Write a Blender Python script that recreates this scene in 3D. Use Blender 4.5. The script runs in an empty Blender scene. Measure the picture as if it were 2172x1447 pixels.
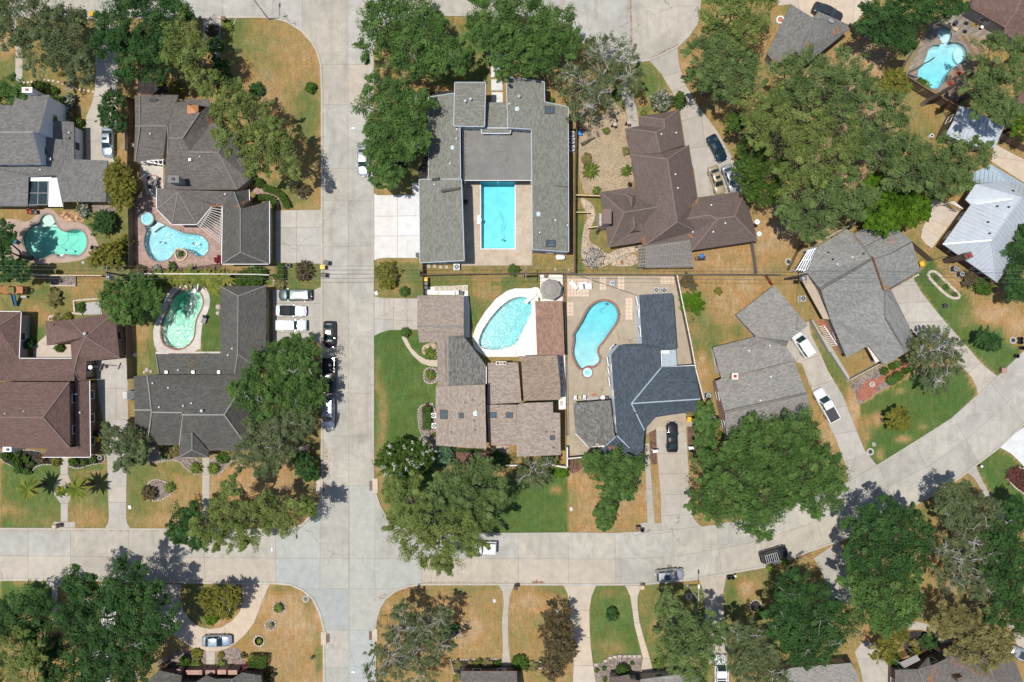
import bpy, math, random
import numpy as np
from mathutils import Vector
from mathutils.geometry import tessellate_polygon
random.seed(7); RNG = np.random.default_rng(11)
scene = bpy.context.scene
COL = scene.collection
# ------------------------------------------------------------------ camera, world, sun, exposure
CAM_H = 107.0            # drone height over the street, metres
K = 1.0 / 13.5           # metres on the ground per pixel of the aerial survey
cam = bpy.data.cameras.new('camera'); camo = bpy.data.objects.new('camera', cam); COL.objects.link(camo)
camo.location = (0,0, CAM_H); camo.rotation_euler = (0,0,0)
cam.sensor_fit = 'HORIZONTAL'; cam.angle = 2 * math.atan(1086 * K / CAM_H); cam.clip_start = 1; cam.clip_end = 3000
scene.camera = camo
SUN_EL = math.radians(75.0); SHADOW = Vector((1.0,0.06,0)).normalized()
w = bpy.data.worlds.new("World"); scene.world = w; w.use_nodes = True
nt = w.node_tree; bg = nt.nodes['Background']; sky = nt.nodes.new('ShaderNodeTexSky')
sky.sky_type = 'NISHITA'; sky.sun_disc = False; sky.sun_elevation = SUN_EL
sky.sun_rotation = math.atan2(-SHADOW.x, -SHADOW.y)
sky.air_density = 1.0; sky.dust_density = 1.0
nt.links.new(sky.outputs[0], bg.inputs[0]); bg.inputs[1].default_value = 0.095
sl = bpy.data.lights.new('sun', 'SUN'); sl.energy = 3.9; sl.angle = math.radians(0.53); sl.color = (1.0,0.955,0.89)
so = bpy.data.objects.new('sun', sl); COL.objects.link(so)
so.rotation_euler = Vector((SHADOW.x * math.cos(SUN_EL), SHADOW.y * math.cos(SUN_EL),-math.sin(SUN_EL))).to_track_quat('-Z', 'Y').to_euler()
vs = scene.view_settings; vs.view_transform = 'Standard'; vs.look = 'None'; vs.exposure = 0.30; vs.gamma = 1.0; vs.use_curve_mapping = False
scene.cycles.max_bounces = 6; scene.cycles.transparent_max_bounces = 10; scene.cycles.diffuse_bounces = 3
scene.cycles.caustics_reflective = False; scene.cycles.caustics_refractive = False

# ------------------------------------------------------------------ survey helpers: photo survey sheets -> metres
Q = 560 / 2172
SHEET = {0: (0,0,1.0)}
for i, y in enumerate((0,360,715,1074)):
    for j, x in enumerate((0,540,1080,1612)): SHEET[1 + i * 4 + j] = (x, y, Q)
def P(t, x, y):
    a, b, s = SHEET[t]; return (a + x * s, b + y * s)
def W(p, h=0.0):
    f = K * (CAM_H - h) / CAM_H
    return Vector(((p[0] - 1086) * f, (723.5 - p[1]) * f, h))
def G(t, pts, h=0.0):                      # ground outline in metres (2-D)
    return [tuple(W(P(t, *q[:2]), h)[:2]) for q in pts]
def area2(p): return 0.5 * sum(p[i - 1][0] * p[i][1] - p[i][0] * p[i - 1][1] for i in range(len(p)))
def ccw(p): return list(p) if area2(p) > 0 else list(reversed(p))
def inside(q, poly):
    x, y = q; r = False; n = len(poly)
    for i in range(n):
        x1, y1 = poly[i - 1]; x2, y2 = poly[i]
        if (y1 > y) != (y2 > y) and x < (x2 - x1) * (y - y1) / (y2 - y1) + x1: r = not r
    return r
def smooth(p, n=2):                        # corner cutting on a closed outline
    for _ in range(n):
        o = []
        for i in range(len(p)):
            a, b = p[i], p[(i + 1) % len(p)]
            o += [(a[0] * .75 + b[0] * .25, a[1] * .75 + b[1] * .25),(a[0] * .25 + b[0] * .75, a[1] * .25 + b[1] * .75)]
        p = o
    return p
def inset(p, d):                           # closed outline moved inwards by d
    p = ccw(p); n = len(p); out = []
    for i in range(n):
        a, b, c = Vector(p[i - 1]), Vector(p[i]), Vector(p[(i + 1) % n])
        e1, e2 = (b - a),(c - b)
        if e1.length < 1e-6 or e2.length < 1e-6: out.append(tuple(b)); continue
        n1 = Vector((-e1.y, e1.x)).normalized(); n2 = Vector((-e2.y, e2.x)).normalized()
        m = n1 + n2
        if m.length < .2: out.append(tuple(b + n1 * d)); continue
        m.normalize(); k = min(d / max(m.dot(n1), .35), abs(d) * 2.2) if d > 0 else max(d / max(m.dot(n1), .35),-abs(d) * 2.2)
        out.append(tuple(b + m * k))
    return out
def circle(c, r, n=20): return [(c[0] + r * math.cos(6.28318 * i / n), c[1] + r * math.sin(6.28318 * i / n)) for i in range(n)]

# ------------------------------------------------------------------ object helpers
ORG = {}
def props(o, label=None, cat=None, group=None, kind=None):
    if label: o['label'] = label
    if cat: o['category'] = cat
    if group: o['group'] = group
    if kind: o['kind'] = kind
    return o
def thing(name, loc, label, cat, group=None, rot=0.0):
    o = bpy.data.objects.new(name, None); COL.objects.link(o); o.location = loc; o.rotation_euler = (0,0, rot)
    o.empty_display_size = .3; ORG[o.name] = Vector(loc) if rot == 0 else Vector((0,0,0))
    return props(o, label, cat, group)
def mesh(name, verts, faces, mats, parent=None, smooth=False, uv=None, midx=None, world=True):
    """one mesh object; with a parent and world=True the vertices are given in world metres"""
    if parent is not None and world:
        r = parent
        while r.parent is not None: r = r.parent
        og = ORG.get(r.name, Vector((0,0,0))); verts = [(v[0] - og.x, v[1] - og.y, v[2] - og.z) for v in verts]
    me = bpy.data.meshes.new(name); me.from_pydata([tuple(v) for v in verts],[], faces)
    for m in (mats if isinstance(mats, (list, tuple)) else [mats]): me.materials.append(m)
    if smooth: me.polygons.foreach_set('use_smooth', [True] * len(me.polygons))
    if midx: me.polygons.foreach_set('material_index', midx)
    if uv: 
        l = me.uv_layers.new(name='UVMap'); l.data.foreach_set('uv', [c for f in uv for q in f for c in q])
    me.update()
    o = bpy.data.objects.new(name, me); COL.objects.link(o)
    if parent is not None: o.parent = parent
    return o
def share(src, parent, loc=(0,0,0), rot=(0,0,0), scale=(1,1,1)):
    o = bpy.data.objects.new(src.name.split('.')[0], src.data); COL.objects.link(o)
    o.parent = parent; o.location = loc; o.rotation_euler = rot; o.scale = scale; return o
class MB:
    def __init__(s): s.v = []; s.f = []; s.m = []
    def add(s, v, f, mi=0):
        n = len(s.v); s.v += [tuple(q) for q in v]; s.f += [tuple(n + i for i in q) for q in f]; s.m += [mi] * len(f)
    def box(s, c, d, rz=0.0, mi=0, taper=1.0):
        x, y, z = d[0] / 2, d[1] / 2, d[2] / 2; ca, sa = math.cos(rz), math.sin(rz); v = []
        for k, t in ((-z, 1.0),(z, taper)):
            for a, b in ((-x, -y),(x, -y),(x, y),(-x, y)):
                a, b = a * t, b * t; v.append((c[0] + a * ca - b * sa, c[1] + a * sa + b * ca, c[2] + k))
        s.add(v, [(3,2,1,0),(4,5,6,7),(0,1,5,4),(1,2,6,5),(2,3,7,6),(3,0,4,7)], mi)
    def bar(s, a, b, wd, ht, mi=0):                    # beam from a to b, vertical section wd x ht
        a, b = Vector(a), Vector(b); d = (b - a)
        if d.length < 1e-5: return
        d.normalize(); u = Vector((0,0,1)) if abs(d.z) < .95 else Vector((1,0,0))
        r = d.cross(u).normalized() * wd / 2; t = r.cross(d).normalized() * ht / 2
        v = [a - r - t, a + r - t, a + r + t, a - r + t, b - r - t, b + r - t, b + r + t, b - r + t]
        s.add(v, [(0,3,2,1)[::-1],(4,7,6,5),(0,1,5,4),(1,2,6,5),(2,3,7,6),(3,0,4,7)], mi)
    def tube(s, pts, rad, n=8, mi=0, cap=True):
        pts = [Vector(p) for p in pts]; rings = []
        for i, p in enumerate(pts):
            d = (pts[min(i + 1, len(pts) - 1)] - pts[max(i - 1,0)]).normalized()
            u = Vector((0,0,1)) if abs(d.z) < .9 else Vector((1,0,0))
            a = d.cross(u).normalized(); b = d.cross(a).normalized(); r = rad[i] if isinstance(rad, (list, tuple)) else rad
            rings.append([p + (a * math.cos(6.28318 * k / n) + b * math.sin(6.28318 * k / n)) * r for k in range(n)])
        v = [q for r in rings for q in r]; f = []
        for i in range(len(pts) - 1):
            for k in range(n): f.append((i * n + k, i * n + (k + 1) % n, (i + 1) * n + (k + 1) % n, (i + 1) * n + k))
        if cap: f += [tuple(range(n)), tuple(range(len(v) - n, len(v)))[::-1]]
        s.add(v, f, mi)
    def disc(s, c, r0, r1, z0, z1, n=16, mi=0):        # cone frustum with caps
        v = [(c[0] + r0 * math.cos(6.28318 * k / n), c[1] + r0 * math.sin(6.28318 * k / n), z0) for k in range(n)]
        v += [(c[0] + r1 * math.cos(6.28318 * k / n), c[1] + r1 * math.sin(6.28318 * k / n), z1) for k in range(n)]
        s.add(v, [(k, (k + 1) % n, n + (k + 1) % n, n + k) for k in range(n)] + [tuple(range(n, 2 * n)), tuple(range(n))[::-1]], mi)
    def ring(s, c, ri, ro, z0, z1, n=24, mi=0):
        v = []
        for r, z in ((ri, z0),(ro, z0),(ro, z1),(ri, z1)):
            v += [(c[0] + r * math.cos(6.28318 * k / n), c[1] + r * math.sin(6.28318 * k / n), z) for k in range(n)]
        f = []
        for a, b in ((0,1),(1,2),(2,3),(3,0)):
            f += [(a * n + k, a * n + (k + 1) % n, b * n + (k + 1) % n, b * n + k) for k in range(n)]
        s.add(v, f, mi)
    def prism(s, poly, z0, z1, holes=(), mi=0, bottom=False, sides=True):
        poly = ccw(poly); hs = [list(reversed(ccw(h))) for h in holes]; loops = [poly] + hs
        flat = [q for l in loops for q in l]; n = len(flat)
        tris = tessellate_polygon([[Vector((q[0], q[1],0)) for q in l] for l in loops])
        v = [(q[0], q[1], z1) for q in flat] + [(q[0], q[1], z0) for q in flat]; f = []
        for t in tris:
            a, b, c = [flat[i] for i in t]
            t = tuple(t) if (b[0] - a[0]) * (c[1] - a[1]) - (b[1] - a[1]) * (c[0] - a[0]) > 0 else tuple(t)[::-1]
            f.append(t)
            if bottom: f.append(tuple(i + n for i in t)[::-1])
        o = 0
        if sides:
            for l in loops:
                m = len(l)
                for i in range(m): j = (i + 1) % m; f.append((o + i, n + o + i, n + o + j, o + j))
                o += m
        s.add(v, f, mi)
    def out(s, name, mats, parent=None, smooth=False, world=True):
        return mesh(name, s.v, s.f, mats, parent, smooth, midx=s.m if any(s.m) else None, world=world)
def sheet(name, poly, z, mat, holes=(), kind='structure', parent=None):
    m = MB(); m.prism(poly, z - .03, z, holes, sides=True); o = m.out(name, mat, parent)
    if kind: o['kind'] = kind
    return o
# ------------------------------------------------------------------ materials
class NT:
    def __init__(s, name):
        s.m = bpy.data.materials.new(name); s.m.use_nodes = True; s.t = s.m.node_tree; s.b = s.t.nodes['Principled BSDF']
        s.out = s.t.nodes['Material Output']
    def n(s, typ, **kw):
        x = s.t.nodes.new('ShaderNode' + typ)
        for k, v in kw.items():
            if k.startswith('i_'):
                key = k[2:].replace('_', ' ')
                x.inputs[int(key) if key.isdigit() else key].default_value = v
            else: setattr(x, k, v)
        return x
    def l(s, a, b): s.t.links.new(a, b)
    def coord(s, scale=1.0, typ='pos'):
        if typ == 'pos': c = s.n('NewGeometry').outputs['Position']
        elif typ == 'obj': c = s.n('TexCoord').outputs['Object']
        else: c = s.n('TexCoord').outputs['UV']
        if scale == 1.0: return c
        m = s.n('Mapping'); m.inputs['Scale'].default_value = scale if isinstance(scale, tuple) else (scale,) * 3
        s.l(c, m.inputs[0]); return m.outputs[0]
    def noise(s, co, sc, det=4, rough=.6, dist=0.0):
        x = s.n('TexNoise'); x.inputs['Scale'].default_value = sc; x.inputs['Detail'].default_value = det
        x.inputs['Roughness'].default_value = rough; x.inputs['Distortion'].default_value = dist; s.l(co, x.inputs['Vector']); return x.outputs[0]
    def ramp(s, f, stops):
        x = s.n('ValToRGB'); e = x.color_ramp.elements
        while len(e) > 1: e.remove(e[-1])
        e[0].position, e[0].color = stops[0][0],(*stops[0][1],1) if len(stops[0][1]) == 3 else stops[0][1]
        for p, c in stops[1:]: k = e.new(p); k.color = (*c, 1)
        s.l(f, x.inputs[0]); return x.outputs[0]
    def mix(s, f, a, b, typ='MIX'):
        x = s.n('MixRGB', blend_type=typ)
        for i, v in ((0, f),(1, a),(2, b)):
            if hasattr(v, 'is_linked') or hasattr(v, 'links'): s.l(v, x.inputs[i])
            elif i == 0: x.inputs[0].default_value = v
            else: x.inputs[i].default_value = (*v, 1)
        return x.outputs[0]
    def math(s, op, a, b=0.0, clamp=False):
        x = s.n('Math', operation=op, use_clamp=clamp)
        for i, v in ((0, a),(1, b)):
            if hasattr(v, 'links'): s.l(v, x.inputs[i])
            else: x.inputs[i].default_value = v
        return x.outputs[0]
    def bump(s, h, st=.3, d=.02):
        x = s.n('Bump'); x.inputs['Strength'].default_value = st; x.inputs['Distance'].default_value = d
        s.l(h, x.inputs['Height']); s.l(x.outputs[0], s.b.inputs['Normal'])
    def col(s, c): s.l(c, s.b.inputs['Base Color'])
    def fin(s, rough=.85, metal=0.0, spec=.3):
        s.b.inputs['Roughness'].default_value = rough; s.b.inputs['Metallic'].default_value = metal
        s.b.inputs['Specular IOR Level'].default_value = spec; return s.m
def g3(v): return (v, v, v)
def mul(c, k): return tuple(x * k for x in c)
def plain(name, c, rough=.6, metal=0.0, spec=.4, var=.12, sc=3.0, typ='pos'):
    m = NT(name); f = m.noise(m.coord(typ=typ), sc, 5)
    m.col(m.ramp(f, [(.25, mul(c, 1 - var)),(.75, mul(c, 1 + var))])); return m.fin(rough, metal, spec)
def concrete(name, c, stain=.25, warm=.5, dirt=(.20,.16,.115)):
    m = NT(name); co = m.coord()
    oi = m.n('ObjectInfo').outputs['Random']
    per = m.ramp(oi, [(0, mul(c, .90)),(.35,(c[0] * 1.0, c[1] * 1.01, c[2] * 1.03)),(.7,(c[0] * 1.03, c[1] * .98, c[2] * .92)),(1, mul(c, 1.07))])
    big = m.noise(co, .16,6,.62,1.2); mid = m.noise(co, .9,5,.65); fine = m.noise(co, 6.0,4,.7); 
    st = m.noise(m.coord((.9,.12,1)),1.0,5,.65,.6)
    a = m.mix(m.ramp(big, [(.40, g3(0)),(.68, g3(stain * 1.5))]), per, mul(c, .62))
    a = m.mix(m.ramp(st, [(.5, g3(0)),(.8, g3(stain))]), a, dirt)
    a = m.mix(.55, a, m.ramp(mid, [(.3, g3(.80)),(.72, g3(1.16))]), 'MULTIPLY')
    a = m.mix(.6, a, m.ramp(fine, [(.3, g3(.86)),(.7, g3(1.12))]), 'MULTIPLY')
    wv = m.n('TexNoise'); wv.inputs['Scale'].default_value = .5; m.l(co, wv.inputs['Vector'])
    wz = m.n('TexNoise'); wz.inputs['Scale'].default_value = 2.2; m.l(co, wz.inputs['Vector']); dco = m.n('VectorMath', operation='MULTIPLY_ADD'); m.l(wv.outputs[1], dco.inputs[0]); dco.inputs[1].default_value = (2.6,2.6,0); m.l(co, dco.inputs[2]); dd = m.n('VectorMath', operation='MULTIPLY_ADD'); m.l(wz.outputs[1], dd.inputs[0]); dd.inputs[1].default_value = (.35,.35,0); m.l(dco.outputs[0], dd.inputs[2]); dco = dd.outputs[0]
    v = m.n('TexVoronoi', feature='DISTANCE_TO_EDGE'); v.inputs['Scale'].default_value = .10; m.l(dco, v.inputs['Vector'])
    v2 = m.n('TexNoise'); v2.inputs['Scale'].default_value = .09; m.l(co, v2.inputs['Vector'])
    crk = m.math('MULTIPLY', m.ramp(v.outputs[0],[(0, g3(1)),(.0014, g3(.6)),(.0034, g3(0))]), m.ramp(v2.outputs[0],[(.50, g3(0)),(.60, g3(.8))]))
    a = m.mix(crk, a, (.10,.085,.06)); m.col(a)
    m.bump(fine, .25,.01); return m.fin(.9,0,.2)
def shingle(name, c, c2=None, streak=.35, contrast=1.0):
    c2 = c2 or mul(c, .55); m = NT(name); uv = m.coord(typ='uv')
    b = m.n('TexBrick'); b.offset = .5; b.inputs['Scale'].default_value = 1.0; b.inputs['Mortar Size'].default_value = .012
    b.inputs['Brick Width'].default_value = .46; b.inputs['Row Height'].default_value = .205; b.inputs['Bias'].default_value = -.1
    b.inputs['Color1'].default_value = (*mul(c, 1 + .20 * contrast),1); b.inputs['Color2'].default_value = (*mul(c, 1 - .22 * contrast),1)
    b.inputs['Mortar'].default_value = (*mul(c, .45),1); m.l(uv, b.inputs['Vector'])
    fine = m.noise(uv, 3.6,5,.8); big = m.noise(uv, .22,5,.6,.8)
    st = m.noise(m.coord((.5,.10,1), 'uv'), .8,4,.55)
    a = m.mix(.8, b.outputs[0], m.ramp(fine, [(.32, g3(.74)),(.68, g3(1.28))]), 'MULTIPLY')
    a = m.mix(m.ramp(big, [(.40, g3(0)),(.72, g3(.26))]), a, c2)
    a = m.mix(m.ramp(st, [(.45, g3(0)),(.75, g3(streak * .22))]), a, mul(c2,.8))
    m.col(a); m.bump(b.outputs[1],-.35,.02); return m.fin(.92,0,.15)
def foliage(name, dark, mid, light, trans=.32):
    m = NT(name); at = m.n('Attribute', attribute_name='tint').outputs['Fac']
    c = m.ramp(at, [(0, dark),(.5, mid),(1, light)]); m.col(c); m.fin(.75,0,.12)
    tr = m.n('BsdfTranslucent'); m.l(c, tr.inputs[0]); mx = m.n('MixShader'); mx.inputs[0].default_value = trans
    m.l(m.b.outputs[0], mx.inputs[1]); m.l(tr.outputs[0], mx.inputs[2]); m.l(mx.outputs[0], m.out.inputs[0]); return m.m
def ground_mat():
    m = NT('lawn'); co = m.coord(); g = m.n('Attribute', attribute_name='green').outputs['Fac']; ba = m.n('Attribute', attribute_name='bare').outputs['Fac']
    big = m.noise(co, .13,6,.65,.8); mid = m.noise(co, .75,6,.7,.4); fine = m.noise(co, 4.5,5,.8); strk = m.noise(m.coord((1.2,.25,1)),2.0,4,.65)
    v = m.math('ADD', g, m.math('MULTIPLY', m.math('SUBTRACT', big, .5), .75))
    v = m.math('ADD', v, m.math('MULTIPLY', m.math('SUBTRACT', mid, .5), .85))
    v = m.math('ADD', v, m.math('MULTIPLY', m.math('SUBTRACT', fine, .5), .62), True)
    c = m.ramp(v, [(0,(.35,.24,.130)),(.18,(.285,.182,.078)),(.38,(.215,.165,.062)),(.56,(.140,.142,.048)),(.78,(.085,.125,.034)),(1,(.060,.105,.026))])
    bv = m.math('ADD', ba, m.math('MULTIPLY', m.math('SUBTRACT', mid, .5), .9), True)
    bare = m.ramp(m.noise(co, 2.2,6,.75),[(.3,(.20,.135,.085)),(.55,(.31,.225,.15)),(.75,(.40,.32,.24))])
    c = m.mix(m.ramp(bv, [(.35, g3(0)),(.7, g3(1))]), c, bare)
    c = m.mix(.75, c, m.ramp(fine, [(.36, g3(.50)),(.64, g3(1.5))]), 'MULTIPLY')
    c = m.mix(.6, c, m.ramp(strk, [(.3, g3(.72)),(.7, g3(1.28))]), 'MULTIPLY')
    hue = m.noise(co, .42,5,.7,.6); c = m.mix(.85, c, m.ramp(hue, [(.32,(1.08,.90,.72)),(.5,(1,1,1)),(.68,(.92,1.06,1.12))]), 'MULTIPLY')
    m.col(c); m.bump(fine, .6,.06); return m.fin(.95,0,.1)
def gravel(name, c, sc=7.0, contrast=.6):
    m = NT(name); co = m.coord(); v = m.n('TexVoronoi'); v.inputs['Scale'].default_value = sc; m.l(co, v.inputs['Vector'])
    n1 = m.noise(co, .5,5,.65); a = m.ramp(v.outputs['Color'],[(.2, mul(c, 1 - contrast * .6)),(.8, mul(c, 1 + contrast * .6))])
    a = m.mix(.6, a, m.ramp(n1,[(.3, g3(.72)),(.7, g3(1.25))]), 'MULTIPLY'); m.col(a); m.bump(v.outputs[0], .6,.04); return m.fin(.95,0,.15)
def brickpave(name, c, bw=.4, bh=.2, mortar=.02):
    m = NT(name); co = m.coord(); b = m.n('TexBrick'); b.inputs['Scale'].default_value = 1; b.inputs['Brick Width'].default_value = bw; b.inputs['Row Height'].default_value = bh
    b.inputs['Mortar Size'].default_value = mortar; b.inputs['Color1'].default_value = (*mul(c, 1.15),1); b.inputs['Color2'].default_value = (*mul(c, .8),1)
    b.inputs['Mortar'].default_value = (*mul(c, .6),1); m.l(co, b.inputs['Vector'])
    n1 = m.noise(co, .6,6,.65); a = m.mix(.7, b.outputs[0], m.ramp(n1,[(.3, g3(.74)),(.7, g3(1.22))]), 'MULTIPLY'); m.col(a); m.bump(b.outputs[1],-.3,.01); return m.fin(.88,0,.25)
def stamped(name, c):
    m = NT(name); co = m.coord(); v = m.n('TexVoronoi', feature='DISTANCE_TO_EDGE'); v.inputs['Scale'].default_value = 1.6; m.l(co, v.inputs['Vector'])
    n1 = m.noise(co, .45,6,.65); n2 = m.noise(co, 5,4,.7)
    a = m.ramp(n1,[(.3, mul(c, .78)),(.5, c),(.72, mul(c, 1.22))]); a = m.mix(m.ramp(v.outputs[0],[(0, g3(.45)),(.05, g3(0))]), a, mul(c, .6))
    a = m.mix(.5, a, m.ramp(n2,[(.3, g3(.8)),(.7, g3(1.2))]), 'MULTIPLY'); m.col(a); return m.fin(.85,0,.25)
def planks(name, c, wd=.15, ang=0.0):
    m = NT(name); mp = m.n('Mapping'); mp.inputs['Rotation'].default_value = (0,0, ang); m.l(m.coord(), mp.inputs[0])
    b = m.n('TexBrick'); b.inputs['Scale'].default_value = 1; b.inputs['Brick Width'].default_value = 2.6; b.inputs['Row Height'].default_value = wd
    b.inputs['Mortar Size'].default_value = .012; b.inputs['Color1'].default_value = (*mul(c, 1.3),1); b.inputs['Color2'].default_value = (*mul(c, .65),1); b.inputs['Mortar'].default_value = (*mul(c, .35),1)
    m.l(mp.outputs[0], b.inputs['Vector']); n1 = m.noise(mp.outputs[0], .5,5,.65)
    a = m.mix(.7, b.outputs[0], m.ramp(n1,[(.3, g3(.7)),(.7, g3(1.3))]), 'MULTIPLY'); m.col(a); m.bump(b.outputs[1],-.4,.01); return m.fin(.85,0,.2)
def water_mat(name, absorb, dens=.5, rip=3.2, st=.35):
    dist = .07 if st < .3 else .11; rgh = .09 if st < .3 else .11
    m = NT(name); t = m.t; t.nodes.remove(m.b); co = m.coord()
    n1 = m.noise(co, rip, 3,.55,.7); n2 = m.noise(co, rip * .35,2,.5)
    b = m.n('Bump'); b.inputs['Strength'].default_value = st; b.inputs['Distance'].default_value = dist
    h = m.math('ADD', n1, m.math('MULTIPLY', n2,.8)); m.l(h, b.inputs['Height'])
    gl = m.n('BsdfGlossy'); gl.inputs['Roughness'].default_value = rgh; m.l(b.outputs[0], gl.inputs['Normal'])
    tr = m.n('BsdfTransparent'); fr = m.n('Fresnel'); fr.inputs[0].default_value = 1.33; m.l(b.outputs[0], fr.inputs['Normal'])
    mx = m.n('MixShader'); m.l(fr.outputs[0], mx.inputs[0]); m.l(tr.outputs[0], mx.inputs[1]); m.l(gl.outputs[0], mx.inputs[2]); m.l(mx.outputs[0], m.out.inputs['Surface'])
    va = m.n('VolumeAbsorption'); va.inputs[0].default_value = (*absorb, 1); va.inputs[1].default_value = dens; m.l(va.outputs[0], m.out.inputs['Volume']); return m.m
def plaster_mat(name, c, caust=.22):
    m = NT(name); co = m.coord(); wv = m.n('TexNoise'); wv.inputs['Scale'].default_value = 1.2; m.l(co, wv.inputs['Vector'])
    n1 = m.noise(co, .8,4,.6); n2 = m.noise(co, 9,3,.6)
    a = m.mix(.5, m.ramp(n1,[(.3, mul(c, .88)),(.7, mul(c, 1.1))]), m.ramp(n2,[(.3, g3(.86)),(.7, g3(1.12))]), 'MULTIPLY'); m.col(a); return m.fin(.8,0,.2)
def paint(name, c, metal=.35):
    m = NT(name); f = m.noise(m.coord(typ='obj'),2.5,5,.6); m.col(m.ramp(f, [(.3, mul(c, .88)),(.7, mul(c, 1.1))])); m.fin(.28, metal, .5)
    m.b.inputs['Coat Weight'].default_value = .7; m.b.inputs['Coat Roughness'].default_value = .06; return m.m
def glass(name='tinted_glass', c=(.015,.03,.033)):
    m = NT(name); m.col(m.ramp(m.noise(m.coord(),3,3),[(.3, mul(c, .7)),(.7, mul(c, 1.5))])); m.fin(.07,0,.8); return m.m

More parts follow.
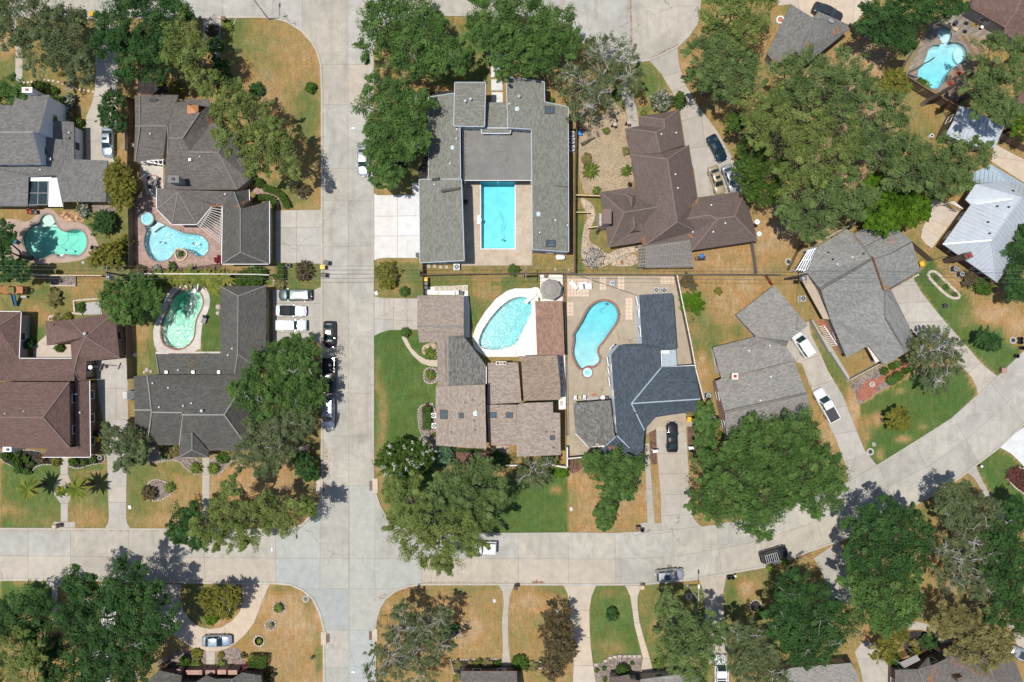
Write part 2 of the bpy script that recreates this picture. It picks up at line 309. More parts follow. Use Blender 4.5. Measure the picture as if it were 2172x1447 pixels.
M = dict(
 lawn=ground_mat(),
 road=concrete('road_concrete', (.392,.377,.332), .42), roadblue=concrete('new_road_concrete', (.355,.370,.345), .14), roadpink=concrete('pinkish_concrete', (.40,.365,.31), .2),
 drive=concrete('driveway_concrete', (.40,.375,.33), .26), drivewhite=concrete('white_concrete', (.56,.56,.545), .07), drivetan=concrete('tan_concrete', (.47,.40,.32), .12), walk=concrete('walk_concrete', (.38,.35,.30), .18),
 joint=plain('joint_filler', (.19,.155,.115), .95), kerb=concrete('kerb_concrete', (.42,.395,.34), .2),
 decktan=stamped('stamped_tan_deck', (.42,.345,.265)), deckpink=brickpave('pink_brick_deck', (.36,.245,.20), .42,.22), deckconc=concrete('aggregate_deck', (.40,.335,.25), .30), deckwhite=concrete('white_deck', (.66,.655,.63), .05), deckstone=stamped('pale_stone_deck', (.48,.44,.39)), deckpinkconc=concrete('pink_concrete_deck', (.36,.27,.22), .3),
 copebrick=brickpave('red_brick_coping', (.29,.15,.11), .25,.25), copegrey=concrete('grey_coping', (.24,.20,.18), .2), copewhite=plain('white_coping', (.62,.58,.55), .7),
 mulch=gravel('black_mulch', (.040,.034,.032),5), mulchbrown=gravel('brown_mulch', (.13,.075,.055),5), mulchgrey=gravel('grey_mulch', (.21,.17,.145),5), rock=gravel('tan_river_rock', (.315,.245,.16),8,.4), palewood=plain('pale_weathered_wood', (.40,.38,.34), .8), tangravel=gravel('tan_gravel', (.38,.30,.22),6), redrock=gravel('red_rock', (.33,.2,.11),2.2,1.0),
 paver=plain('sandstone_paver', (.55,.43,.33), .85, var=.15), stone=plain('field_stone', (.42,.36,.29), .9, var=.3), brick=brickpave('red_brick', (.24,.115,.085), .22,.075,.01), brickpink=brickpave('pink_brick', (.42,.26,.21), .3,.1,.01), brickbrown=brickpave('brown_brick', (.16,.105,.08), .22,.08,.01), redtile=brickpave('red_tile', (.33,.13,.085), .3,.3),
 rg=shingle('grey_shingles', (.165,.160,.150)), rgd=shingle('grey_brown_shingles', (.135,.122,.110),(.075,.07,.065)), rgl=shingle('mid_grey_shingles', (.215,.214,.200),(.16,.16,.15), .15), rdark=shingle('dark_weathered_shingles', (.098,.095,.084),(.05,.048,.045), .5), rmod=shingle('olive_grey_shingles', (.185,.186,.158),(.13,.125,.11), .1), rbrown=shingle('brown_shingles', (.130,.098,.085),(.10,.076,.066), .2,.6), rmaroon=shingle('maroon_brown_shingles', (.145,.092,.078),(.105,.068,.06), .25,.8), rtan=shingle('tan_shingles', (.290,.238,.198),(.22,.18,.15), .12), rtan2=shingle('warm_tan_shingles', (.255,.195,.145),(.19,.13,.09), .12), rred=shingle('redwood_shingles', (.265,.165,.122),(.20,.125,.095), .15,1.1), rnavy=shingle('slate_blue_shingles', (.062,.078,.094),(.047,.06,.074), .1,1.2), rspeck=shingle('speckled_grey_shingles', (.15,.145,.13),(.12,.11,.1), .05,1.8), rlight=shingle('light_grey_shingles', (.235,.222,.20),(.17,.16,.145), .2), flatroof=plain('flat_grey_membrane', (.172,.165,.150), .8, var=.16, sc=.5), 
 seamgrey=plain('roof_seam', (.40,.43,.46), .45,.2), metalroof=plain('galvanised_roof', (.46,.50,.535), .45,.3, var=.10, sc=1.2), metalblue=plain('blue_grey_metal', (.34,.42,.47), .5,.2),
 capgrey=plain('grey_ridge', (.175,.168,.155), .9), caplight=plain('pale_ridge', (.25,.24,.22), .9), capbrown=plain('brown_ridge', (.175,.125,.108), .9), capblue=plain('blue_ridge', (.27,.33,.38), .6), capnone=plain('dark_ridge', (.13,.125,.115), .9),
 spafloor=plain('spa_plaster', (.42,.60,.64), .7), white=plain('white_paint', (.74,.74,.72), .55, var=.05), offwhite=plain('cream_paint', (.60,.56,.49), .6, var=.07), woodbrown=plain('stained_board', (.20,.11,.06), .8), trimblue=plain('pale_blue_trim', (.42,.48,.52), .6), bluegrey=plain('blue_grey_siding', (.30,.36,.39), .6), tanwall=plain('tan_siding', (.36,.29,.22), .7), greywall=plain('grey_siding', (.33,.32,.30), .7), palewall=plain('pale_blue_siding', (.66,.72,.77), .6, var=.05), brownfascia=plain('brown_trim', (.16,.09,.065), .7), darktrim=plain('dark_trim', (.06,.055,.05), .7), redtrim=plain('red_trim', (.26,.07,.045), .7),
 glass=glass(), skyglass=glass('skylight_glass', (.06,.085,.10)), pane=glass('window_pane', (.04,.055,.065)), black=plain('black_plastic', (.018,.018,.020), .45), rubber=plain('tyre_rubber', (.02,.02,.02), .85), chrome=plain('bright_metal', (.55,.56,.58), .25,.9), darkmetal=plain('dark_metal', (.07,.07,.07), .5,.6), galv=plain('grey_metal', (.36,.38,.40), .45,.6), alum=plain('pale_metal', (.50,.52,.54), .45,.3), yellow=plain('yellow_plastic', (.80,.42,.012), .45), grill=plain('fan_grille', (.16,.17,.17), .6,.3), copper=plain('copper', (.58,.27,.13), .5,.4), dome=plain('frosted_dome', (.48,.62,.70), .25), red=plain('red_lens', (.35,.02,.015), .3), amber=plain('headlamp', (.62,.64,.66), .15), blue=plain('blue_plastic', (.03,.22,.60), .45), bluetarp=plain('blue_slide', (.03,.13,.22), .4), lime=plain('lime_vinyl', (.30,.62,.06), .4), pink=plain('pink_vinyl', (.72,.45,.42), .4), orange=plain('orange_cedar', (.42,.17,.06), .7, var=.25), terracotta=plain('terracotta', (.36,.14,.08), .8),
 wood=plain('brown_fence_wood', (.16,.115,.08), .9, var=.35, sc=5), woodgrey=plain('weathered_grey_wood', (.21,.195,.18), .9, var=.3, sc=5), woodlight=plain('pale_new_wood', (.52,.40,.24), .8, var=.2), wooddark=plain('dark_pole_wood', (.085,.066,.052), .95, var=.3), taupe=plain('taupe_canvas', (.25,.235,.205), .85, var=.06), 
 deckG=planks('weathered_deck_boards', (.24,.205,.165), .16,-.55), deckH=planks('brown_deck_boards', (.25,.17,.115), .16,.9), bark=plain('bark', (.10,.08,.062), .95, var=.35, sc=6), barkpale=plain('pale_bark', (.34,.32,.29), .9, var=.25, sc=6), wire=plain('cable', (.10,.10,.10), .6),
)
LEAF = dict(
 oak=foliage('oak_leaves', (.040,.085,.022),(.089,.168,.041),(.173,.260,.071)),
 dark=foliage('dark_leaves', (.019,.050,.015),(.045,.107,.029),(.093,.170,.048)),
 greyoak=foliage('grey_green_leaves', (.065,.090,.038),(.119,.155,.065),(.215,.247,.115)),
 pine=foliage('pine_needles', (.073,.106,.025),(.159,.208,.055),(.265,.313,.093)),
 pinegreen=foliage('green_pine_needles', (.056,.096,.029),(.120,.181,.057),(.206,.269,.094)),
 yellow=foliage('yellow_green_leaves', (.100,.096,.034),(.227,.204,.076),(.362,.319,.135)),
 bright=foliage('bright_green_leaves', (.030,.081,.005),(.081,.169,.011),(.155,.257,.024)),
 bush=foliage('bush_leaves', (.024,.059,.010),(.067,.130,.021),(.134,.197,.039)),
 olive=foliage('olive_leaves', (.084,.087,.016),(.180,.180,.031),(.302,.285,.055)),
 bronze=foliage('bronze_leaves', (.064,.048,.024),(.132,.106,.053),(.209,.161,.077)),
 silver=foliage('silver_twigs', (.06,.062,.045),(.115,.115,.085),(.20,.20,.16)),
 flower=foliage('white_blossom', (.05,.075,.03),(.13,.16,.09),(.62,.60,.52)),
 rose=foliage('pink_blossom', (.03,.04,.015),(.08,.06,.03),(.42,.06,.12)),
 redleaf=foliage('red_leaves', (.12,.012,.02),(.26,.03,.045),(.38,.07,.08)),
 agave=foliage('agave_leaves', (.055,.11,.055),(.10,.18,.10),(.16,.25,.15)),
 frond=foliage('palm_fronds', (.038,.078,.013),(.095,.151,.024),(.258,.261,.046)),
)
# ------------------------------------------------------------------ pools' outlines first: the ground is left open under them
def pts(t, s): return [(float(a), float(b)) for a, b in s]
POOLS = {}
def pool_outline(key, t, p, sm=2): POOLS[key] = smooth(ccw(G(t, p)), sm) if sm else ccw(G(t, p))
pool_outline('A', 5,[(440,400),(462,455),(500,505),(545,512),(590,495),(650,492),(700,525),(718,590),(700,660),(655,702),(600,710),(558,692),(528,690),(520,716),(478,716),(462,690),(420,697),(370,727),(310,730),(250,708),(208,650),(196,580),(215,510),(262,460),(325,440),(338,395),(375,366),(425,374)])
pool_outline('B', 5,[(1275,420),(1340,448),(1420,490),(1520,525),(1600,530),(1672,548),(1712,600),(1718,655),(1685,705),(1630,717),(1588,695),(1560,668),(1505,645),(1450,655),(1420,702),(1380,742),(1320,757),(1255,742),(1212,690),(1188,620),(1190,555),(1215,490),(1160,440),(1152,395),(1185,352),(1235,352),(1270,380)])
pool_outline('C', 5,[(1540,985),(1600,980),(1655,1025),(1672,1085),(1655,1150),(1620,1205),(1602,1270),(1602,1345),(1580,1410),(1530,1455),(1465,1478),(1400,1462),(1345,1425),(1325,1350),(1337,1270),(1375,1180),(1408,1100),(1440,1035),(1485,998)])
pool_outline('D', 6,[(1862,97),(2140,97),(2141,648),(1866,649)],0)
pool_outline('E', 0,[(1100,629),(1118,631),(1128,643),(1128,662),(1119,682),(1108,702),(1099,724),(1086,736),(1060,742),(1036,742),(1018,737),(1014,724),(1022,702),(1038,677),(1060,651),(1080,636)])
pool_outline('F', 11,[(765,-300),(830,-292),(880,-255),(902,-195),(890,-125),(845,-65),(808,-15),(780,30),(735,75),(722,125),(748,180),(732,215),(690,245),(645,232),(598,266),(562,232),(530,165),(526,100),(540,20),(532,-20),(560,-60),(600,-128),(640,-215),(695,-275)])
pool_outline('G', 4,[(1487,372),(1495,340),(1462,315),(1453,275),(1475,240),(1518,230),(1562,245),(1582,288),(1566,330),(1545,352),(1560,362),(1600,346),(1660,365),(1700,412),(1700,470),(1655,522),(1590,552),(1545,605),(1520,665),(1488,712),(1430,735),(1362,712),(1305,662),(1293,600),(1320,545),(1368,480),(1382,405),(1425,370)])

# ------------------------------------------------------------------ the ground: one sheet with each lawn's own greenness
GREEN = [  # (sheet, outline or ellipse, greenness, softness)  -- watered and dry lawns
 ('e', 0,(1086,723,3000,3000), .30), 
 ('p', 0,[(470,35),(682,35),(682,445),(470,445)], .22),('e', 0,(490,70,40,50), .62),('e', 0,(560,130,35,60), .45),('e', 0,(650,240,30,60), .62),('e', 0,(600,410,70,30), .5),('e', 0,(510,250,60,60), .35),
 ('p', 0,[(0,60),(200,60),(200,250),(0,250)], .42),('e', 0,(20,150,40,40), .66),('e', 0,(15,90,25,30), .12),('e', 0,(175,215,25,30), .2),
 ('p', 0,[(250,150),(292,150),(292,205),(250,205)], .35), 
 ('p', 0,[(160,440),(272,440),(272,580),(160,580)], .6),('p', 0,[(0,540),(272,555),(272,582),(0,582)], .55),
 ('p', 0,[(0,585),(270,585),(270,700),(0,700)], .50),('e', 0,(110,620,40,18), .75),('e', 0,(75,710,20,30), .78),('e', 0,(180,610,60,25), .2),('e', 0,(90,665,30,25), .3),
 ('p', 0,[(275,600),(345,600),(345,800),(275,800)], .6),('p', 0,[(425,610),(472,610),(472,745),(425,745)], .85),('e', 0,(300,700,20,30), .2),
 ('p', 0,[(272,583),(575,583),(575,606),(272,606)], .75),('p', 0,[(582,560),(685,560),(685,620),(582,620)], .6),('p', 0,[(560,735),(685,735),(685,1120),(440,1120),(440,975),(560,975)], .26),('e', 0,(655,990,25,80), .42),('e', 0,(500,1010,60,40), .12),
 ('p', 0,[(0,985),(128,985),(128,1122),(0,1122)], .70),('e', 0,(20,1085,30,15), .35),('e', 0,(70,1110,60,18), .62),('p', 0,[(143,985),(230,985),(230,1122),(143,1122)], .52),('e', 0,(205,990,16,10), .1),('e', 0,(185,1100,40,20), .3),('p', 0,[(145,975),(222,975),(222,1000),(145,1000)], .75),
 ('p', 0,[(270,975),(430,975),(430,1124),(270,1124)], .42),('e', 0,(295,1020,25,70), .66),('e', 0,(380,1050,40,40), .22),('e', 0,(350,1105,60,15), .12),('e', 0,(400,990,30,15), .55),
 ('p', 0,[(0,1230),(115,1230),(115,1300),(0,1300)], .84),('e', 0,(45,1238,20,5), .4),('p', 0,[(385,1238),(520,1238),(520,1340),(385,1340)], .5),('e', 0,(470,1320,20,15), .15),
 ('p', 0,[(540,1240),(688,1240),(688,1450),(430,1450),(430,1380)], .16),('e', 0,(600,1250,25,10), .5),('e', 0,(655,1280,12,30), .5),('e', 0,(675,1390,8,40), .55),('e', 0,(600,1330,50,40), .08),
 ('p', 0,[(797,1240),(1068,1240),(1068,1450),(797,1450)], .24),('e', 0,(990,1340,50,30), .10),('e', 0,(1000,1250,60,8), .45),('p', 0,[(1078,1240),(1210,1240),(1210,1405),(1078,1405)], .28),('e', 0,(1110,1280,50,25), .14),('e', 0,(1085,1380,20,30), .42),('e', 0,(1180,1250,30,10), .5),
 ('p', 0,[(1250,1240),(1362,1240),(1362,1410),(1250,1410)], .74),('e', 0,(1300,1375,35,15), .5),('e', 0,(1300,1258,30,8), .55),('p', 0,[(1350,1240),(1500,1240),(1500,1450),(1350,1450)], .55),('e', 0,(1395,1335,15,15), .1),
 ('p', 0,[(1535,1205),(1680,1205),(1680,1400),(1535,1400)], .48),('e', 0,(1585,1250,22,18), .06),('e', 0,(1550,1270,12,30), .7),
 ('p', 0,[(792,700),(930,700),(930,1120),(792,1120)], .90),('e', 0,(812,880,10,60), .42),('e', 0,(803,1000,12,60), .2),('e', 0,(800,800,8,40), .5),('e', 0,(815,1060,14,30), .3),
 ('p', 0,[(930,1010),(1203,1010),(1203,1132),(930,1132)], .90),('e', 0,(1180,1040,12,8), .35),('p', 0,[(1203,1000),(1372,1000),(1372,1132),(1203,1132)], .18),('e', 0,(1215,1080,10,40), .4),('p', 0,[(1380,985),(1402,985),(1402,1112),(1380,1112)], .2),('p', 0,[(1462,985),(1530,985),(1530,1100),(1462,1100)], .1),
 ('p', 0,[(795,555),(892,555),(892,634),(795,634)], .56),('e', 0,(820,560,25,8), .3),('e', 0,(850,615,20,10), .3),('p', 0,[(797,330),(895,330),(895,415),(797,415)], .5),('e', 0,(825,400,20,12), .22),('e', 0,(880,320,12,40), .62),
 ('p', 0,[(905,30),(1035,30),(1035,180),(905,180)], .62),('e', 0,(970,50,20,20), .4),('p', 0,[(890,576),(1220,576),(1220,545),(890,545)], .42),
 ('p', 0,[(890,583),(1150,583),(1150,700),(890,700)], .56),('p', 0,[(1000,588),(1060,588),(1060,640),(1000,640)], .32),('p', 0,[(1040,600),(1075,600),(1075,606),(1040,606)], .7),('e', 0,(1010,660,20,30), .66),
 ('p', 0,[(1208,240),(1340,240),(1340,578),(1208,578)], .32),('p', 0,[(1222,440),(1240,440),(1240,578),(1222,578)], .7),('e', 0,(1270,480,20,50), .5),('e', 0,(1320,560,30,12), .45), 
 ('p', 0,[(1300,140),(1415,130),(1415,235),(1300,235)], .55),('e', 0,(1375,185,20,40), .74),('e', 0,(1360,215,20,10), .18),('p', 0,[(1440,60),(1500,60),(1500,180),(1440,180)], .2),
 ('p', 0,[(1470,400),(1720,400),(1720,580),(1470,580)], .14),('e', 0,(1640,560,40,20), .25),('p', 0,[(1437,583),(1690,583),(1690,800),(1437,800)], .22),('e', 0,(1500,720,30,50), .62),('e', 0,(1490,790,10,60), .15),('e', 0,(1560,640,50,40), .12),('e', 0,(1480,660,20,40), .5),('e', 0,(1570,700,20,15), .5),
 ('p', 12,[(420,-30),(480,-60),(760,380),(860,930),(960,1060),(780,760),(640,420),(500,120)], .55),('e', 12,(760,620,60,200), .08),('e', 12,(560,200,30,120), .6),('e', 12,(560,850,60,260), .10),
 ('p', 12,[(815,560),(1260,320),(1640,230),(1790,470),(1580,670),(1300,850),(960,1060),(870,920)], .90),('e', 12,(970,680,40,60), .15),('e', 12,(1180,840,70,30), .16),('e', 12,(870,760,50,120), .30),('e', 12,(990,960,30,60), .2),('e', 12,(1340,740,40,25), .4),('e', 12,(1150,440,60,30), .45),
 ('p', 8,[(1260,880),(1420,750),(1700,1060),(2060,1310),(2150,1500),(1960,1700),(1690,1440),(1480,1200)], .90),('e', 8,(1900,1180,160,110), .10),('e', 8,(1600,900,90,90), .12),('e', 8,(2100,1300,80,120), .12),('e', 8,(1500,800,50,40), .3),('e', 8,(1680,1250,60,50), .55),
 ('p', 12,[(1780,1060),(1960,905),(2172,1070),(2200,1500),(2000,1447)], .82),('p', 12,[(2140,750),(2200,700),(2200,820)], .8),
 ('p', 16,[(1220,20),(1500,0),(1800,320),(1830,420),(1500,480),(1300,150)], .38),('e', 16,(1420,200,70,60), .08),('e', 16,(1740,360,60,50), .6),
 ('e', 0,(1850,130,60,60), .12),('e', 0,(1960,290,25,60), .45),('e', 0,(1930,460,30,40), .3),
]
BARE = [('e', 0,(1760,300,190,190), .55),('e', 0,(1700,480,80,20), .55),('e', 0,(1850,110,50,50), .5),('e', 0,(560,180,40,50), .45),('e', 0,(640,170,30,40), .35),('e', 0,(600,1000,90,60), .42),('e', 0,(600,1390,50,50), .4),('e', 0,(1585,1250,16,12), .5),('e', 0,(990,1345,30,25), .5),('e', 0,(540,385,40,20), .5),('e', 0,(1770,910,16,50), .35),('e', 0,(2040,1250,70,70), .4),('e', 0,(1360,1150,12,10), .4),('e', 0,(150,185,25,12), .5),('e', 0,(440,1010,40,30), .35),('e', 0,(1250,260,60,30), .55),('e', 0,(1860,880,14,20), .4),('e', 0,(450,1390,60,30), .5),('e', 0,(1370,440,100,100), .3)]
def build_ground():
    xs = [-900,-400,-200,-130,-100] + list(np.arange(-88,88.01,.5)) + [100,130,200,400,900]
    ys = [-900,-400,-200,-120,-80] + list(np.arange(-62,62.01,.5)) + [80,120,200,400,900]
    X, Y = np.meshgrid(np.array(xs, float), np.array(ys, float)); nx, ny = len(xs), len(ys)
    def field(spec, base):
        F = np.full(X.shape, base, float)
        for kind, t, d, v in spec:
            if kind == 'e':
                cx, cy = W(P(t, d[0], d[1]))[:2]; s = K * SHEET[t][2]; rx, ry = d[2] * s, d[3] * s
                wgt = np.clip(1.25 * np.exp(-.8 * (((X - cx) / rx) ** 2 + ((Y - cy) / ry) ** 2) ** 1.2),0,1) if d[2] < 2000 else np.ones(X.shape)
            else:
                poly = G(t, d); r = np.zeros(X.shape, bool)
                for i in range(len(poly)):
                    x1, y1 = poly[i - 1]; x2, y2 = poly[i]
                    if y1 == y2: continue
                    r ^= ((y1 > Y) != (y2 > Y)) & (X < (x2 - x1) * (Y - y1) / (y2 - y1) + x1)
                wgt = r.astype(float)
            F = F * (1 - wgt) + v * wgt
        return F
    g, b = field(GREEN, .3), field(BARE, 0.0)
    hole = np.zeros(X.shape, bool)
    for poly in POOLS.values():
        for i in range(len(poly)):
            x1, y1 = poly[i - 1]; x2, y2 = poly[i]
            if y1 != y2: hole ^= ((y1 > Y) != (y2 > Y)) & (X < (x2 - x1) * (Y - y1) / (y2 - y1) + x1)
    idx = np.arange(nx * ny).reshape(ny, nx); q = np.stack([idx[:-1, :-1], idx[:-1,1:], idx[1:, 1:], idx[1:, :-1]],-1).reshape(-1,4)
    hq = hole[:-1, :-1] | hole[:-1,1:] | hole[1:, 1:] | hole[1:, :-1]; q = q[~hq.reshape(-1)]
    V = np.stack([X, Y, np.zeros(X.shape)],-1).reshape(-1,3)
    me = bpy.data.meshes.new('ground'); me.vertices.add(len(V)); me.vertices.foreach_set('co', V.ravel())
    me.loops.add(q.size); me.loops.foreach_set('vertex_index', q.ravel()); me.polygons.add(len(q)); me.polygons.foreach_set('loop_start', np.arange(0, q.size, 4))
    for nm, F in (('green', g),('bare', b)): me.attributes.new(nm, 'FLOAT', 'POINT').data.foreach_set('value', F.ravel())
    me.materials.append(M['lawn']); me.update(calc_edges=True); me.validate()
    o = bpy.data.objects.new('ground', me); COL.objects.link(o); o['kind'] = 'structure'; return o
build_ground()

# ------------------------------------------------------------------ paving: a joint-coloured bed with one slab object per panel
def clip(poly, p, n):                       # keep the side where (q-p).n >= 0
    out = []
    for i in range(len(poly)):
        a, b = poly[i - 1], poly[i]; da = (a[0] - p[0]) * n[0] + (a[1] - p[1]) * n[1]; db = (b[0] - p[0]) * n[0] + (b[1] - p[1]) * n[1]
        if (da >= 0) != (db >= 0):
            t = da / (da - db); out.append((a[0] + (b[0] - a[0]) * t, a[1] + (b[1] - a[1]) * t))
        if db >= 0: out.append(b)
    o = []
    for q in out:
        if not o or math.hypot(q[0] - o[-1][0], q[1] - o[-1][1]) > .01: o.append(q)
    return o
def cut_pieces(pieces, a, b):
    d = Vector((b[0] - a[0], b[1] - a[1])); L = d.length; d /= L; n = (-d.y, d.x); res = []
    for pc in pieces:
        c = (sum(q[0] for q in pc) / len(pc), sum(q[1] for q in pc) / len(pc))
        s = clip(pc, a, n); r = clip(pc, a, (-n[0],-n[1]))
        ok = len(s) > 2 and len(r) > 2 and abs(area2(s)) > .35 and abs(area2(r)) > .35
        if ok:    # the cut inside this piece has to lie on the segment
            ts = []
            for i in range(len(pc)):
                u, v = pc[i - 1], pc[i]; du = (u[0] - a[0]) * n[0] + (u[1] - a[1]) * n[1]; dv = (v[0] - a[0]) * n[0] + (v[1] - a[1]) * n[1]
                if (du >= 0) != (dv >= 0):
                    t = du / (du - dv); x = (u[0] + (v[0] - u[0]) * t - a[0]) * d.x + (u[1] + (v[1] - u[1]) * t - a[1]) * d.y; ts.append(x)
            mid = .5 * (min(ts) + max(ts)) if ts else -9
            ok = ts and -.05 * L < mid < 1.05 * L
        res += [s, r] if ok else [pc]
    return res
def paving(name, poly, cuts=(), z=.03, mat='drive', gap=.035, piece='slab', mats=None, joint='joint', holes=()):
    poly = ccw(poly); base = sheet(name, poly, z - .018, M[joint], holes)
    if holes: 
        mm = MB(); mm.prism(inset(poly, .02), z - .03, z, [inset(h, -.02) for h in holes]); mm.out(piece, M[mat], base); return base
    pieces = [poly]
    for a, b in cuts: pieces = cut_pieces(pieces, a, b)
    for pc in pieces:
        q = inset(pc, gap) if len(pieces) > 1 else inset(pc, .01)
        m = MB(); m.prism(q, z - .03, z)
        if mats:
            c = (sum(v[0] for v in pc) / len(pc), sum(v[1] for v in pc) / len(pc)); mk = mats(c)
        else: mk = mat
        m.out(piece, M[mk], base)
    return base
def strip(name, line, wd, z0, z1, mat, parent=None, closed=False, kind='structure'):
    m = MB(); n = len(line); L = [Vector(q) for q in line]; A = []; B = []
    for i in range(n):
        a = L[i - 1] if (i or closed) else L[i]; c = L[(i + 1) % n] if (i < n - 1 or closed) else L[i]
        d = (c - a); d = d.normalized() if d.length > 1e-6 else Vector((1,0)); s = Vector((-d.y, d.x)) * wd / 2; A.append(L[i] + s); B.append(L[i] - s)
    v = [(q.x, q.y, z1) for q in A] + [(q.x, q.y, z1) for q in B] + [(q.x, q.y, z0) for q in A] + [(q.x, q.y, z0) for q in B]; f = []
    for i in range(n if closed else n - 1):
        j = (i + 1) % n; f += [(n + i, n + j, j, i),(i, j, 2 * n + j, 2 * n + i),(n + j, n + i, 3 * n + i, 3 * n + j)]
    if not closed: f += [(0,2 * n, 3 * n, n),(n - 1,2 * n - 1,4 * n - 1,3 * n - 1)]
    m.add(v, f); o = m.out(name, mat, parent)
    if kind and parent is None: o['kind'] = kind
    return o
g0 = lambda *p: G(0, p)
KERB_NW = g0((-80,39),(165,39),(560,37),(585,40),(610,47),(640,66),(662,90),(675,115),(681,140),(683,200),(683,1045),(677,1072),(661,1093),(640,1113),(600,1123),(500,1123),(-80,1121))
KERB_SW = g0((-80,1229),(190,1230),(490,1237),(585,1237),(617,1240),(643,1252),(664,1270),(679,1301),(687,1334),(688,1520))
KERB_SE = g0((796,1520),(796,1334),(798,1314),(806,1288),(818,1269),(839,1253),(865,1243),(896,1239),(1080,1239),(1260,1240),(1364,1239),(1402,1235),(1467,1229),(1531,1218),(1621,1202),(1676,1185),(1715,1169),(1780,1147),(1850,1115),(1929,1076),(1981,1048),(2037,1011),(2076,981),(2117,950),(2172,898),(2260,815))
KERB_NE = g0((2260,660),(2161,756),(2117,799),(2073,839),(2019,888),(1947,934),(1860,988),(1798,1024),(1720,1058),(1650,1083),(1570,1105),(1500,1117),(1441,1124),(1364,1129),(1299,1132),(1209,1131),(1080,1132),(920,1131),(870,1127),(831,1113),(818,1095),(806,1074),(798,1050),(792,1017),(791,110),(800,70),(825,45),(870,35),(947,33),(1150,35),(1200,50),(1232,82),(1255,112),(1295,130),(1340,134),(1376,128),(1405,116),(1438,99),(1462,75),(1477,52),(1482,26),(1490,-60))
ROAD = KERB_NW[:1] and (g0((-80,-70)) + KERB_NW + KERB_SW + KERB_SE + KERB_NE)
def s0(x1, y1, x2, y2): a, b = G(0,[(x1, y1),(x2, y2)]); return (a, b)
RC = [s0(640,52,840,52), s0(660,137,800,137), s0(640,1116,840,1116), s0(585,1100,585,1260), s0(894,1100,894,1260), s0(670,1249,812,1249), s0(670,1030,810,1030)]
RC += [s0(738,52,740,1116), s0(741,1116,740,1520), s0(-80,1178,585,1184), s0(585,1184,894,1185), s0(795,1050,795,1249), s0(679,1116,679,1249)]
RC += [s0(675, y, 800, y + d) for y, d in ((222,2),(357,1),(425,0),(524,-3),(600,-1),(713,0),(833,2),(925,0))]
RC += [s0(x, 1110, x + d, 1240) for x, d in ((60,0),(150,0),(273,1),(433,2),(1099,1),(1205,1),(1304,2))]
RC += [s0(1425,1110,1432,1240), s0(1519,1100,1531,1230), s0(1603,1080,1622,1215), s0(1712,1040,1752,1170), s0(1863,985,1906,1090), s0(2019,880,2078,985), s0(2099,810,2174,900), s0(1770,1030,1810,1140), s0(1940,935,1990,1050)]
RC += [s0(894,1185,1304,1186), s0(1304,1186,1428,1181), s0(1428,1181,1525,1164), s0(1525,1164,1612,1147), s0(1612,1147,1735,1105), s0(1735,1105,1790,1080), s0(1790,1080,1885,1032), s0(1885,1032,1965,990), s0(1965,990,2050,932), s0(2050,932,2137,852), s0(2137,852,2260,740)]
RC += [s0(473,-70,473,40), s0(579,-70,579,42), s0(642,-70,642,70), s0(340,-70,340,40), s0(734,-70,734,52), s0(1338,-70,1338,140), s0(1000,-70,1000,40), s0(60,-70,60,40), s0(200,-70,200,40), s0(870,-70,870,40), s0(688,1336,796,1337), s0(688,1417,740,1417), s0(1120,-70,1120,40)]
def road_mat(c):
    x, y = c[0] / K + 1086,723.5 - c[1] / K
    if (585 < x < 894 and 1116 < y < 1340) or (738 < x < 820 and 1030 < y < 1130) or (740 < x < 800 and y > 1330): return 'roadblue'
    if 738 < x < 800 and 137 < y < 222: return 'roadpink'
    if y > 1178 and x < 585 or (x > 894 and y > 1184 and x < 1310): return 'roadpink'
    return 'road'
road = paving('road', ROAD, RC, .03, 'road', .019, 'slab', road_mat)
for line in (KERB_NW, KERB_SW, KERB_SE, KERB_NE):
    m = [Vector(q) for q in line]; dense = []
    strip('kerb', [tuple(q) for q in m], .30,0,.13, M['kerb'])

def drv(name, t, poly, cuts=(), mat='drive', z=.036, gap=.024, smo=0, holes=()):
    p = G(t, poly); p = smooth(ccw(p), smo) if smo else p
    return paving(name, p, [tuple(G(t, [(c[0], c[1]),(c[2], c[3])])) for c in cuts], z, mat, gap, holes=[G(t, h) for h in holes])
drv('driveway', 0,[(204,41),(250,41),(250,200),(247,345),(183,345),(183,248),(196,215),(202,185)],[(200,130,255,130),(190,205,255,205),(180,255,255,255),(180,300,250,300)])
drv('driveway', 6,[(175,335),(552,330),(552,775),(175,765)],[(345,320,345,780),(170,474,560,478),(170,620,560,622)])
drv('driveway', 6,[(150,985),(490,988),(520,975),(556,962),(558,1455),(540,1430),(480,1410),(400,1405),(300,1440),(150,1500)],[(318,960,318,1510),(140,1100,560,1100),(140,1215,560,1215),(140,1340,560,1340)])
drv('driveway', 6,[(976,185),(1000,205),(1030,210),(1295,206),(1295,110),(1362,108),(1364,728),(1080,726),(1020,732),(978,748)],[(1176,180,1176,760),(970,384,1370,380),(970,547,1370,543),(1180,208,1370,208)], 'drivewhite')
drv('driveway', 6,[(974,1040),(1060,1056),(1345,1060),(1342,1316),(1110,1320),(1040,1340),(978,1372)],[(1066,1030,1064,1350),(1148,1030,1140,1340),(970,1225,1250,1242),(1252,1050,1258,1325)], 'drive')
drv('driveway', 0,[(204,764),(268,759),(271,803),(272,895),(269,973),(268,1095),(270,1110),(279,1123),(221,1123),(229,1110),(231,1100),(227,973),(219,895),(207,828)],[(195,823,280,824),(195,889,280,890),(215,962,280,962),(220,1031,280,1031),(220,1065,280,1066),(247,824,247,890)])
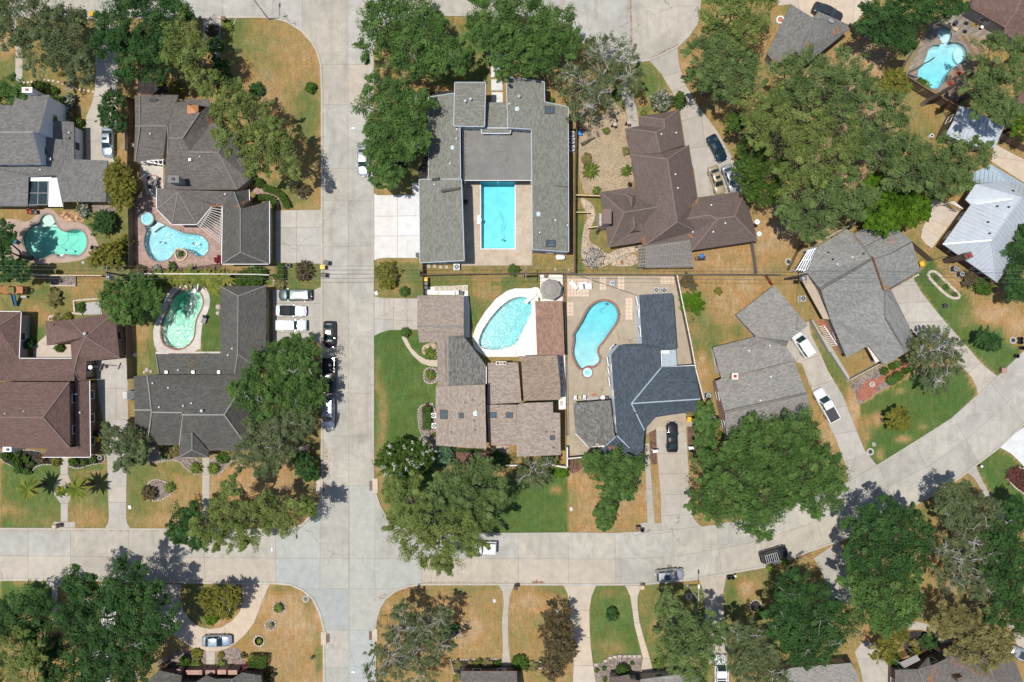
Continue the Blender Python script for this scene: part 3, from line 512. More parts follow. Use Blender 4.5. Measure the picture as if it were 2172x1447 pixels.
drv('driveway', 13,[(1985,642),(2220,642),(2175,740),(2130,860),(2090,960),(2030,1040),(1960,1110),(1880,1165),(1790,1195),(1690,1195),(1580,1160),(1480,1100),(1390,1030),(1290,930),(1220,800),(1205,640),(1492,640),(1485,760),(1510,860),(1570,940),(1640,990),(1730,1008),(1820,995),(1910,940),(1970,870),(2003,780)],[(1980,805,2230,803),(2150,640,2150,805),(1950,935,2085,1005),(1840,980,1905,1150),(1690,990,1690,1210),(1500,870,1380,1040),(1480,740,1200,780)], 'drivetan')
drv('driveway', 11,[(1205,655),(1452,630),(1462,880),(1478,1120),(1490,1400),(1515,1490),(1560,1540),(1610,1572),(1252,1592),(1245,1300),(1215,940),(1208,760)],[(1200,780,1470,780),(1200,960,1480,955),(1210,1130,1490,1120),(1230,1300,1500,1290),(1230,1470,1530,1460)], 'walk')
drv('walkway', 11,[(1112,880),(1152,870),(1165,1100),(1192,1447),(1197,1530),(1250,1530),(1252,1592),(1060,1600),(1078,1530),(1136,1525),(1120,1100)],[(1100,1050,1170,1050),(1110,1250,1180,1250),(1120,1420,1200,1420)], 'walk')
drv('driveway', 12,[(150,40),(170,0),(255,-40),(400,-130),(425,-10),(500,140),(560,280),(680,480),(790,760),(860,930),(968,1062),(724,1196),(705,1060),(620,830),(500,600),(410,410),(345,220),(300,210),(200,85)],[(300,215,510,140),(410,410,620,350),(560,600,740,560),(600,800,800,770),(690,1030,880,960)])
drv('driveway', 8,[(1078,985),(1255,886),(1330,1010),(1480,1200),(1690,1440),(1820,1590),(1880,1645),(1962,1703),(1792,1860),(1780,1790),(1740,1710),(1640,1600),(1520,1480),(1290,1370),(1215,1290)],[(1150,1100,1420,1080),(1200,1260,1560,1240),(1450,1480,1730,1430),(1690,1690,1850,1560)])
drv('driveway', 4,[(1930,1185),(2260,1360),(2260,1560),(1900,1330)],[(1900,1290,2200,1330),(2010,1300,2060,1200)], 'drivetan')
drv('patio', 8,[(1425,235),(1640,345),(1415,648),(1360,610),(1322,560),(1335,480),(1385,380),(1395,280)],[(1320,465,1480,560),(1390,410,1560,470)], 'drivetan')
drv('driveway', 3,[(1150,497),(1385,387),(1400,540),(1440,680),(1560,880),(1720,1090),(1830,1290),(1900,1400),(1960,1590),(1550,1640),(1520,1400),(1445,1195),(1404,905),(1340,760),(1250,610)],[(1230,640,1440,580),(1380,1010,1570,950),(1430,1230,1800,1180),(1600,1100,1660,1600),(1330,760,1460,700)], 'walk')
drv('walkway', 3,[(905,680),(960,690),(1020,800),(1050,900),(1070,1060),(985,1060),(960,900),(920,780)],[], 'walk')
drv('driveway', 15,[(448,652),(716,652),(678,740),(660,850),(662,1000),(672,1150),(690,1300),(715,1470),(522,1470),(530,1300),(520,1150),(505,1000),(497,800),(475,710)],[(480,858,680,855),(500,1075,690,1080),(510,1310,700,1310)], 'drivetan')
drv('walkway', 15,[(955,652),(1088,652),(1058,740),(1056,820),(1072,950),(1110,1090),(1150,1220),(1195,1400),(1080,1380),(1098,1250),(1070,1130),(1030,980),(1012,850),(995,740)],[(1000,850,1080,850),(1020,960,1090,960),(1040,1080,1120,1060),(1080,1250,1170,1250)], 'drivetan')
drv('walkway', 14,[(2008,650),(2132,650),(2100,740),(2086,850),(2085,1000),(2090,1150),(2112,1310),(2035,1310),(2042,1150),(2035,950),(2050,800),(2038,700)],[], 'walk')
drv('driveway', 15,[(1560,600),(1790,560),(1762,700),(1765,850),(1785,1000),(1800,1300),(1640,1300),(1615,900),(1600,700)],[(1600,800,1780,790),(1600,1000,1800,1000)], 'walk')
drv('walkway', 1,[(1670,145),(1818,145),(1812,695),(1766,695),(1768,390),(1675,388)],[(1660,385,1830,380),(1760,500,1830,500)], 'walk', holes=[[(1712,230),(1768,230),(1768,350),(1712,350)]])
drv('walkway', 1,[(130,150),(150,330),(187,440),(187,690),(125,670),(128,420),(100,150)],[(120,420,200,420),(120,560,200,560)], 'walk')
drv('driveway', 4,[(130,-80),(950,-80),(900,60),(760,210),(680,190),(480,90),(430,150),(255,36),(150,50)],[(300,-80,320,60),(600,-80,560,140),(780,-80,760,210)], 'drivetan')
drv('driveway', 12,[(1963,903),(2140,760),(2200,720),(2260,1150),(2172,1068),(2120,1010),(2060,955)],[], 'drivewhite')
drv('walkway', 12,[(1690,1105),(1775,1058),(1830,1180),(1900,1310),(2010,1420),(2150,1560),(2080,1600),(1930,1440),(1840,1290),(1760,1160)],[(1760,1210,1880,1200),(1850,1340,1960,1330)], 'walk')
drv('driveway', 16,[(440,428),(650,288),(720,430),(800,800),(560,800),(520,560)],[], 'walk')
drv('driveway', 16,[(778,1200),(840,1110),(900,1115),(1000,1220),(1060,1320),(1150,1500),(860,1500),(820,1330)],[(780,1260,1010,1240)], 'walk')
drv('walkway', 16,[(1150,962),(1250,943),(1380,968),(1440,1030),(1490,1075),(1580,1085),(1590,1110),(1495,1140),(1420,1060),(1340,1018),(1200,1012)],[], 'walk')
drv('driveway', 16,[(2040,970),(2100,960),(2260,1240),(2260,1420),(2150,1220)],[], 'walk')
drv('driveway', 13,[(820,640),(940,640),(960,800),(930,1300),(900,1500),(820,1500),(870,1240),(820,800)],[], 'drivewhite')
drv('walkway', 13,[(380,612),(520,612),(515,660),(470,660),(482,940),(430,965),(428,660),(380,658)],[], 'walk')
drv('walkway', 9,[(498,990),(560,990),(560,1130),(590,1200),(590,1320),(560,1370),(560,1520),(622,1520),(622,1570),(440,1570),(440,1520),(500,1520),(500,1370),(440,1290),(440,1230),(498,1130)],[(490,1130,570,1130),(440,1260,600,1260),(490,1370,570,1370),(430,1519,630,1519)], 'walk')
drv('walkway', 9,[(1665,990),(1726,990),(1726,1500),(1662,1500)],[(1660,1130,1730,1130),(1660,1300,1730,1300)], 'walk')
drv('walkway', 13,[(1695,1195),(1772,1195),(1768,1340),(1698,1340)],[(1690,1270,1780,1270)], 'walk')
drv('walkway', 10,[(1208,0),(1240,-10),(1290,90),(1350,150),(1410,185),(1505,190),(1505,245),(1440,240),(1370,215),(1300,150),(1250,80)],[], 'drivetan')
drv('walkway', 10,[(1965,893),(2090,893),(2085,1000),(1970,1010)],[], 'walk')
drv('patio', 9,[(275,80),(385,-20),(385,60),(590,55),(592,185),(150,190),(150,165),(275,165)],[], 'drivetan')
drv('patio', 1,[(1160,1330),(1345,1330),(1345,1650),(1290,1650),(1200,1580),(1160,1450)],[], 'deckstone')
drv('patio', 9,[(1280,120),(1815,120),(1815,145),(1280,145)],[], 'deckstone')
drv('patio', 6,[(1400,965),(1755,950),(1755,1030),(1770,1110),(1770,1380),(1722,1380),(1722,1030),(1400,1030)],[], 'deckwhite')
drv('patio', 11,[(400,148),(462,146),(470,590),(408,600)],[], 'deckwhite')
drv('patio', 7,[(255,865),(440,865),(440,1085),(255,1085)],[], 'deckwhite')
drv('walkway', 12,[(-40,0),(10,0)] and [(505,-20),(540,0),(750,350),(720,375),(600,150)],[], 'walk')
drv('walkway', 11,[(480,920),(530,900),(540,640),(640,920),(800,980),(485,1000)],[], 'deckconc')

# beds of mulch, rock and gravel, edged with stone
def bed(t, poly, mat, edge=None, smo=2, z=.02):
    p = smooth(ccw(G(t, poly)), smo) if smo else ccw(G(t, poly)); o = sheet('flower_bed', p, z, M[mat])
    if edge: 
        n = max(8, int(sum(math.dist(p[i - 1], p[i]) for i in range(len(p))) / .42)); per = [0.0]
        for i in range(len(p)): per.append(per[-1] + math.dist(p[i], p[(i + 1) % len(p)]))
        for k in range(n):
            s = per[-1] * k / n; i = max(j for j in range(len(p)) if per[j] <= s); a, b = p[i], p[(i + 1) % len(p)]; u = (s - per[i]) / max(per[i + 1] - per[i],1e-6)
            x, y = a[0] + (b[0] - a[0]) * u, a[1] + (b[1] - a[1]) * u
            q = share(EDGE[edge], o, (x, y, .045),(0,0, math.atan2(b[1] - a[1], b[0] - a[0]) + random.uniform(-.15,.15)),(random.uniform(.8,1.1), random.uniform(.75,1.15), random.uniform(.7,1.3)))
    return o
def edge_proto(name, d, mat):
    m = MB(); m.box((0,0,0), d, taper=.8); o = m.out(name, mat); COL.objects.unlink(o); return o
EDGE = {'stone': edge_proto('edging_stone', (.40,.22,.16), M['stone']), 'brick': edge_proto('edging_brick', (.36,.14,.12), M['brick']), 'concrete': edge_proto('edging_block', (.40,.18,.12), M['kerb'])}
bed(9,[(0,930),(345,930),(345,985),(490,990),(490,1060),(380,1045),(300,1060),(260,1110),(200,1120),(130,1075),(0,1010)], 'mulch', 'concrete', 1)
bed(9,[(562,990),(860,960),(865,1035),(740,1050),(640,1085),(562,1060)], 'mulch', 'concrete', 1)
bed(9,[(1210,900),(1480,930),(1480,990),(1655,995),(1655,1128),(1600,1130),(1530,1080),(1480,1020),(1400,1010),(1230,1045)], 'mulchgrey', 'concrete', 1)
bed(9,[(1732,985),(1950,955),(1930,1000),(1880,1040),(1820,1120),(1732,1138)], 'mulchgrey', 'concrete', 1)
bed(9,[(1208,1240),(1230,1185),(1290,1168),(1360,1190),(1445,1235),(1420,1290),(1310,1350),(1225,1342)], 'mulchgrey', 'stone')
bed(2,[(1200,1230),(1262,1245),(1284,1310),(1255,1380),(1180,1400),(1120,1330)], 'mulch')
bed(6,[(1395,-110),(1432,-110),(1432,78),(1345,82),(1345,0)], 'mulch', None, 1)
bed(2,[(1430,765),(1560,745),(1660,760),(1660,800),(1430,810)], 'mulch', None, 0)
bed(10,[(1338,610),(1375,555),(1490,545),(1500,900),(1510,935),(1450,920),(1360,800)], 'mulchgrey', 'concrete', 1)
bed(10,[(1500,905),(1640,945),(1900,915),(1960,960),(2000,1060),(1650,1060),(1470,945)], 'mulchbrown', None, 1)
bed(10,[(1390,320),(1400,265),(1445,248),(1495,265),(1505,330),(1495,370),(1445,385),(1400,370)], 'mulchgrey', 'stone')
bed(10,[(1365,110),(1395,60),(1500,40),(1500,185),(1420,180)], 'tangravel', None, 1)
bed(3,[(780,745),(850,720),(865,850),(950,900),(985,1050),(955,1060),(1000,1280),(1040,1540),(750,1600),(575,1590),(570,960),(820,960)], 'rock', None, 1)
bed(7,[(590,225),(690,290),(710,390),(655,500),(650,600),(740,640),(790,710),(900,655),(1050,630),(1060,670),(920,695),(830,770),(740,805),(650,805),(590,740),(612,480),(660,380),(600,290)], 'tangravel', 'stone', 1)
bed(7,[(840,770),(900,705),(980,690),(1050,700),(1060,790),(850,800)], 'tangravel', None, 1,.012)
bed(1,[(1130,615),(1260,640),(1390,700),(1390,782),(1112,782),(1140,700)], 'mulch', 'brick', 1)
bed(11,[(1150,712),(1203,712),(1215,1045),(1170,1048),(1160,930)], 'mulchbrown', None, 0)
bed(11,[(1462,640),(1560,640),(1550,1010),(1478,1010)], 'mulchbrown', None, 0)
bed(11,[(485,1000),(620,990),(600,1090),(510,1130),(490,1090)], 'mulchbrown', None, 1)
bed(12,[(738,378),(1000,230),(1075,393),(815,553)], 'mulchgrey', None, 0)
bed(14,[(1512,1010),(1600,962),(1692,1015),(1670,1070),(1590,1105),(1520,1065)], 'mulch', 'stone')
bed(14,[(1612,1262),(2030,1255),(2030,1320),(1800,1370),(1640,1370)], 'mulch', 'stone', 0)
bed(14,[(2115,1270),(2400,1280),(2400,1330),(2115,1330)], 'mulch', 'stone', 0)
bed(15,[(688,1298),(760,1290),(830,1225),(1085,1218),(1092,1300),(1070,1420),(720,1447)], 'mulchgrey', None, 0)
bed(16,[(1185,1032),(1300,1018),(1400,1040),(1480,1130),(1360,1200),(1180,1220)], 'mulch', 'brick', 1)
bed(16,[(1560,200),(1620,170),(1700,290),(1690,330),(1620,300)], 'redrock', 'stone', 1)
bed(12,[(2025,1110),(2060,1075),(2130,1065),(2260,1120),(2260,1340),(2120,1260),(2040,1180)], 'mulchbrown', 'stone', 1)
for t, x, y, r, mt in ((15,2025,820,52, 'mulch'),(14,205,832,55, 'mulchgrey'),(14,132,975,47, 'mulchgrey'),(14,40,1108,44, 'mulchgrey'),(13,2130,1105,46, 'mulchgrey'),(6,400,190,52, 'mulchgrey'),(15,1478,738,26, 'mulchgrey'),(6,210,930,58, 'mulchgrey'),(7,930,765,26, 'redrock'),(8,1690,1290,1, 'mulch')):
    if r > 2: bed(t, [(x + r * math.cos(a * .785), y + r * math.sin(a * .785)) for a in range(8)], mt, 'stone')
bed(10,[(340,940),(380,890),(440,895),(455,940),(400,1000),(345,1010)], 'stone' if False else 'tangravel', 'stone')
bed(5,[(480,360),(520,335),(620,340),(695,390),(690,435),(600,432),(540,440),(500,410)], 'redrock', None, 1,.045)
bed(13,[(1290,1290),(1480,1180),(1690,1200),(1690,1345),(1300,1345)], 'mulchgrey', None, 0); bed(13,[(1776,1200),(1960,1150),(2010,1260),(2000,1370),(1776,1345)], 'mulchgrey', None, 1)
bed(8,[(1230,1310),(1290,1370),(1250,1420),(1180,1310),(1215,1280)] and [(1255,1350),(1330,1390),(1290,1450),(1240,1430)], 'mulchbrown', None, 0)
bed(5,[(1110,800),(1350,800),(1820,770),(1830,850),(1110,850)], 'mulchbrown', None, 0)
bed(5,[(760,290),(1000,300),(940,350),(770,345)], 'mulchgrey', None, 0)
# ------------------------------------------------------------------ swimming pools
def pool(key, label, deck, deckmat, copemat, absorb, dens, depth, axis, rip=3.2, st=.35, cope=.32, floor=(.54,.62,.64), steps=(), deckz=.05, extra=None, deckname='patio', smo=1):
    out = POOLS[key]; c = (sum(p[0] for p in out) / len(out), sum(p[1] for p in out) / len(out)); r = thing('swimming_pool', (c[0], c[1],0), label, 'pool')
    if deck:
        dk = smooth(ccw(deck), smo) if smo else ccw(deck); sheet(deckname, dk, deckz, M[deckmat],[inset(out, -cope + .04)])
    lo, hi = inset(out, -cope), out; n = len(out)
    m = MB(); m.prism(lo, -.25, deckz + .03,[out]); m.out('coping', M[copemat], r)
    m = MB(); A = Vector(axis).normalized(); ts = [p[0] * A.x + p[1] * A.y for p in out]; t0, t1 = min(ts), max(ts)
    def dz(p): u = (p[0] * A.x + p[1] * A.y - t0) / (t1 - t0); u = max(0, min(1,(u - .25) / .5)); return -(depth[0] + (depth[1] - depth[0]) * u)
    inn = inset(out, .35); inn2 = inset(out, .9)
    tri = tessellate_polygon([[Vector((q[0], q[1],0)) for q in inn]])
    v = [(p[0], p[1], deckz) for p in out] + [(p[0], p[1], dz(p) + .35) for p in out] + [(p[0], p[1], dz(p)) for p in inn]; f = []
    for i in range(n): j = (i + 1) % n; f += [(i, j, n + j, n + i)[::-1],(n + i, n + j, 2 * n + j, 2 * n + i)[::-1]]
    for t in tri:
        a, b, d = [inn[i] for i in t]; t = tuple(t) if (b[0] - a[0]) * (d[1] - a[1]) - (b[1] - a[1]) * (d[0] - a[0]) > 0 else tuple(t)[::-1]; f.append(tuple(2 * n + i for i in t))
    m.add(v, f); pm = plaster_mat('pool_plaster', floor); m.out('basin', pm, r, smooth=False)
    for sp, z in steps:
        m = MB(); m.prism(sp, -1.6, z); m.out('step', pm, r)
    m = MB(); m.prism(inset(out, -.02),-2.9,-.11, bottom=True); m.out('water', water_mat('pool_water', absorb, dens, rip, st), r)
    if extra: extra(r)
    return r
def disc_poly(t, x, y, r, n=20): return [tuple(q) for q in G(t, [(x + r * math.cos(6.28318 * k / n), y + r * math.sin(6.28318 * k / n)) for k in range(n)])]
TURQ = (.20,.90,.965); TEAL = (.20,.94,.82)
pool('A', 'teal kidney pool with small rounded spa, pink walk behind the grey roofed house', G(5,[(225,440),(300,370),(340,322),(430,318),(480,375),(530,432),(600,428),(700,445),(775,540),(825,650),(770,700),(665,748),(560,765),(440,765),(340,782),(230,755),(190,720),(60,770),(-40,760),(-40,420),(120,400)]), 'deckpinkconc', 'copegrey', TEAL, .42,(1.1,1.9),(1,0),3.0,.12, steps=[(disc_poly(5,392,408,52),-.3),(G(5,[(265,468),(350,446),(460,450),(475,470),(370,462),(290,492)]),-.4),(G(5,[(478,690),(524,690),(520,712),(482,712)]),-.35)], floor=(.56,.66,.62))
pool('B', 'blue freeform pool with round spa set in pink brick paving', G(5,[(1080,330),(1150,190),(1200,180),(1290,262),(1290,330),(1412,452),(1622,456),(1742,300),(1832,300),(1832,780),(1770,775),(1600,800),(1300,812),(1100,800),(1085,600)]), 'deckpink', 'copegrey', TURQ, .40,(1.0,1.8),(1,0),3.0,.31, cope=.22, steps=[(disc_poly(5,1213,405,50),-.35),(G(5,[(1225,500),(1240,462),(1285,425),(1345,452),(1300,470),(1250,510)]),-.5)], smo=0)
pool('C', 'green glinting kidney pool with white diving board and pale stone surround', G(5,[(1430,950),(1560,925),(1690,955),(1732,1050),(1722,1150),(1672,1240),(1655,1350),(1650,1512),(1300,1516),(1262,1420),(1262,1300),(1305,1200),(1360,1050)]), 'deckstone', 'copebrick', (.30,.95,.78), .42,(1.2,2.1),(.35,1),3.0,.6, cope=.25, steps=[(G(5,[(1425,1020),(1480,990),(1500,1010),(1445,1045)]),-.3)], floor=(.46,.56,.49))
pool('D', 'bright turquoise rectangular pool in the courtyard of the flat grey modern house', G(6,[(1720,80),(2284,80),(2284,790),(1700,790),(1700,760)]), 'decktan', 'copewhite', (.10,.90,.955), .62,(1.3,1.5),(0,1),3.4,.18, cope=.16, smo=0, floor=(.66,.74,.77))
pool('E', 'half oval glittering pool wrapped in a broad white deck', G(0,[(1092,612),(1128,612),(1140,622),(1142,640),(1139,660),(1139,757),(1030,757),(1006,738),(1001,716),(1011,690),(1030,660),(1052,634),(1075,617)]), 'deckwhite', 'deckwhite', (.22,.88,.88), .46,(1.1,1.7),(1,0),3.0,.6, cope=.1, smo=0)
pool('F', 'light blue figure eight pool with red brick coping and round white spa', G(0,[(1202,586),(1436,586),(1452,680),(1472,765),(1492,905),(1400,905),(1290,966),(1203,968)]), 'deckconc', 'copebrick', (.16,.91,.965), .44,(1.0,1.9),(0,1),3.4,.16, steps=[(disc_poly(11,643,292,34),-.25),(G(11,[(600,262),(590,240),(640,215),(690,190),(720,150),(745,180),(732,213),(690,243)]),-.75)], smo=0)
pool('G', 'pale blue curvy pool with round spa sunk in a weathered plank deck', G(4,[(1195,615),(1300,400),(1400,230),(1500,130),(1720,80),(2010,270),(1870,330),(1800,480),(1745,600),(1610,830)]), 'deckG', 'copegrey', (.20,.90,.96), .46,(.9,1.6),(0,-1),3.4,.10, cope=.25, steps=[(disc_poly(4,1518,292,52),-.5),(G(4,[(1640,370),(1690,415),(1692,465),(1650,510),(1620,470),(1612,420)]),-.7)], smo=0, deckname='pool_deck', floor=(.60,.66,.68))
sheet('pool_deck', G(4,[(1590,300),(1720,285),(1860,330),(1800,480),(1745,600),(1600,800),(1510,720),(1560,600),(1700,520),(1725,420),(1690,350)]), .072, M['deckH'])
m = MB()
_spa = disc_poly(11,643,292,46); 
for key, (t, x, y, r0, lab) in dict(a=(11,643,292,46, 'round white spa tub ringed with red brick at the figure eight pool'), b=(5,1213,405,62, 'round pale blue spa tub beside the pool in pink brick paving')).items():
    c = G(t, [(x, y)])[0]; r = thing('spa_tub', (c[0], c[1],0), lab, 'spa tub'); R = r0 * SHEET[t][2] * K
    m = MB(); m.ring(c, R * .84, R * 1.0,0,.24,24); m.out('rim', M['copegrey'] if key == 'b' else M['copebrick'], r)
    m = MB(); m.ring(c, R * .48, R * .84,0,.15,24); m.out('bench', M['palewall'] if key == 'a' else M['spafloor'], r)
    m = MB(); m.disc(c, R * .49, R * .49,0,.09); m.out('floor_tile', M['spafloor'], r); m = MB(); m.disc(c, R * .85, R * .85,.05,.21,24); m.out('water', water_mat('spa_water', (.3,.93,.98),3.5,5,.2), r)

# ------------------------------------------------------------------ houses
def house(t, label, sections, name='house', cat='house', vents=(), skylights=(), base=None):
    allp = [W(P(t, *q[:2]), q[2]) for s in sections for f in s['f'] for q in f]
    bx = [sum(p.x for p in allp) / len(allp), sum(p.y for p in allp) / len(allp)]
    r = thing(name, (bx[0], bx[1],0), label, cat); tris = []
    for s in sections:
        idx = {}; vs_ = []; faces = []
        for f in s['f']:
            ff = []
            for q in f:
                if q not in idx: idx[q] = len(vs_); vs_.append(W(P(t, q[0], q[1]), q[2]))
                if not ff or ff[-1] != idx[q]: ff.append(idx[q])
            if area2([(vs_[i].x, vs_[i].y) for i in ff]) < 0: ff = ff[::-1]
            faces.append(ff)
        edges = {}
        for fi, f in enumerate(faces):
            for i in range(len(f)): edges.setdefault(frozenset((f[i - 1], f[i])),[]).append((fi, f[i - 1], f[i]))
        def nrm(f):
            n = Vector((0,0,0))
            for i in range(len(f)): n += vs_[f[i - 1]].cross(vs_[f[i]])
            return n.normalized()
        N = [nrm(f) for f in faces]
        # roof covering, with uv running along the eaves and up the slope
        tv = []; tf = []; uv = []
        for f, n in zip(faces, N):
            h = Vector((0,0,1)).cross(n); h = h.normalized() if h.length > .02 else Vector((1,0,0)); u = n.cross(h)
            if s.get('uvdir'): h = Vector(s['uvdir']).normalized(); u = n.cross(h)
            o = len(tv); tv += [vs_[i] for i in f]
            pl = [[Vector((vs_[i].x, vs_[i].y, 0)) for i in f]]
            for tr in tessellate_polygon(pl):
                a, b, c = [vs_[f[i]] for i in tr]; tr = tuple(tr) if (b - a).cross(c - a).z > 0 else tuple(tr)[::-1]
                tf.append(tuple(o + i for i in tr)); uv.append([(vs_[f[i]].dot(h), vs_[f[i]].dot(u)) for i in tr]); tris.append((a, b, c))
        mesh('roof', tv, tf, M[s['m']], r, uv=uv)
        th = s.get('th', .2); fm = M[s.get('fascia', 'brownfascia')]
        bnd = [e[0] for e in edges.values() if len(e) == 1]
        m = MB(); nv = [v for v in vs_] + [v - Vector((0,0, th)) for v in vs_]; k = len(vs_)
        m.add(nv, [(b, a, k + a, k + b)[::-1] for _, a, b in bnd] ); m.out('fascia', fm, r)
        m = MB(); m.add([v - Vector((0,0, th)) for v in tv],[tuple(reversed(f)) for f in tf]); m.out('soffit', M[s.get('wall', 'tanwall')], r)
        # pale drip edge or gutter line on chosen sections
        if s.get('gutter'):
            m = MB(); zmin = min(v.z for v in vs_)
            for _, a, b in bnd:
                d = (vs_[b] - vs_[a])
                if not s.get('gall') and max(vs_[a].z, vs_[b].z) > zmin + .3: continue
                if d.length < .3: continue
                o = Vector((d.y, -d.x, 0)).normalized() * .05; m.bar(vs_[a] + o + Vector((0,0,-.05)), vs_[b] + o + Vector((0,0,-.05)), .085,.11)
            m.out('gutter', M[s['gutter']], r)
        # ridge and hip caps
        cm = s.get('cap', 'capgrey')
        if cm:
            for e in edges.values():
                if len(e) == 2:
                    (f1, a, b),(f2, _, _) = e; c2 = sum((vs_[i] for i in faces[f2]), Vector()) / len(faces[f2]); c1 = sum((vs_[i] for i in faces[f1]), Vector()) / len(faces[f1])
                    if N[f1].dot(N[f2]) < .988 and (c2 - vs_[a]).dot(N[f1]) < -.02 and (vs_[a] - vs_[b]).length > .5:
                        m = MB(); up = (N[f1] + N[f2]).normalized() * .03; m.bar(vs_[a] + up, vs_[b] + up, s.get('capw', .17), .05); m.out('ridge_cap', M[cm], r)
            for pl in s.get('lines', ()):
                m = MB(); q = [W(P(t, x, y), h + .05) for x, y, h in pl]
                for i in range(len(q) - 1): m.bar(q[i], q[i + 1], s.get('linew', .16), .06)
                m.out(s.get('linename', 'ridge_cap'), M[s.get('linemat', cm)], r)
        # seams of a metal roof
        if s.get('seam'):
            d = Vector(s['uvseam']).normalized()
            for f, n in zip(faces, N):
                side = n.cross(d).normalized() if abs(n.dot(d)) < .98 else Vector((1,0,0)); slope = (Vector((0,0,1)) - n * n.z); slope = slope.normalized() if slope.length > .02 else d
                if s.get('seamslope', True): side = slope.cross(n).normalized(); run = slope
                else: run = d - n * n.dot(d); run.normalize(); side = run.cross(n).normalized()
                ps = [vs_[i] for i in f]; ss = [p.dot(side) for p in ps]; x = math.floor(min(ss) / s['seam']) * s['seam'] + s['seam']
                while x < max(ss) - .05:
                    hit = []
                    for i in range(len(ps)):
                        a, b = ps[i - 1], ps[i]; da, db = a.dot(side) - x, b.dot(side) - x
                        if (da >= 0) != (db >= 0): hit.append(a + (b - a) * (da / (da - db)))
                    if len(hit) >= 2:
                        hit.sort(key=lambda q: q.dot(run)); m = MB(); m.bar(hit[0] + n * .03, hit[-1] + n * .025,.055,.06); m.out('seam', M[s.get('seammat', 'alum')], r)
                    x += s['seam']
        # walls set back under the eaves
        if s.get('walls', True):
            nx = {a: b for _, a, b in bnd}; start = next(iter(nx)); loop = [start]; q = nx[start]
            while q != start and len(loop) < 60: loop.append(q); q = nx.get(q, start)
            lp = [(vs_[i].x, vs_[i].y) for i in loop]; ov = s.get('ov', .45)
            if area2(lp) < 0: lp = lp[::-1]; loop = loop[::-1]
            inn = inset(lp, ov); n = len(lp); m = MB()
            zt = [max(vs_[i].z - th - .02,.3) for i in loop]; zb = s.get('zb', 0)
            v = [(p[0], p[1], z) for p, z in zip(inn, zt)] + [(p[0], p[1], zb) for p in inn]
            m.add(v, [(n + i, n + (i + 1) % n, (i + 1) % n, i) for i in range(n)]); m.out('wall', M[s.get('wall', 'tanwall')], r)
            for i in range(n):
                a, b = Vector((*inn[i],0)), Vector((*inn[(i + 1) % n],0)); d = b - a; L = d.length
                if L < 2.6 or s.get('nowin'): continue
                d /= L; o = Vector((d.y, -d.x, 0)); mid = (a + b) / 2
                if o.dot(-mid) < .18 * mid.length or min(zt[i], zt[(i + 1) % n]) < 2.1: continue
                for k in range(max(1, min(5, int(L / 3.6)))):
                    c = a + d * L * (k + .5) / max(1, min(5, int(L / 3.6))); zc = max(zb, 0) + 1.55 if min(zt[i], zt[(i + 1) % n]) - zb < 3.6 else min(zt[i], zt[(i + 1) % n]) - 1.3
                    rz = math.atan2(d.y, d.x); wn = MB()
                    for q_, sz in (((0,.62),(1.3,.09,.08)),((0,-.62),(1.3,.09,.08)),((-.62,0),(.08,.09,1.16)),((.62,0),(.08,.09,1.16))): wn.box(c + d * q_[0] + o * .03 + Vector((0,0, zc + q_[1])), sz, rz)
                    wo = wn.out('window', M['white'], r); pn = MB(); pn.box(c + o * .015 + Vector((0,0, zc)),(1.16,.04,1.16), rz); pn.out('pane', M['pane'], wo)
    r['_n'] = len(tris); del r['_n']
    def hit(x, y):
        g = W(P(t, x, y),0); d = Vector((g.x, g.y, -CAM_H)); o = Vector((0,0, CAM_H)); best = None
        for a, b, c in tris:
            e1, e2 = b - a, c - a; h = d.cross(e2); k = e1.dot(h)
            if abs(k) < 1e-9: continue
            s_ = o - a; u = s_.dot(h) / k
            if u < 0 or u > 1: continue
            qv = s_.cross(e1); v = d.dot(qv) / k
            if v < 0 or u + v > 1: continue
            tt = e2.dot(qv) / k
            if best is None or tt < best[0]: best = (tt, e1.cross(e2).normalized())
        return (o + d * best[0], best[1]) if best else (W(P(t, x, y),3), Vector((0,0,1)))
    for vt in vents:
        x, y, kind = vt[:3]; p, n = hit(x, y); m = MB()
        if kind == 'pipe': m.disc(p, .07,.07, p.z - .1, p.z + .35,8); m.disc(p, .15,.10, p.z - .08, p.z + .08,8); m.out('vent_pipe', M['galv'], r)
        elif kind == 'white': m.disc(p, .11,.08, p.z - .1, p.z + .3,8); m.disc(p, .13,.05, p.z + .28, p.z + .36,8); m.out('vent_pipe', M['white'], r)
        elif kind == 'box': m.box((p.x, p.y, p.z + .12),(.34,.34,.3)); m.box((p.x, p.y, p.z + .29),(.42,.42,.05)); m.out('roof_vent', M['galv'], r)
        elif kind == 'dark': m.box((p.x, p.y, p.z + .1),(.3,.3,.26), taper=.7); m.out('roof_vent', M['darkmetal'], r)
        elif kind == 'turbine': m.disc(p, .14,.14, p.z - .1, p.z + .25,10); m.disc(p, .2,.24, p.z + .25, p.z + .45,12); m.disc(p, .24,.06, p.z + .45, p.z + .58,12); m.out('turbine_vent', M['alum'], r)
        elif kind == 'dome':
            R = vt[3] if len(vt) > 3 else .5; m.ring((p.x, p.y), R * .92, R * 1.08, p.z - .1, p.z + .06,20); d_ = m.out('skylight', M['alum'], r)
            m = MB(); m.disc(p, R * .95, R * .75, p.z + .02, p.z + .13,20); m.disc(p, R * .75, R * .3, p.z + .13, p.z + .2,20); m.out('skylight_dome', M['dome'], d_)
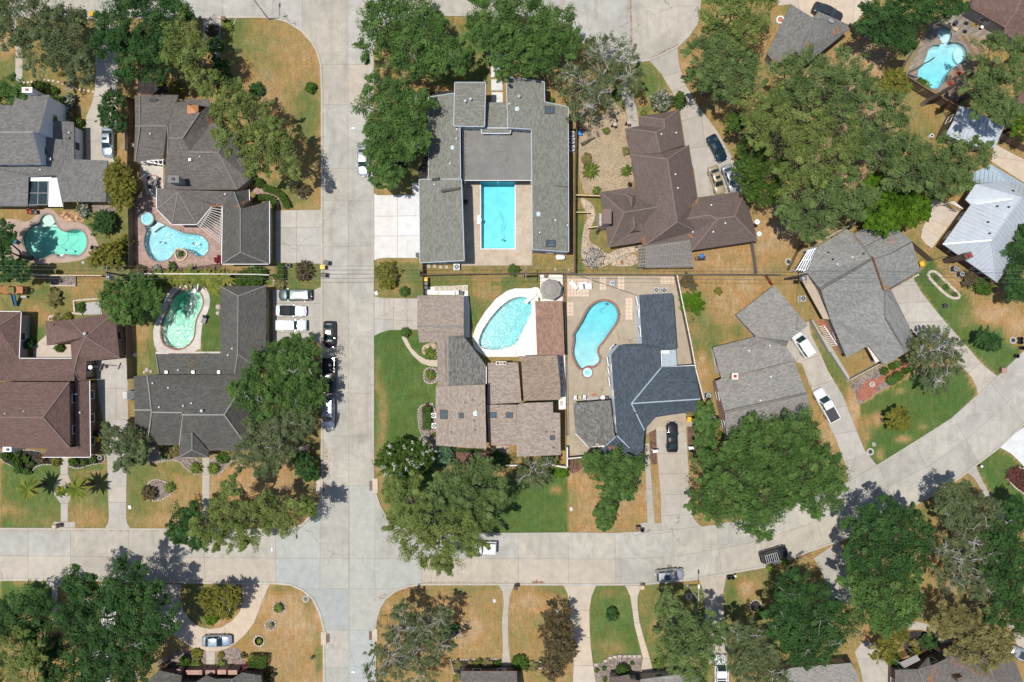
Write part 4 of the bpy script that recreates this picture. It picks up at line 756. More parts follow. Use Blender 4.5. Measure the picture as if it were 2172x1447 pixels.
    for x, y, wx, wy in skylights:
        p, n = hit(x, y); sx, sy = wx * SHEET[t][2] * K, wy * SHEET[t][2] * K; m = MB()
        sl_ = -n.x / max(n.z, .2),-n.y / max(n.z, .2)
        def q(dx, dy, dz): return (p.x + dx, p.y + dy, p.z + sl_[0] * dx + sl_[1] * dy + dz)
        def slab(x0, x1, y0, y1, z0, z1): m.add([q(x0, y0, z0), q(x1, y0, z0), q(x1, y1, z0), q(x0, y1, z0), q(x0, y0, z1), q(x1, y0, z1), q(x1, y1, z1), q(x0, y1, z1)],[(3,2,1,0),(4,5,6,7),(0,1,5,4),(1,2,6,5),(2,3,7,6),(3,0,4,7)])
        a, b = sx / 2, sy / 2; fr = .12
        slab(-a, a, -b, -b + fr, -.05,.16); slab(-a, a, b - fr, b, -.05,.16); slab(-a, -a + fr, -b + fr, b - fr, -.05,.16); slab(a - fr, a, -b + fr, b - fr, -.05,.16); so_ = m.out('skylight', M['darktrim'], r)
        m = MB(); slab(-a + fr, a - fr, -b + fr, b - fr, .0,.12); m.out('skylight_glass', M['skyglass'], so_)
    r_hit[r.name] = hit
    return r
r_hit = {}
def chimney(r, t, x, y, wx, wy, h, mat, top='stone', flue='darktrim', rz=0.0, capm='white'):
    p = W(P(t, x, y), h); s = SHEET[t][2] * K; wx, wy = wx * s, wy * s; m = MB(); m.box((p.x, p.y, (h - .12) / 2),(wx, wy, h - .12), rz); c = m.out('chimney', M[mat], r)
    m = MB(); m.box((p.x, p.y, h - .06),(wx + .16, wy + .16,.12), rz); m.out('chimney_cap', M[capm], c)
    m = MB(); m.box((p.x, p.y, h + .1),(min(wx, .8) * .5, min(wy, .8) * .5,.2), rz); m.out('flue', M[flue], c)
S = lambda m, f, **k: dict(m=m, f=f, **k)

# grey house at the top corner
h1 = house(1, 'grey shingled house with a white metal patio cover and teal pool behind', [
 S('rg', [[(-150,865,5.6),(105,865,5.6),(133,782,5.2),(405,780,5.2),(318,1090,7.3),(272,1088,7.3),(-150,1090,7.3)],[(-150,1090,7.3),(272,1088,7.3),(338,1352,5.6),(-150,1352,5.6)]], fascia='white', wall='palewall', cap='caplight', ov=.2, th=.25),
 S('rg', [[(357,985,4.4),(608,1005,2.9),(612,1312,2.9),(480,1445,3.8),(345,1445,4.4)],[(612,1312,2.9),(885,1320,2.9),(872,1661,2.7),(515,1661,2.7),(465,1446,3.6),(480,1445,3.8)]], fascia='darktrim', wall='palewall', cap=None),
 S('rg', [[(-150,1368,3.9),(345,1362,4.2),(465,1446,3.6),(235,1458,3.1),(228,1698,2.7),(-150,1696,2.7)]], fascia='darktrim', wall='palewall', cap=None),
 S('alum', [[(237,1457,2.75),(410,1455,2.75),(465,1446,2.85),(518,1700,2.5),(398,1700,2.5),(402,1490,2.7),(236,1490,2.7)]], fascia='white', walls=False, cap=None, seam=.42, uvseam=(1,0,0), seamslope=False, seammat='white', th=.1),
], vents=[(415,1065, 'box'),(575,1095, 'white'),(570,1138, 'dark'),(418,1312, 'box'),(340,1400, 'white')])
chimney(h1,1,222,740,72,34,6.6, 'white', flue='terracotta')
m = MB(); a = [W(P(1, *q),2.55) for q in ((238,1492),(396,1492),(390,1686),(230,1686))]; m.add(a, [(0,1,2,3)[::-1]]); m.out('screen_panel', M['glass'], h1)
m = MB()
for u in (0,.5,1): m.bar(a[0].lerp(a[1], u), a[3].lerp(a[2], u), .07,.08); m.bar(a[0].lerp(a[3], u), a[1].lerp(a[2], u), .07,.08)
m.out('screen_frame', M['greywall'], h1)

h2 = house(1, 'grey brown house with copper chimney cap beside the brick paved pool', [
 S('rgd', [[(1108,782,2.8),(1465,782,2.8),(1372,1040,5.0),(1112,1040,5.0)],[(1112,1040,5.0),(1372,1040,5.0),(1340,1300,2.8),(1100,1330,2.8)]], fascia='white', lines=[[(1146,782,2.85),(1152,1040,5.05),(1112,1325,2.8)],[(1152,1036,5.05),(1347,1036,5.05)]], cap='capgrey', ov=.3),
 S('rgd', [[(1362,838,3.0),(1535,838,3.0),(1640,930,4.6),(1500,1140,5.6),(1382,1137,5.6)],[(1500,1140,5.6),(1640,930,4.6),(1720,862,3.0),(1745,1005,2.9),(1558,1250,4.9)],[(1382,1137,5.6),(1500,1140,5.6),(1558,1250,4.9),(1795,1255,4.9),(1950,1561,2.9),(1345,1561,2.9)],[(1558,1250,4.9),(1745,1005,2.9),(1905,1080,2.9),(1795,1255,4.9)],[(1795,1255,4.9),(1905,1080,2.9),(2045,1480,2.9),(1950,1561,2.9)]], fascia='white', lines=[[(1364,840,3.05),(1384,1137,5.65),(1372,1350,4.1),(1350,1558,2.95)],[(1590,1255,4.95),(1740,1256,4.95)]], cap='capgrey'),
 S('rgd', [[(1518,815,2.6),(1720,815,2.6),(1720,880,3.2),(1535,850,3.0)]], fascia='white', cap=None),
 S('rgd', [[(1290,1546,2.8),(1290,1721,2.8),(1465,1582,4.4)],[(1290,1721,2.8),(1415,1846,2.8),(1465,1582,4.4)],[(1415,1846,2.8),(1618,1846,2.8),(1465,1582,4.4)],[(1618,1846,2.8),(1745,1692,2.8),(1465,1582,4.4)],[(1465,1582,4.4),(1745,1692,2.8),(1835,1696,2.9),(1925,1576,3.7),(1465,1564,4.5)],[(1465,1582,4.4),(1465,1564,4.5),(1290,1546,2.8)]], fascia='white', cap='capgrey', gutter='white'),
 S('rdark', [[(1832,1696,2.8),(1925,1578,4.6),(1978,1720,4.6),(1978,2076,4.6),(1825,2171,2.8)],[(1978,1720,4.6),(2215,1654,2.8),(2215,2171,2.8),(1978,2076,4.6)],[(1825,2171,2.8),(1978,2076,4.6),(2215,2171,2.8)],[(1925,1578,4.6),(2048,1560,2.9),(2050,1650,2.9),(1978,1720,4.6)]], fascia='white', cap='capgrey', gutter='white'),
], vents=[(1242,1103, 'white'),(1568,1318, 'box'),(1650,1292, 'pipe'),(1858,1600, 'white')], skylights=[(1267,826,66,24)])
m = MB(); a = W(P(1,1582,905),4.4); m.box((a.x, a.y, 2.1),(1.5,1.35,4.2)); c_ = m.out('chimney', M['brickbrown'], h2)
m = MB(); q = [W(P(1, *z),4.3) for z in ((1540,865),(1632,865),(1632,948),(1540,948))]; tp = W(P(1,1580,890),4.8); m.add(q + [tp],[(1,0,4),(2,1,4),(3,2,4),(0,3,4)]); m.out('chimney_cap', M['copper'], c_)
chimney(h2,5,1425,78,80,48,5.6, 'greywall', flue='darktrim', capm='capgrey')

h3 = house(9, 'dark maroon roofed house with two storeys and white gutters', [
 S('rmaroon', [[(-180,370,5.0),(570,370,5.0),(355,660,7.2),(-180,660,7.2)],[(570,370,5.0),(577,912,5.0),(355,660,7.2)],[(577,912,5.0),(400,918,4.9),(-180,916,4.9),(-180,660,7.2),(355,660,7.2)]], cap='capbrown', fascia='brownfascia', wall='brickbrown', lines=[[(548,375,5.05),(548,905,5.05)]], ov=.25),
 S('rmaroon', [[(620,365,3.7),(735,357,2.7),(742,987,2.7),(620,905,3.7)],[(620,905,3.7),(742,987,2.7),(345,987,2.7),(400,905,3.6)]], cap=None, fascia='white', wall='brickbrown', gutter='white'),
 S('rmaroon', [[(395,900,3.6),(430,842,4.6),(372,925,3.2)],[(430,842,4.6),(520,905,3.7),(395,900,3.6)]], cap='capbrown', walls=False),
 S('rmaroon', [[(150,177,2.7),(592,178,2.7),(606,300,3.4),(606,362,4.0),(25,362,4.0)]], cap=None, fascia='white', wall='tanwall', gutter='white'),
 S('rmaroon', [[(-180,-212,2.7),(172,-207,2.7),(-20,-85,4.4),(-180,-55,4.6)],[(172,-207,2.7),(155,177,2.7),(25,362,4.0),(-180,368,4.6),(-180,-55,4.6),(-20,-85,4.4)]], cap='capbrown', fascia='white', wall='greywall', gutter='white'),
 S('rmaroon', [[(575,-142,2.7),(945,-202,2.7),(705,-2,4.6)],[(945,-202,2.7),(985,172,2.7),(705,-2,4.6)],[(985,172,2.7),(712,200,2.7),(640,150,3.5),(705,-2,4.6)],[(705,-2,4.6),(640,150,3.5),(605,300,3.3),(590,178,2.75),(580,50,2.7),(385,68,2.7),(375,-127,2.7),(575,-142,2.7)],[(640,150,3.5),(712,200,2.7),(705,357,2.7),(606,362,3.6),(605,300,3.3)]], cap='capbrown', fascia='brownfascia', wall='tanwall'),
], vents=[(710,-28, 'turbine'),(50,628, 'pipe'),(205,608, 'pipe'),(620,542, 'box'),(630,470, 'white'),(665,620, 'white'),(440,-100, 'dark')])
m = MB(); a = W(P(9,58,925),5.2); m.box((a.x, a.y, 2.6),(1.3,.75,5.2)); c_ = m.out('chimney', M['palewall'], h3); m = MB(); m.box((a.x + .15, a.y, 5.28),(.35,.35,.16)); m.out('flue', M['darktrim'], c_)

h4 = house(9, 'weathered dark grey house with pale ridge lines and a front porch', [
 S('rdark', [[(1205,310,2.8),(2050,308,2.8),(1845,640,5.6),(1505,640,5.6),(1500,622,5.6),(1245,618,5.6)],[(2050,308,2.8),(2055,930,2.8),(1845,640,5.6)],[(1245,618,5.6),(1500,622,5.6),(1505,640,5.6),(1845,640,5.6),(2055,930,2.8),(1715,935,2.8),(1470,890,2.8),(1205,890,2.8)]], cap='caplight', fascia='darktrim', lines=[[(1210,312,2.85),(1228,450,4.1),(1246,618,5.65),(1232,740,4.5),(1210,888,2.85)],[(1502,630,5.62),(1490,760,4.2),(1476,890,2.85)]]),
 S('rdark', [[(1098,325,2.6),(1215,312,2.75),(1246,600,4.9),(1108,600,4.7)],[(1108,600,4.7),(1246,600,4.9),(1215,885,2.75),(1205,805,2.8),(1110,772,2.6)]], cap='caplight', fascia='darktrim'),
 S('rdark', [[(1490,785,4.3),(1580,785,4.3),(1580,927,4.3),(1470,990,2.75)],[(1580,927,4.3),(1718,990,2.75),(1470,990,2.75)],[(1580,785,4.3),(1715,935,2.85),(1718,990,2.75),(1580,927,4.3)]], cap='capgrey', fascia='darktrim', walls=False),
 S('rdark', [[(1278,140,2.7),(1930,140,2.7),(1930,306,3.6),(1303,304,3.6)]], cap='capgrey', fascia='darktrim', lines=[[(1280,142,2.75),(1306,300,3.65)]]),
 S('rdark', [[(1812,-417,2.7),(2190,-422,2.7),(1960,-337,4.4)],[(1812,-417,2.7),(1960,-337,4.4),(1955,140,4.4),(1930,306,3.7),(1812,145,2.7)],[(1960,-337,4.4),(2190,-422,2.7),(2190,140,2.7),(2110,250,2.8),(1955,140,4.4)],[(1955,140,4.4),(2110,250,2.8),(2050,320,2.8),(1930,306,3.7)]], cap='capgrey', fascia='darktrim'),
], vents=[(1375,288, 'box'),(1595,288, 'box'),(1805,288, 'box'),(1472,272, 'white'),(1262,380, 'white'),(1390,415, 'white'),(1315,575, 'white'),(1512,565, 'white'),(1580,543, 'white'),(1668,605, 'turbine'),(1880,148, 'white'),(1915,95, 'white')])
m = MB()
for q in ((1490,980),(1700,980)): a = W(P(9, *q),2.5); m.box((a.x, a.y, 1.25),(.2,.2,2.5))
m.out('porch_post', M['white'], h4)

h5 = house(2, 'modern U-shaped house of olive grey shed roofs around a rectangular pool', [
 S('rmod', [[(1432,800,2.8),(1648,768,4.4),(1688,1050,4.8),(1692,1476,4.8),(1432,1480,2.8)]], fascia='bluegrey', wall='bluegrey', cap=None, ov=.05, gutter='trimblue', gall=True),
 S('rmod', [[(1355,1478,2.8),(1700,1476,5.0),(1722,2142,5.0),(1362,2160,2.8)]], fascia='bluegrey', wall='bluegrey', cap=None, ov=.05, gutter='trimblue', gall=True),
 S('rmod', [[(1648,680,5.6),(1898,680,5.6),(1890,1040,5.2),(1640,1036,5.2)]], fascia='bluegrey', wall='bluegrey', cap=None, ov=.05, gutter='trimblue', gall=True),
 S('rmod', [[(1905,842,3.6),(2068,842,3.6),(2082,1060,3.9),(1890,1060,3.9)]], fascia='bluegrey', wall='bluegrey', cap=None, ov=.1),
 S('rmod', [[(1865,1056,4.1),(2105,1056,4.1),(2103,1095,4.1),(1870,1095,4.1)]], fascia='palewall', wall='bluegrey', cap=None, ov=.02, gutter='palewall'),
 S('rmod', [[(2072,632,5.0),(2382,675,4.3),(2384,840,4.3),(2578,882,3.8),(2582,2071,3.8),(2288,2051,5.0),(2280,1062,5.0),(2086,1050,5.0)]], fascia='bluegrey', wall='bluegrey', cap=None, ov=.05, gutter='trimblue', gall=True, lines=[]),
 S('flatroof', [[(1715,1075,3.2),(2281,1075,3.2),(2281,1482,3.1),(1720,1482,3.1)]], fascia='white', wall='bluegrey', cap=None, walls=False, gutter='white', gall=True),
], vents=[(1735,838, 'turbine'),(1778,822, 'turbine'),(1665,1068, 'white'),(1660,1145, 'white'),(1630,1215, 'dome', .3),(1608,1348, 'white'),(2095,860, 'white'),(2160,897, 'dome', .32),(2176,800, 'turbine'),(1480,1520, 'white'),(2334,1762, 'dome', .32),(2475,1815, 'white'),(2575,1855, 'white'),(2345,1915, 'white')], skylights=[(2426,907,80,62),(2436,2004,80,56)])
m = MB()
for q0, q1, h in (((1462,1480),(1520,1470),3.7),((1535,1573),(1690,1550),4.6)): m.bar(W(P(2, *q0), h), W(P(2, *q1), h + .5), .35,.4)
m.out('roof_curb', M['darktrim'], h5)
m = MB(); m.bar(W(P(3,196,1515),4.6), W(P(3,485,1538),3.95), .12,.14); m.out('roof_curb', M['rmod'], h5)
m = MB()
for x in (1725,2000,2275): a = W(P(2, x, 1476),2.9); m.box((a.x, a.y, 1.45),(.2,.2,2.9))
m.out('patio_post', M['white'], h5)

BR = dict(cap='capbrown', fascia='brownfascia', wall='tanwall')
h6 = house(3, 'rambling brown hip roofed house with a stone chimney and lattice patio cover', [
 S('rbrown', [[(1070,958,2.8),(1397,905,2.8),(1275,985,4.3)],[(1070,958,2.8),(1275,985,4.3),(1275,1055,4.3),(1105,1030,2.9),(1072,1036,2.8)],[(955,1058,2.8),(1072,1036,2.8),(1105,1030,2.9),(1275,1055,4.3),(1205,1090,4.9)],[(955,1058,2.8),(1205,1090,4.9),(1240,1258,4.9),(1000,1275,2.9)],[(1397,905,2.8),(1445,1195,2.8),(1240,1258,4.9),(1205,1090,4.9),(1275,1055,4.3),(1275,985,4.3)]], **BR),
 S('rbrown', [[(1000,1275,2.9),(1240,1258,4.6),(1480,1195,2.8),(1300,1310,5.5)],[(1000,1275,2.9),(1300,1310,5.5),(1380,1827,5.5),(1118,2020,2.9),(1100,1840,3.0),(1215,1706,4.7),(1060,1632,2.95)],[(1380,1827,5.5),(1535,1900,3.0),(1485,1965,2.9),(1118,2020,2.9)],[(1480,1195,2.8),(1550,1625,2.8),(1460,1800,4.0),(1535,1900,3.0),(1380,1827,5.5),(1300,1310,5.5)]], **BR),
 S('rbrown', [[(748,1581,2.8),(1045,1536,2.8),(1060,1632,2.9),(1215,1706,4.7),(945,1748,4.7)],[(748,1581,2.8),(945,1748,4.7),(820,2036,2.8)],[(945,1748,4.7),(1215,1706,4.7),(1098,1838,3.2),(1115,1990,2.8),(820,2036,2.8)]], **BR),
 S('rbrown', [[(1550,1625,2.8),(1935,1571,2.8),(1855,1781,4.9),(1715,1801,4.9),(1640,1770,4.5),(1460,1801,4.2)],[(1935,1571,2.8),(2045,1981,2.8),(1855,1781,4.9)],[(1855,1781,4.9),(2045,1981,2.8),(1503,2061,2.8),(1715,1801,4.9)],[(1715,1801,4.9),(1503,2061,2.8),(1490,1940,2.9),(1535,1900,3.1),(1460,1801,4.2),(1640,1770,4.5)]], **BR),
 S('rbrown', [[(975,1836,4.0),(1022,1784,4.9),(1030,1868,4.7),(992,1912,3.9)],[(1022,1784,4.9),(1074,1898,3.9),(1030,1868,4.7)],[(992,1912,3.9),(1030,1868,4.7),(1074,1898,3.9)]], walls=False, **BR),
 S('rbrown', [[(945,1603,3.7),(1000,1625,4.4),(1008,1702,4.9)],[(1000,1625,4.4),(1030,1600,3.7),(1032,1660,4.1),(1008,1702,4.9)],[(945,1603,3.7),(1030,1600,3.7),(1000,1625,4.4)]], walls=False, **BR),
], vents=[(1250,1108, 'white'),(1372,1096, 'white'),(1365,1437, 'white'),(1385,1550, 'white'),(1660,1690, 'white'),(1775,1838, 'white'),(1676,1910, 'white'),(1508,1910, 'white')])
m = MB(); a = W(P(7,806,385),5.6); m.box((a.x, a.y, 2.8),(1.05,2.0,5.6)); m.box((a.x - .35, a.y, 1.5),(1.2,2.4,3.0), taper=.8); c_ = m.out('chimney', M['stone'], h6); m = MB(); m.box((a.x, a.y, 5.66),(1.25,2.2,.12)); m.out('chimney_cap', M['capbrown'], c_)

h7 = house(4, 'grey gabled house with double ridge beside the concrete court in the top corner', [
 S('rg', [[(255,36,2.8),(440,148,2.9),(435,155,4.4),(292,425,4.4),(130,530,2.8),(55,440,2.8)],[(440,148,2.9),(478,92,2.8),(700,190,2.8),(740,235,2.8),(608,345,2.8),(400,510,2.8),(292,425,4.4),(435,155,4.4)]], cap='capgrey', fascia='darktrim', wall='greywall', lines=[[(418,148,4.42),(285,418,4.42)]], linew=.1),
], vents=[(570,175, 'box'),(585,185, 'box')])
h8 = house(4, 'brown hip roofed house in the far corner above the plank deck', [
 S('rmaroon', [[(1800,-90,2.8),(1722,62,2.8),(2012,228,2.8),(2100,100,4.0),(2190,-90,4.4)],[(2100,100,4.0),(2012,228,2.8),(2000,290,2.8),(2120,330,2.8),(2400,300,2.8),(2400,-90,4.2),(2190,-90,4.4)]], cap='capbrown', fascia='darktrim', wall='greywall'),
])
h9 = house(8, 'house with bright standing seam metal roof and brown brick walls', [
 S('metalroof', [[(1505,612,3.2),(1735,288,3.2),(1780,282,3.4),(2070,240,5.2),(2150,228,5.6),(1905,580,5.6)],[(1780,282,3.4),(1735,288,3.2),(1690,245,3.2),(1775,118,3.2),(2030,95,3.4),(2150,228,5.6),(2070,240,5.2)],[(1505,612,3.2),(1905,580,5.6),(1950,928,3.2)],[(1905,580,5.6),(2150,228,5.6),(2340,400,3.2),(1950,928,3.2)],[(2150,228,5.6),(2030,95,3.4),(2200,140,3.2),(2340,400,3.2)]], cap='alum', capw=.14, fascia='greywall', wall='brickbrown', seam=.62, uvseam=(1,0,0), seammat='seamgrey', ov=.6),
 S('metalblue', [[(1905,-40,2.6),(2230,150,2.6),(2200,210,3.1),(2030,97,3.1),(1780,112,3.1),(1690,52,2.6)]], cap=None, fascia='greywall', walls=False, seam=.62, uvseam=(1,0,0), seammat='seamgrey'),
], vents=[(1950,302, 'dark'),(2045,308, 'dark'),(1875,432, 'dark'),(1888,525, 'dark'),(2080,175, 'dark')])
chimney(h9,8,1718,708,52,40,5.4, 'brickbrown', flue='red', rz=.5, capm='brickbrown')
h9b = house(4, 'small garage with a pale metal roof dappled by tree shade', [
 S('metalroof', [[(1645,868,3.2),(2018,1026,3.2),(1975,1120,3.9),(1590,1000,3.9)],[(1590,1000,3.9),(1975,1120,3.9),(1930,1218,3.2),(1750,1200,3.2),(1528,1108,3.2)]], cap='alum', fascia='greywall', wall='brickbrown', seam=.62, uvseam=(1,0,0), seammat='seamgrey', ov=.3)], name='garage', cat='garage')

h10 = house(8, 'big angular grey house with timber trim strip and red tiled side court', [
 S('rgl', [[(385,848,2.8),(475,632,2.8),(718,490,2.8),(770,532,2.9),(925,735,5.0),(500,988,5.0)],[(770,532,2.9),(905,452,2.8),(1115,478,2.8),(1250,590,4.4),(1080,690,4.6),(925,735,5.0)],[(925,735,5.0),(1080,690,4.6),(1250,590,4.4),(1320,832,2.8),(1075,985,2.9),(1022,995,4.4)],[(500,988,5.0),(925,735,5.0),(1022,995,4.4),(1030,1220,4.6),(1170,1447,4.6),(1192,1512,4.4),(1020,1612,2.8),(890,1447,2.8),(712,1547,2.8),(580,1235,3.0)],[(1030,1220,4.6),(1022,995,4.4),(1080,990,3.2),(1225,1280,2.8),(1275,1460,2.8),(1192,1512,4.4),(1170,1447,4.6)]], cap='capnone', fascia='darktrim', wall='tanwall', capw=.2, linemat='darktrim', lines=[[(845,645,4.0),(1022,548,3.6)],[(1075,695,4.65),(1250,595,4.45)],[(500,992,5.05),(922,742,5.05)],[(494,975,4.95),(915,728,4.95)],[(1030,1222,4.65),(1165,1447,4.65)]], linew=.1),
 S('tanwall', [[(318,862,2.5),(382,852,2.6),(500,990,2.7),(580,1232,2.7),(520,1228,2.5)]], cap=None, fascia='darktrim', walls=False),
], vents=[(562,680, 'dark'),(600,737, 'dark'),(755,720, 'white'),(850,692, 'dark'),(628,780, 'turbine'),(1055,538, 'dark')])
m = MB(); m.bar(W(P(8,926,718),5.3), W(P(8,1020,995),4.7), .13,.5); m.out('parapet_board', M['woodbrown'], h10)

h11 = house(0, 'light grey stepped roof house between the two driveways with a pickup', [
 S('rlight', [[(1512,737,2.8),(1603,714,2.8),(1668,735,4.6),(1688,764,4.0),(1530,803,4.0)],[(1603,714,2.8),(1561,668,2.8),(1642,605,2.8),(1714,690,2.8),(1674,722,2.9),(1668,735,4.6)]], cap='capnone', fascia='darktrim', wall='offwhite'),
 S('rlight', [[(1517,808,3.4),(1530,803,3.6),(1684,765,3.4),(1712,836,5.0),(1537,876,5.0)],[(1537,876,5.0),(1712,836,5.0),(1722,897,2.8),(1542,940,2.8)]], cap='capnone', fascia='darktrim', wall='brickpink', lines=[[(1538,872,5.0),(1711,833,5.0)],[(1517,808,3.45),(1684,765,3.45)]], linemat='darktrim', linew=.1),  # second line is no cap: dark strip paints the roof step's edge and shadow
], vents=[(1588,744, 'white'),(1586,802, 'pipe'),(1634,799, 'white'),(1612,849, 'white'),(1632,733, 'white')])
chimney(h11,11,1858,322,42,44,5.0, 'brickpink', flue='red', capm='offwhite')

h12 = house(11, 'slate blue shingled house with tall white walls facing the figure eight pool', [
 S('rnavy', [[(1068,-347,5.0),(1345,-362,6.2),(1380,100,6.2),(1240,108,5.9),(1250,252,5.9),(1005,547,6.4),(1112,768,5.2),(1098,990,4.9),(985,905,5.0),(885,800,5.0),(838,148,5.0),(905,65,5.1),(1092,55,5.2)],[(1250,252,5.9),(1526,237,5.1),(1571,510,6.6),(1005,547,6.4)],[(1005,547,6.4),(1571,510,6.6),(1540,520,6.4),(1536,612,5.1),(1205,660,5.1),(1112,768,5.2)]], cap='capblue', fascia='white', wall='palewall', ov=.12),
 S('rspeck', [[(525,545,3.4),(832,520,3.6),(868,805,4.2),(790,890,3.2),(655,905,2.8),(545,790,2.8)]], cap='capgrey', fascia='white', wall='offwhite', gutter='alum', ov=.3),
 S('rnavy', [[(885,808,4.8),(990,910,4.8),(1096,988,4.7),(1090,1010,4.5),(700,1000,2.6),(795,892,3.3)]], cap='capblue', fascia='white', wall='palewall', lines=[[(886,812,4.85),(990,912,4.85)],[(880,815,4.6),(797,892,3.4)]], linemat='capblue', ov=.2),
], vents=[(870,240, 'dark'),(895,455, 'dark'),(1038,625, 'dark'),(1280,500, 'dark'),(1052,790, 'dark'),(1105,-190, 'dark'),(1495,485, 'dark')])
m = MB(); q = G(11,[(1252,110),(1372,104),(1380,236),(1258,245)],3.4); m.prism(q, 3.2,3.4); m.out('balcony_deck', M['bluegrey'], h12)
m = MB(); bq = [W(P(11, *z),4.0) for z in ((1246,110),(1252,250),(1526,232))]; m.bar(bq[0], bq[1], .12,.9); m.bar(bq[1], bq[2], .12,.9); m.out('parapet', M['white'], h12)
m = MB(); a = W(P(11,1282,122),3.7); m.box((a.x, a.y, 3.7),(1.2,.45,.6)); m.out('planter_box', M['white'], h12)
for (x0, y0),(x1, y1) in (((800,165),(812,235)),((806,250),(818,300)),((815,330),(822,400)),((820,95),(858,62)),((1040,-330),(1052,-260)),((1055,-230),(1065,-160)),((1068,-90),(1082,20))):
    m = MB(); a, b = W(P(11, x0, y0),3.2), W(P(11, x1, y1),3.2); m.bar(a, b, .12,1.1); wo = m.out('window', M['white'], h12); n_ = Vector((b.y - a.y, a.x - b.x, 0)).normalized(); n_ = n_ if n_.dot(-a) > 0 else -n_
    m = MB(); m.bar(a.lerp(b, .07) + n_ * .05, a.lerp(b, .93) + n_ * .05,.06,.95); m.out('pane', M['pane'], wo)
m = MB(); a = W(P(11,722,888),2.9); m.box((a.x, a.y, 1.4),(2.3,.7,2.8)); m.ring((a.x, a.y), .16,.24,2.8,3.2,10); m.out('entry_block', M['offwhite'], h12)

TN = dict(fascia='brownfascia', wall='offwhite', cap=None)
h13 = house(10, 'large tan house of staggered shed roofs with skylights around a white pool deck', [
 S('rtan', [[(1338,-340,2.8),(1722,-346,2.8),(1720,-86,4.3),(1338,-88,4.3)],[(1338,-88,4.3),(1720,-86,4.3),(1722,-8,3.6),(1592,-8,3.6),(1500,45,3.0),(1355,45,3.0)]], fascia='brownfascia', wall='offwhite', cap='capgrey'),
 S('rtan', [[(1500,30,3.0),(1594,-8,5.0),(1596,400,5.0),(1508,402,3.0)]], **TN),
 S('rspeck', [[(1594,-8,5.0),(1705,-12,4.6),(1905,245,3.8),(1903,390,3.8),(1596,400,5.0)]], fascia='white', wall='white', cap=None, gutter='white', ov=.05),
 S('rtan', [[(1490,405,3.2),(1600,402,4.0),(1896,390,5.6),(1906,920,5.6),(1492,892,3.2)]], fascia='brownfascia', wall='offwhite', cap=None, ov=.15),
 S('rtan', [[(1918,212,3.1),(2168,208,3.1),(2196,540,3.1),(1915,552,3.1)]], **TN),
 S('rtan', [[(1908,558,3.4),(2154,556,3.4),(2156,892,3.1),(1930,888,3.1)]], fascia='redtrim', wall='offwhite', cap=None, gutter='redtrim'),
 S('rtan2', [[(2164,158,4.8),(2490,150,4.8),(2516,405,4.4),(2516,515,4.2),(2214,525,4.4),(2194,210,4.8)]], **TN),
 S('rtan', [[(2156,560,4.2),(2189,545,4.2),(2454,535,4.3),(2456,622,4.2),(2514,626,4.1),(2518,970,3.8),(2156,986,3.6)]], **TN),
], vents=[(1735,540, 'dark'),(1792,520, 'dark'),(1808,690, 'dark'),(1812,765, 'dark'),(1618,782, 'dark'),(1818,628, 'dome', .34),(2400,780, 'dark'),(2460,910, 'dark'),(2462,780, 'dark')], skylights=[(1556,636,62,72),(1700,646,36,44),(1962,642,54,46),(2096,642,54,46),(2449,828,40,38)])
m = MB(); a = W(P(10,2028,216),3.6); m.box((a.x, a.y, 1.8),(1.6,.55,3.6)); c_ = m.out('chimney', M['offwhite'], h13)
for dx in (-.5,0,.5): m = MB(); m.box((a.x + dx, a.y, 3.68),(.34,.34,.16)); m.out('flue', M['terracotta' if dx == 0 else 'darktrim'], c_)
h13b = house(7, 'redwood shingled pool cabana beside the white pool deck', [S('rred', [[(213,1082,3.1),(440,1080,2.8),(456,1528,2.8),(230,1528,3.1)]], fascia='brownfascia', wall='offwhite', cap=None)], name='cabana', cat='cabana')

h14 = house(13, 'dark roofed house with stepped pink brick front at the lower edge', [
 S('rdark', [[(1225,1425,2.9),(1310,1350,2.9),(1495,1392,2.9),(1490,1447,3.4),(1400,1600,4.4),(1235,1600,3.0)],[(1490,1447,3.4),(1610,1447,3.2),(1700,1390,2.9),(1770,1420,2.9),(1910,1420,3.0),(1910,1600,4.4),(1400,1600,4.4)],[(1910,1420,3.0),(1990,1368,2.9),(2148,1392,2.9),(2170,1600,3.0),(1910,1600,4.4)]], cap='capgrey', fascia='darktrim', wall='brickbrown', nowin=True)])
for i, (x0, x1, y) in enumerate(((1456,1486,1357),(1532,1665,1365),(1692,1770,1365),(1790,1862,1362),(1878,1952,1365))):
    m = MB(); a, b = W(P(13, x0, y),1.8), W(P(13, x1, y),1.8); m.bar(Vector((a.x, a.y, .95)), Vector((b.x, b.y, .95)), .7,1.9); m.out('brick_pier', M['brickpink'], h14)
h15 = house(14, 'low brown grey roof cut by the lower edge beyond the black planting strip', [S('rgd', [[(1697,1362,2.8),(2158,1362,2.8),(2165,1620,4.4),(1690,1620,4.4)]], cap=None, fascia='brownfascia', wall='brickbrown', gutter='capbrown')])
h16 = house(15, 'grey roofed house at the lower edge behind the round clipped bush', [
 S('rlight', [[(1080,1428,2.9),(1390,1388,2.9),(1575,1410,2.9),(1600,1640,4.4),(1080,1640,4.4)]], cap=None, fascia='darktrim', wall='tanwall', gutter='capgrey'),
 S('rbrown', [[(820,1412,2.6),(912,1404,2.6),(985,1388,2.7),(1000,1425,2.8),(1085,1440,2.9),(1085,1640,4.0),(820,1640,4.0)]], cap=None, fascia='offwhite', wall='tanwall')])
h17 = house(16, 'pale grey roofed house showing between dense oaks at the lower edge', [S('rlight', [[(130,1388,2.9),(250,1330,2.9),(750,1288,2.9),(800,1380,2.9),(870,1650,2.9),(500,1650,4.6),(130,1650,4.0)]], cap=None, fascia='darktrim', wall='tanwall')])
